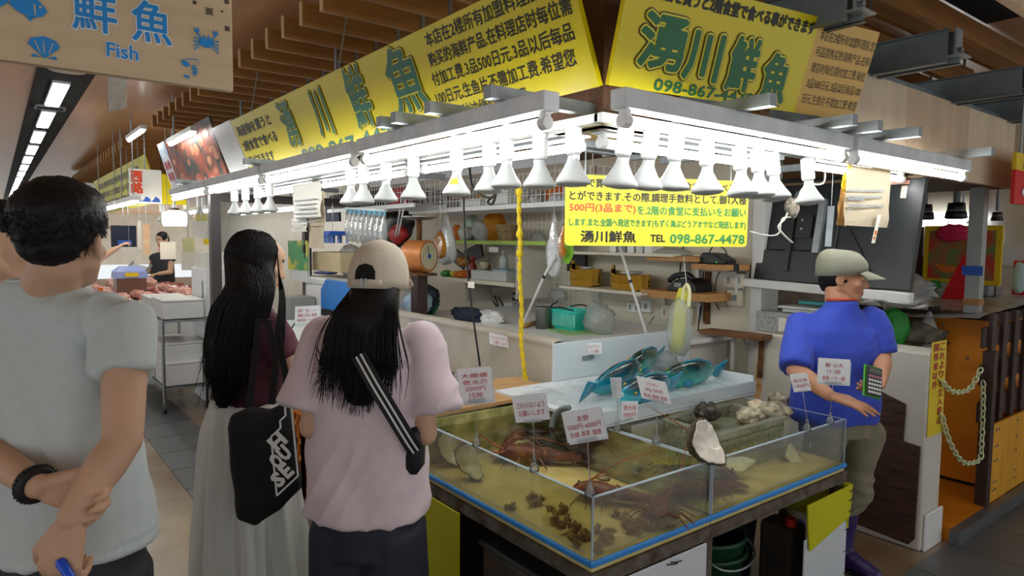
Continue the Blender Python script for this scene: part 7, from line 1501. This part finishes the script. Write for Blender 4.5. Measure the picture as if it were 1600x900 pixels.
# ---------------------------------------------------------------- neighbour stall on the right
M_orange = mat('orange_laminate', '#e38c1c', .45, var=.08, scale=3)
M_ochre = mat('ochre_plywood', '#d89c26', .45, var=.14, scale=3, stretch=(5, 5, .7))
O('counter_cabinet', 'orange laminated cabinet with a dark top edge beyond the low wall', 'cabinet', ('panel', MB().bb((4.92, 1.50, .1), (4.96, 2.25, 1.15)), M_orange), ('side', MB().bb((4.96, 1.50, .1), (6.2, 1.54, 1.15)).bb((4.96, 2.21, .1), (6.2, 2.25, 1.15)), M_orange), ('top', MB().bb((4.90, 1.45, 1.15), (6.3, 2.35, 1.19)), M_brown_wood), ('plinth', MB().bb((4.94, 1.5, .06), (6.2, 2.25, .1)), M_black), ('screw', MB().ball((4.918, 1.75, 1.1), .009, 8).ball((4.918, 2.0, 1.1), .009, 8).ball((4.918, 1.6, .9), .009, 8), M_galv))
struct(MB().bb((4.1, 1.36, 0), (4.95, 3.0, .075)).build('floor_step', M_orange))
struct(MB().bb((4.06, 1.31, 0), (9.0, 1.36, .078)).build('trim_15', M_tile))
t = thing('lattice_fence', (4.9, 1.4, .07), 'dark brown lattice fence beside the ochre panel', 'fence')
for i, x in enumerate((4.62, 4.82, 5.02, 5.22, 5.42)): MB().bb((x, 1.385, .08 if i == 0 else .50), (x + .07, 1.405, 1.22)).build('upright', M_brown_wood, t)
for z in (1.08, .86, .64): MB().bb((4.55, 1.405, z - .06), (5.6, 1.42, z + .06)).build('cross_slat', M_brown_wood, t)
MB().bb((4.60, 1.36, .078), (4.66, 1.42, 1.0)).build('post', M_brown_wood, t)
t = thing('ochre_panel', (5.4, 1.37, .08), 'ochre plywood panel with screws below the lattice fence', 'panel')
MB().bb((4.68, 1.365, .08), (7.5, 1.38, .56)).build('sheet', M_ochre, t)
m = MB(); [m.cone((x, 1.365, z), (x, 1.36, z), .007, n=8) for x in (4.72, 4.76, 5.1) for z in (.15, .2, .33, .42, .52)]; m.build('screw', M_steel_dark, t)
# plastic chain in two loops
M_chain = mat('pale_green_plastic', '#c9d6a8', .45)
def chain(pts, lab):
    P_ = bez([V(p) for p in pts], 24); L_ = [0]
    for a, b_ in zip(P_, P_[1:]): L_.append(L_[-1] + (b_ - a).length)
    m = MB(); st = .036; k = 0; s_ = 0; j = 0
    while s_ < L_[-1] - st:
        while L_[j + 1] < s_: j += 1
        p = P_[j].lerp(P_[j + 1], (s_ - L_[j]) / max(1e-6, L_[j + 1] - L_[j])); d = (P_[j + 1] - P_[j]).normalized(); s1 = d.cross(V((.3, .9, .2))).normalized(); s2 = d.cross(s1)
        q_ = s1 if k % 2 else s2; m.tube([p + d * (.024 * math.cos(a)) + q_ * (.013 * math.sin(a)) for a in np.linspace(0, 2 * PI, 12, endpoint=False)], .0045, 6, closed=True); s_ += st; k += 1
    return O('plastic_chain', lab, 'chain', ('x', m, M_chain, SM))
chain([AT(1472, 596, y=1.39), AT(1490, 612, y=1.39), AT(1515, 607, y=1.39), AT(1535, 572, y=1.385)], 'upper loop of pale green plastic chain across the orange passage')
chain([AT(1472, 650, y=1.39), AT(1484, 690, y=1.39), AT(1505, 722, y=1.385), AT(1530, 718, y=1.38), AT(1534, 690, y=1.38), AT(1536, 630, y=1.38), AT(1536, 582, y=1.38)], 'lower long loop of pale green plastic chain across the orange passage')
# counter with plastic sheet, flower cloth, hung bag
m = MB(); m.grid(lambda a, b_: V((4.75 + 2.2 * b_, 3.6 - 2.1 * a, 1.215 - .10 * (1 - b_) ** 6 * (.4 + .6 * math.sin(a * PI)) + .018 * noise.noise(V((a * 9, b_ * 9, 1))))), 40, 24)
O('plastic_cover', 'rumpled clear plastic sheet spread over the neighbouring counter and orange cabinet', 'plastic', ('x', m, mat('rumpled_clear_cover', '#c9d4d2', .2, scale=9, col2='#93a29f', bump=.5)))
O('display_counter', 'neighbouring counter fronted by a dark flower cloth', 'counter', ('flower_cloth', MB().bb((4.98, 2.37, .4), (5.0, 3.6, 1.14)), mat('flower_cloth', '#8b8060', .8, scale=14, col2='#1f2320', fac=(.52, .58))), ('counter_frame', MB().bb((5.0, 2.37, 0), (6.9, 3.6, 1.15)), M_brown_wood))
def hb2(px, py0, py1, x, w, lab):
    top, bot = AT(px, py0, x=x), AT(px, py1, x=x); H_ = top.z - bot.z; R = []
    for k, s_ in ((0, .06), (.3, .3), (.6, .62), (1, 1.0), (1.6, .95), (1.75, .5)): R.append([V((x + .3 * w * s_ * math.cos(2 * PI * i / 20), top.y + w * s_ * math.sin(2 * PI * i / 20) + w * .5 * k * .6, top.z - H_ * k)) for i in range(20)])
    return O('hanging_bag', lab, 'bag', ('bag_body', MB().loft(R).jitter(.015, 9, 3), M_bagw, SM), ('hook', MB().bb((x - .02, top.y - .01, top.z - .01), (4.92, top.y + .01, top.z + .02)), M_black))
hb2(1455, 484, 545, 4.80, .13, 'white shopping bag hung from the corner of the orange cabinet')
O('green_sack', 'bright green sack edge beside the sleeve of the vendor', 'bag', ('x', crumple(AT(1393, 515, x=4.7), (.08, .10, .16), 71, .2), mat('bright_green', '#2c9c3a', .5), SM))
O('crate', 'grey and white clutter heap under the flower cloth', 'bundle', ('x', crumple(AT(1420, 522, x=4.8), (.1, .22, .09), 72, .4), mat('net_clutter', '#8c8878', .8, scale=12, col2='#4a4438'), SM))
O('clear_bag', 'crumpled clear plastic bag in front of the black screen by the counter', 'bag', ('x', crumple(AT(1400, 452, x=4.6), (.1, .22, .11), 73, .35), M_bagc, SM))
R_ = random.Random(12)
for i, (px, py, m, lab) in enumerate(((1433, 448, mat('bright_yellow', '#e8c81e', .5), 'yellow packet on the covered counter'), (1445, 452, M_redp, 'small red packet on the covered counter'), (1460, 450, M_grn, 'green packet heap on the covered counter'), (1475, 455, M_bagw, 'silver white packet heap on the covered counter nearer the pole'), (1492, 455, M_bagw, 'silver white packet heap on the covered counter beside the red cone'), (1450, 462, M_bl, 'blue packet on the covered counter'))):
    O('packet', lab, 'packet', ('x', crumple(AT(px, py, x=6.0) , (.06, .09, .06), 110 + i, .35), m, SM))
O('sign_pole', 'light grey square pole rising past the edge of the plywood soffit', 'pole', ('pole', MB().bb((4.92, 1.56, 1.19), (5.0, 1.64, 2.42)), mat('light_grey_steel', '#a9adab', .4, .3)), ('blue_label', MB().bb((4.915, 1.545, 1.43), (4.92, 1.66, 1.49)), M_bl), ('tape', MB().bb((4.915, 1.555, 1.24), (5.005, 1.645, 1.28)), M_card_b2))
O('cone_flag', 'bright red pointed cloth next to the grey pole', 'cloth', ('x', MB().prism([(0, 0), (.2, 0), (.19, .32), (.13, .32)], (5.6, 2.02, 1.22), V((0, -1, 0)), Z, V((.02, 0, 0))), mat('signal_red', '#d8141c', .5)))
t = tag(MB().bb((6.2, 1.9, 1.22), (6.5, 2.0, 1.3)).build('cash_box', M_grey, bevel=.006), 'grey cash box on the counter right of the pole', 'box')
O('picture', 'framed colourful fruit picture with a yellow border by the pole', 'picture', ('frame', MB().bb((6.3, 1.86, 1.3), (6.33, 2.42, 1.78)), mat('bright_yellow_frame', '#e2c41e', .5)), ('print', MB().bb((6.295, 1.9, 1.34), (6.30, 2.38, 1.74)), mat('fruit_print', '#6f8a4a', .5, scale=7, col2='#c2423a', fac=(.4, .6))), ('melon_slice', MB().prism(blob((.14, .1), (.1, .07), 16, PI, 2 * PI), (6.293, 2.36, 1.36), V((0, -1, 0)), Z, V((-.004, 0, 0))), M_or), ('pink_flower', crumple(V((6.28, 2.2, 1.72)), (.02, .12, .07), 120, .3), mat('pink_petals', '#d8285e', .6), SM), ('easel', MB().bb((6.33, 1.9, 1.2), (6.36, 2.38, 1.32)), M_brown_wood))
O('red_panel', 'red panel with a pale blue figure right of the fruit picture', 'board', ('panel', MB().bb((6.6, 1.45, 1.22), (6.62, 1.86, 1.5)), MATS['signal_red']), ('figure', crumple(V((6.55, 1.8, 1.36)), (.03, .05, .13), 121, .2), mat('pale_blue_ceramic', '#b5d8d8', .3), SM))
# far shelf, posters, tube, black track lamps
for (a, lab, m) in (((1453, 345, 1481, 372), 'black and white photo poster on the far wall, upper of two', mat('photo_poster', '#d6d8da', .6, scale=5, col2='#5a5862', fac=(.5, .6))), ((1482, 346, 1504, 374), 'pale poster with lines beside the upper photo poster', M_paper), ((1452, 379, 1477, 402), 'small framed photo below the upper photo poster', mat('photo_small', '#c9ccd0', .6, scale=9, col2='#3a3a40', fac=(.5, .6)))):
    y0, y1, z0, z1 = ext(*a, 8.15); O('poster', lab, 'poster', ('sheet', MB().bb((8.14, y0, z0), (8.16, y1, z1)), m), ('border', MB().bb((8.15, y0 - .03, z0 - .03), (8.18, y1 + .03, z1 + .03)), M_paper))
M_dkw = mat('dark_shelf_wood', '#3a261c', .6)
t = thing('display_shelf', (7.6, 3, 0), 'dark wooden display shelf with goods on the far side', 'shelf')
for py in (405, 443):
    y0, y1, z0, _ = ext(1424, py, 1500, py + 4, 7.5); MB().bb((7.5, y0, z0 - .03), (7.9, y1, z0)).build('shelf_board', M_dkw, t)
zA2 = ext(1424, 405, 1500, 409, 7.5)[2]; zB2 = ext(1424, 443, 1500, 447, 7.5)[2]
for px in (1436, 1496): p = AT(px, 400, x=7.55); MB().bb((7.53, p.y - .04, 0), (7.6, p.y + .04, zA2 + .35 if px < 1450 else zA2)).build('upright', M_dkw, t)
for px, z, r, m, lab in ((1440, zA2, (.1, .26, .05), M_bl, 'blue folded goods on the upper display shelf'), (1474, zA2, (.1, .2, .05), M_white, 'white folded goods on the upper display shelf'), (1492, zA2, (.08, .1, .08), M_paper, 'cream box on the upper display shelf'), (1457, zB2, (.08, .1, .18), M_white, 'white figurine on the lower display shelf'), (1478, zB2, (.08, .2, .06), M_paper, 'white towels on the lower display shelf'), (1436, zB2, (.08, .1, .06), M_teal, 'teal bowl on the lower display shelf')):
    O('goods', lab, 'goods', ('x', crumple(on(px, 7.65, z + r[2] * .95), r, 130 + px, .22), m, SM))
p = AT(1465, 341, x=7.9); O('tube_light', 'single fluorescent tube glowing in the neighbouring stall', 'light', ('housing', MB().bb((7.9, 2.55, p.z + .02), (7.96, 3.5, p.z + .07)), M_enamel), ('tube', MB().tube([V((7.9, 2.57, p.z)), V((7.9, 3.48, p.z))], .03, 10), M_tube, SM), ('hanger', MB().cone((7.93, 2.7, p.z + .06), (7.93, 2.7, 2.95), .01).cone((7.93, 3.3, p.z + .06), (7.93, 3.3, 2.95), .01), M_galv))
for px, py, x, lab in ((1494, 333, 5.2, 'black track spot lamp hanging left of the grey pole'), (1443, 335, 5.2, 'black track spot lamp half hidden by the screen edge'), (1558, 340, 6.0, 'small black clip lamp against the cream wall')):
    p = AT(px, py, x=x); k = 1 if px < 1550 else .6; O('track_lamp', lab, 'lamp', ('lamp_head', MB().lathe([(0, .07), (.05, .07), (.055, .03), (.05, .02), (.06, .01), (.07, -.03), (.06, -.04), (0, -.04)], p, 22, Matrix.Scale(k, 3)), M_black, SM), ('band', MB().lathe([(.056, .005), (.058, .02), (.052, .022), (.05, .005)], p, 22, Matrix.Scale(k, 3), caps=False), M_grey), ('stem', MB().cone(p + V((0, 0, .05)), p + V((0, 0, .2)), .022 * k).cone(p + V((0, 0, .2)), V((p.x, p.y, 2.0 if p.x < 5.18 else 2.95)), .008), M_grey))
p = AT(1550, 370, x=8.0); O('wrapped_cloth', 'hanging white crumpled cloth on the cream wall behind the pole', 'cloth', ('x', crumple(AT(1540, 362, x=8.05), (.06, .16, .30), 140, .3), M_white, SM))
O('wall_box', 'white meter plate on the cream wall', 'plate', ('plate', MB().bb((8.15, 2.18, 1.42), (8.2, 2.5, 1.62)), M_white), ('lever', MB().tube([(8.13, 2.56, 1.2), (8.13, 2.53, 1.55)], .02, 8), M_steel_dark))
sg = thing('shop_banner', (6.4, 1.2, 1.95), 'red and yellow shop banner at the edge of the picture beyond the plywood soffit', 'sign')
y_ = 1.35; a, b_ = AT(1584, 318, y=y_), AT(1640, 276, y=y_); MB().bb((a.x, y_, a.z), (b_.x, y_ + .02, b_.z)).build('banner', MATS['signal_red'], sg); c_ = AT(1584, 268, y=y_); MB().bb((a.x, y_, b_.z), (b_.x, y_ + .02, b_.z + .10)).build('top_band', MATS['bright_yellow'], sg)
m = MB(); write(m, '魚', V((a.x + .12, y_ - .002, a.z + .06)), X, Z, w=.4, h=.25, fat=.01); m.build('lettering', M_white, sg); MB().cone((a.x + .1, y_ + .01, b_.z + .1), (a.x + .1, y_ + .01, 2.95), .006).build('hanger', M_galv, sg)

# ================================================================ far stalls along the aisle on the left
M_meat = mat('pink_meat', '#b8746a', .4, scale=14, col2='#e0b3a2', coat=.3); M_meat2 = mat('dark_red_meat', '#6f2a22', .4, scale=16, col2='#a85a48', coat=.3)
# seafood photo banner, its white back board, next signs
def lean(px, z0, z1, x0, x1, y0, y1): return Plane(V((x0, y1, z0)), V((0, -1, 0)), V((x1 - x0, 0, z1 - z0))), y1 - y0, math.hypot(x1 - x0, z1 - z0)
pl, w, h = lean(0, 2.02, 2.62, 1.62, 1.44, 6.0, 8.2); sg = thing('photo_banner', (1.55, 7.1, 2.0), 'seafood photo banner leaning over the aisle beyond the long yellow sign', 'sign')
MB().slab(pl.P(0, 0, -.02), pl.u * w, pl.v * h, pl.n * .02).build('board', mat('seafood_photo', '#3c4038', .5, scale=4.5, col2='#b0563a', fac=(.42, .62)), sg)
m = MB(); R_ = random.Random(5)
for k in range(26): a, b_ = R_.uniform(.5, w - .1), R_.uniform(.05, h - .08); m.prism(blob((a, b_), (R_.uniform(.05, .12), R_.uniform(.03, .06)), 10), pl.P(0, 0, .001), pl.u, pl.v, pl.n * .002)
m.build('printed_shapes', mat('printed_seafood', '#a8452c', .5, scale=12, col2='#d8a07a'), sg); MB().slab(pl.P(0, 0, .003), pl.u * .38, pl.v * h, pl.n * .002).build('text_panel', mat('blue_white_panel', '#cfd6dc', .5, scale=3, col2='#5b8fc8', fac=(.55, .7)), sg)
m = MB(); [write(m, '鮮魚', pl.P(.06 + .15 * (k % 2), .34 - .12 * (k // 2), .006), pl.u, pl.v, w=.12, h=.09, fat=.003, stamps=5) for k in range(4)]; m.build('lettering', M_redp, sg)
O('blank_board', 'plain white back board between the photo banner and the long yellow sign', 'board', ('x', MB().slab(V((1.62, 5.98, 2.1)), V((0, -.52, 0)), V((-.16, 0, .42)), V((.02, 0, .01))), M_white))
pN = Plane(AT(203, 317, y=9.0), X, Z); w, h = .34, .40; sg = thing('portrait_sign', pN.P(.17, 0), 'square white sign with red characters and blue waves beyond the photo banner', 'sign')
MB().slab(pN.P(0, 0, -.05), X * w, Z * h, pN.n * .05).build('board', M_white, sg); m = MB(); write(m, '西', pN.P(.02, .25), X, Z, w=.11, h=.12, fat=.009); write(m, '銘', pN.P(.02, .12), X, Z, w=.11, h=.12, fat=.008); m.build('lettering', mat('orange_red', '#d8481c', .5), sg)
m = MB()
for k in range(3): m.prism([(.02 + .1 * k, .02), (.12 + .1 * k, .02), (.11 + .1 * k, .06), (.07 + .1 * k, .085), (.05 + .1 * k, .05)], pN.P(0, 0, .002), X, Z, pN.n * .002)
m.build('wave_print', M_bl, sg); MB().slab(pN.P(w, .0, -.06), X * .28, Z * .36, pN.n * .05).build('yellow_panel', M_sign_y, sg); MB().cone(pN.P(.17, h, -.02), V((pN.P(.17, h).x, 9.02, 2.95)), .006).build('hanger', M_galv, sg)
pl, w, h = lean(0, 2.05, 2.62, 1.66, 1.48, 9.3, 14.5); sg = thing('shop_sign', (1.6, 12, 2.05), 'far yellow shop sign leaning over the aisle above the head of the man in grey', 'sign'); MB().slab(pl.P(0, 0, -.02), pl.u * w, pl.v * h, pl.n * .02).build('board', mat('lemon_sign', '#d6cf2a', .45), sg)
m = MB(); [write(m, s_, pl.P(.3 + 0 * k, .42 - .15 * k, .002), pl.u, pl.v, w=4.3, h=.09, fat=.003, stamps=4) for k, s_ in enumerate(('本店在2楼所有加盟料理店可付加工费', '海産物を買うと2階食堂で食べる事ができます', '生鱼片不需加工费希望您享受'))]; m.build('lettering', M_ink_brown, sg)
O('clear_sheet', 'loose clear plastic sheet hanging from the ceiling beneath the pale wooden board', 'plastic', ('sheet', MB().grid(lambda a, b_: AT(168 + 30 * a, 168 - 50 * b_ + 8 * (1 - a) * (1 - b_), y=3.2) + V((0, .03 * noise.noise(V((a * 4, b_ * 4, 2))), 0)), 8, 12), M_bagc, dict(smooth=True, solid=.001)), ('string', MB().cone(AT(185, 122, y=3.2), V((AT(185, 122, y=3.2).x, 3.2, 2.95)), .002, n=5), M_galv))
# white column, meat counter, boxes, trolley
O('freezer', 'white upright cabinet beyond the dark steel post', 'freezer', ('cabinet_body', MB().bb((1.60, 6.95, .0), (2.1, 7.5, 1.32)), M_enamel, dict(bevel=.015)), ('door_handle', MB().bb((1.59, 7.0, 1.0), (1.60, 7.03, 1.2)), M_grey), ('boxes', MB().bb((1.62, 7.0, 1.32), (2.0, 7.4, 1.47)), M_paper))
t = thing('meat_counter', (1.9, 9.5, 0), 'glass fronted meat counter in the far stall', 'counter'); MB().bb((1.0, 8.2, 0), (2.4, 11.8, .82)).build('base', M_white, t); MB().bb((1.0, 8.2, .82), (2.4, 11.8, .86)).build('bed', mat('pale_ice_bed', '#e3cfc6', .5), t); MB().slab((1.36, 10.3, .86), V((.32, 0, .35)), V((0, 1.5, 0)), V((.008, 0, 0))).build('glass_pane', M_glass, t); MB().bar((1.36, 10.3, .86), (1.7, 10.3, 1.24), .03, .03).bar((1.36, 11.8, .86), (1.7, 11.8, 1.24), .03, .03).build('glass_frame', M_galv, t)
names = ('first', 'second', 'third', 'fourth', 'fifth', 'sixth', 'seventh', 'eighth', 'ninth', 'tenth')
R_ = random.Random(21); k = 0
for row in range(8):
    for cidx in range(5):
        y, x = 8.4 + row * .43 + R_.uniform(-.08, .08), 1.12 + cidx * .24 + R_.uniform(-.03, .03); r = (R_.uniform(.07, .10), R_.uniform(.11, .17), R_.uniform(.04, .07))
        O('meat_cut', 'raw pink or dark red cut of meat heaped on the far counter', 'meat', ('x', crumple((x, y, .86 + r[2] * .9 + .03 * (cidx % 2)), r, 200 + k, .35, 14), M_meat if (k * 7) % 5 < 3 else M_meat2, SM), group='cuts of meat on the far counter'); k += 1
for y, lab in ((8.4, 'orange price label at the near end of the meat counter'), (8.75, 'second orange price label on the meat counter'), (9.6, 'third orange price label farther on the meat counter')): O('price_label', lab, 'label', ('x', MB().bb((1.0, y - .12, .93), (1.03, y + .12, 1.0)), mat('orange_label', '#ef7a1a', .5) if y < 8.5 else MATS['orange_label']))
t = thing('trolley', (1.4, 7.2, 0), 'steel wire trolley stacked with white foam boxes before the meat counter', 'trolley'); b = MB()
for x in (1.19, 1.56):
    for y in (6.75, 7.95): MB().cone((x, y, .08), (x, y, .88), .014).build('post', M_ss, t)
for z in (.22, .84):
    b = MB(); b.bb((1.19, 6.75, z), (1.56, 7.95, z + .02)); b.build('wire_shelf', M_galv, t)
for x in (1.19, 1.56):
    for y in (6.75, 7.95): MB().cone((x - .012, y, .04), (x + .012, y, .04), .04).build('caster', M_black, t)
for i, (y, z, h) in enumerate(((6.9, .245, .2), (7.35, .245, .2), (6.95, .45, .17), (7.45, .45, .12), (6.9, .865, .16), (7.5, .865, .14))):
    O('foam_box', ('white foam box on the lower trolley shelf, nearer end', 'white foam box on the lower trolley shelf, farther end', 'white foam box stacked on the lower trolley shelf, nearer end', 'white foam box stacked on the lower trolley shelf, farther end', 'white foam box with a black scribble on top of the trolley', 'second white foam box on top of the trolley')[i], 'box', ('box_body', MB().bb((1.2, y - .13, z), (1.55, y + .38, z + h)), M_white, dict(bevel=.012)), ('lid', MB().bb((1.195, y - .135, z + h), (1.555, y + .385, z + h + .02)), M_white, dict(bevel=.006)))
# the far stall behind the counter
struct(MB().bb((3.4, 7.3, 0), (3.5, 14, 2.3)).build('wall_meat_stall', M_wall_w))
M_green_w = mat('green_grey_panel', '#8fa58c', .6); MB().bb((3.38, 9.5, 1.5), (3.4, 13, 2.1)); M_lampw = emit('warm_lamp_glow', '#fff2c8', 7.0)
for (y, x, s_, lab) in ((8.4, 1.9, 1.2, 'white bell lamp over the meat counter, nearest of the row'), (9.1, 1.9, 1.2, 'white bell lamp over the meat counter, second of the row'), (9.8, 1.9, 1.2, 'white bell lamp over the meat counter, third of the row'), (10.6, 1.9, 1.2, 'white bell lamp over the meat counter, fourth of the row')):
    s = twin(spot, (x, y, 1.86), lab, 'bell lamps of the far stall', 0, s_)
    MB().cone((0, 0, .18), (0, 0, .92), .004, n=6).build('cord', M_rubber).parent = s
p = AT(273, 345, y=8.6); O('lantern', 'glowing warm white lantern over the meat counter', 'lamp', ('shade', MB().lathe([(.0, .12), (.05, .12), (.13, .09), (.135, 0), (.12, -.06), (0, -.06)], p, 24), M_lampw, SM), ('stem', MB().cone(p + V((0, 0, .1)), V((p.x, p.y, 2.95)), .012), M_ss), ('cap', MB().lathe([(0, .15), (.04, .15), (.07, .12), (0, .12)], p, 16), M_ss))
for x, y0, y1, z, lab in ((1.25, 8.35, 9.6, 2.02, 'fluorescent tube over the front of the meat counter, nearer one'), (1.25, 9.8, 11.8, 2.02, 'fluorescent tube over the front of the meat counter, farther one'), (2.5, 6.9, 9.0, 1.95, 'added fluorescent tube brightening the far stall behind the steel post'), (2.3, 9.6, 12.2, 2.0, 'added fluorescent tube brightening the far stall above the vendor with black hair')):  # the two tubes inside the stall are added to brighten it
    O('tube_light', lab, 'light', ('housing', MB().bb((x - .04, y0, z), (x + .04, y1, z + .05)), M_enamel), ('tube', MB().tube([V((x, y0 + .03, z - .02)), V((x, y1 - .03, z - .02))], .018, 10), M_tube, SM), ('hanger', MB().cone((x, y0 + .2, z + .04), (x, y0 + .2, 2.95), .006).cone((x, y1 - .2, z + .04), (x, y1 - .2, 2.95), .006), M_galv))
for (a, y, m, lab) in (((175, 352, 214, 386), 10.2, M_navy, 'dark blue box with a bright blue label over the meat counter'), ((190, 386, 214, 402), 10.1, M_paper, 'white calendar sheet below the dark blue box'), ((215, 345, 222, 390), 9.6, M_paper, 'long white paper ribbon hanging over the meat counter'), ((223, 350, 235, 398), 9.5, mat('price_strip', '#e6d3b4', .6, scale=9, col2='#d89a6a'), 'long cream price strip hanging over the meat counter'), ((299, 345, 329, 372), 7.9, M_paper, 'white sheet of writing hung above the white cabinet'), ((283, 392, 305, 422), 7.9, M_paper, 'white sheet hung left of the white cabinet'), ((285, 372, 304, 393), 7.8, mat('pale_yellow_sheet', '#d9dca0', .6), 'pale yellow and green sheet above the lower white sheet'), ((318, 373, 331, 382), 7.7, MATS['bright_yellow'], 'small yellow label near the dark steel post'), ((306, 335, 330, 346), 8.0, mat('olive_sheet', '#c8c46a', .6), 'olive strip of paper above the white sheet of writing'), ((250, 378, 275, 405), 9.0, M_paper, 'papers in front of the far vendor')):
    tl, brr = AT(a[0], a[1], y=y), AT(a[2], a[3], y=y); d = .15 if m is M_navy else .004
    parts = [('sheet', MB().bb((tl.x, y, brr.z), (brr.x, y + d, tl.z)), m)]
    if m is M_navy: parts.append(('label', MB().bb((tl.x + .06, y - .003, brr.z + .03), (brr.x - .06, y, brr.z + .09)), M_bl))
    O('hung_box' if m is M_navy else 'hung_paper', lab, 'box' if m is M_navy else 'paper', *(parts + [('string', MB().cone(((tl.x + brr.x) / 2, y + d / 2, tl.z), ((tl.x + brr.x) / 2, y + d / 2, 2.95), .003), M_galv)]))
p = AT(202, 415, y=9.4); O('counter_scale', 'pale blue counter scale on the meat counter', 'scale', ('scale_body', MB().bb((p.x - .16, 9.25, .87), (p.x + .16, 9.55, 1.12)), mat('brownish_glass', '#6a4a3c', .3)), ('top', MB().loft([[V((p.x + a * s_, 9.4 + b_ * s_ * .9, z)) for a, b_ in ((-1, -1), (1, -1), (1, 1), (-1, 1))] for z, s_ in ((1.12, .18), (1.2, .17), (1.26, .10))]), mat('pale_blue_enamel', '#8f9fd8', .4)), ('yellow_label', MB().bb((p.x - .07, 9.225, 1.14), (p.x + .07, 9.235, 1.19)), MATS['bright_yellow']))
# vendor of the far stall and the customer with an outstretched arm
def far_person(C, f, lab, top, hair_long=False, arm=None):
    fr = Frame(C, f); t = thing('person', (fr.b.x, fr.b.y, 0), lab, 'person'); hz = C.z; b = MB(); q, Mx = head(b, C, fr.f - Z * .25, Z, 1.0, fr.P(0, 0, hz - .2), .055); sh = hz - .24
    body(b, fr, dict(hip=sh - .5, waist=sh - .35, chest=sh - .12, sh=sh), .18, .12)
    for k in (-1, 1):
        e = fr.P(.2 * k, .05, sh - .28); w = fr.P(.16 * k, .25, sh - .3); s_ = fr.P(.17 * k, 0, sh - .03)
        if arm and k == 1: w = arm; e = s_.lerp(w, .5) - Z * .06
        limb(b, [s_, e, w], [.05, .042, .03]); d = (w - e).normalized(); hand(b, w + d * .01, d, -Z, fr.r * -k, (.2, .3, .5, .6))
    b = fuse(b, .007, 3); paint_face(b, q, 1); b.build('body', SKIN(M_skin), t, smooth=True)
    h = MB(); h.ball(q(0, -.02, .045), (.088, .105, .09), 22, Mx, 14); h.ball(q(0, -.05, -.0), (.082, .075, .09), 20, Mx, 12); h = fuse(h, .009, 3); h.build('hair', M_hair, t, smooth=True)
    s = MB(); s.loft([fr.ring(sh - .6, .2, .14), fr.ring(sh - .3, .19, .135), fr.ring(sh - .08, .19, .12), fr.ring(sh, .15, .09), fr.ring(sh + .04, .07, .065)]); [s.cap(fr.P(.12 * k, 0, sh - .04), fr.P(.17 * k, 0, sh - .06), .07, .075) for k in (-1, 1)]
    fuse(s, .012, 4).build('shirt', top, t, smooth=True); fuse(MB().loft([fr.ring(.02, .15, .12), fr.ring(.5, .17, .13), fr.ring(sh - .5, .19, .13)]), .016, 3).build('trousers', M_navy, t, smooth=True)
far_person(AT(253, 372, y=12.25) + V((0, 0, -.03)), (-.8, -.6, 0), 'black-haired vendor bending over papers in the far meat stall', mat('dark_apron', '#2a2a30', .8))
far_person(V((.60, 9.6, 1.50)), (.9, .3, 0), 'customer behind the man in grey stretching an arm to the meat counter', M_paneW, arm=AT(182, 388, y=9.55))
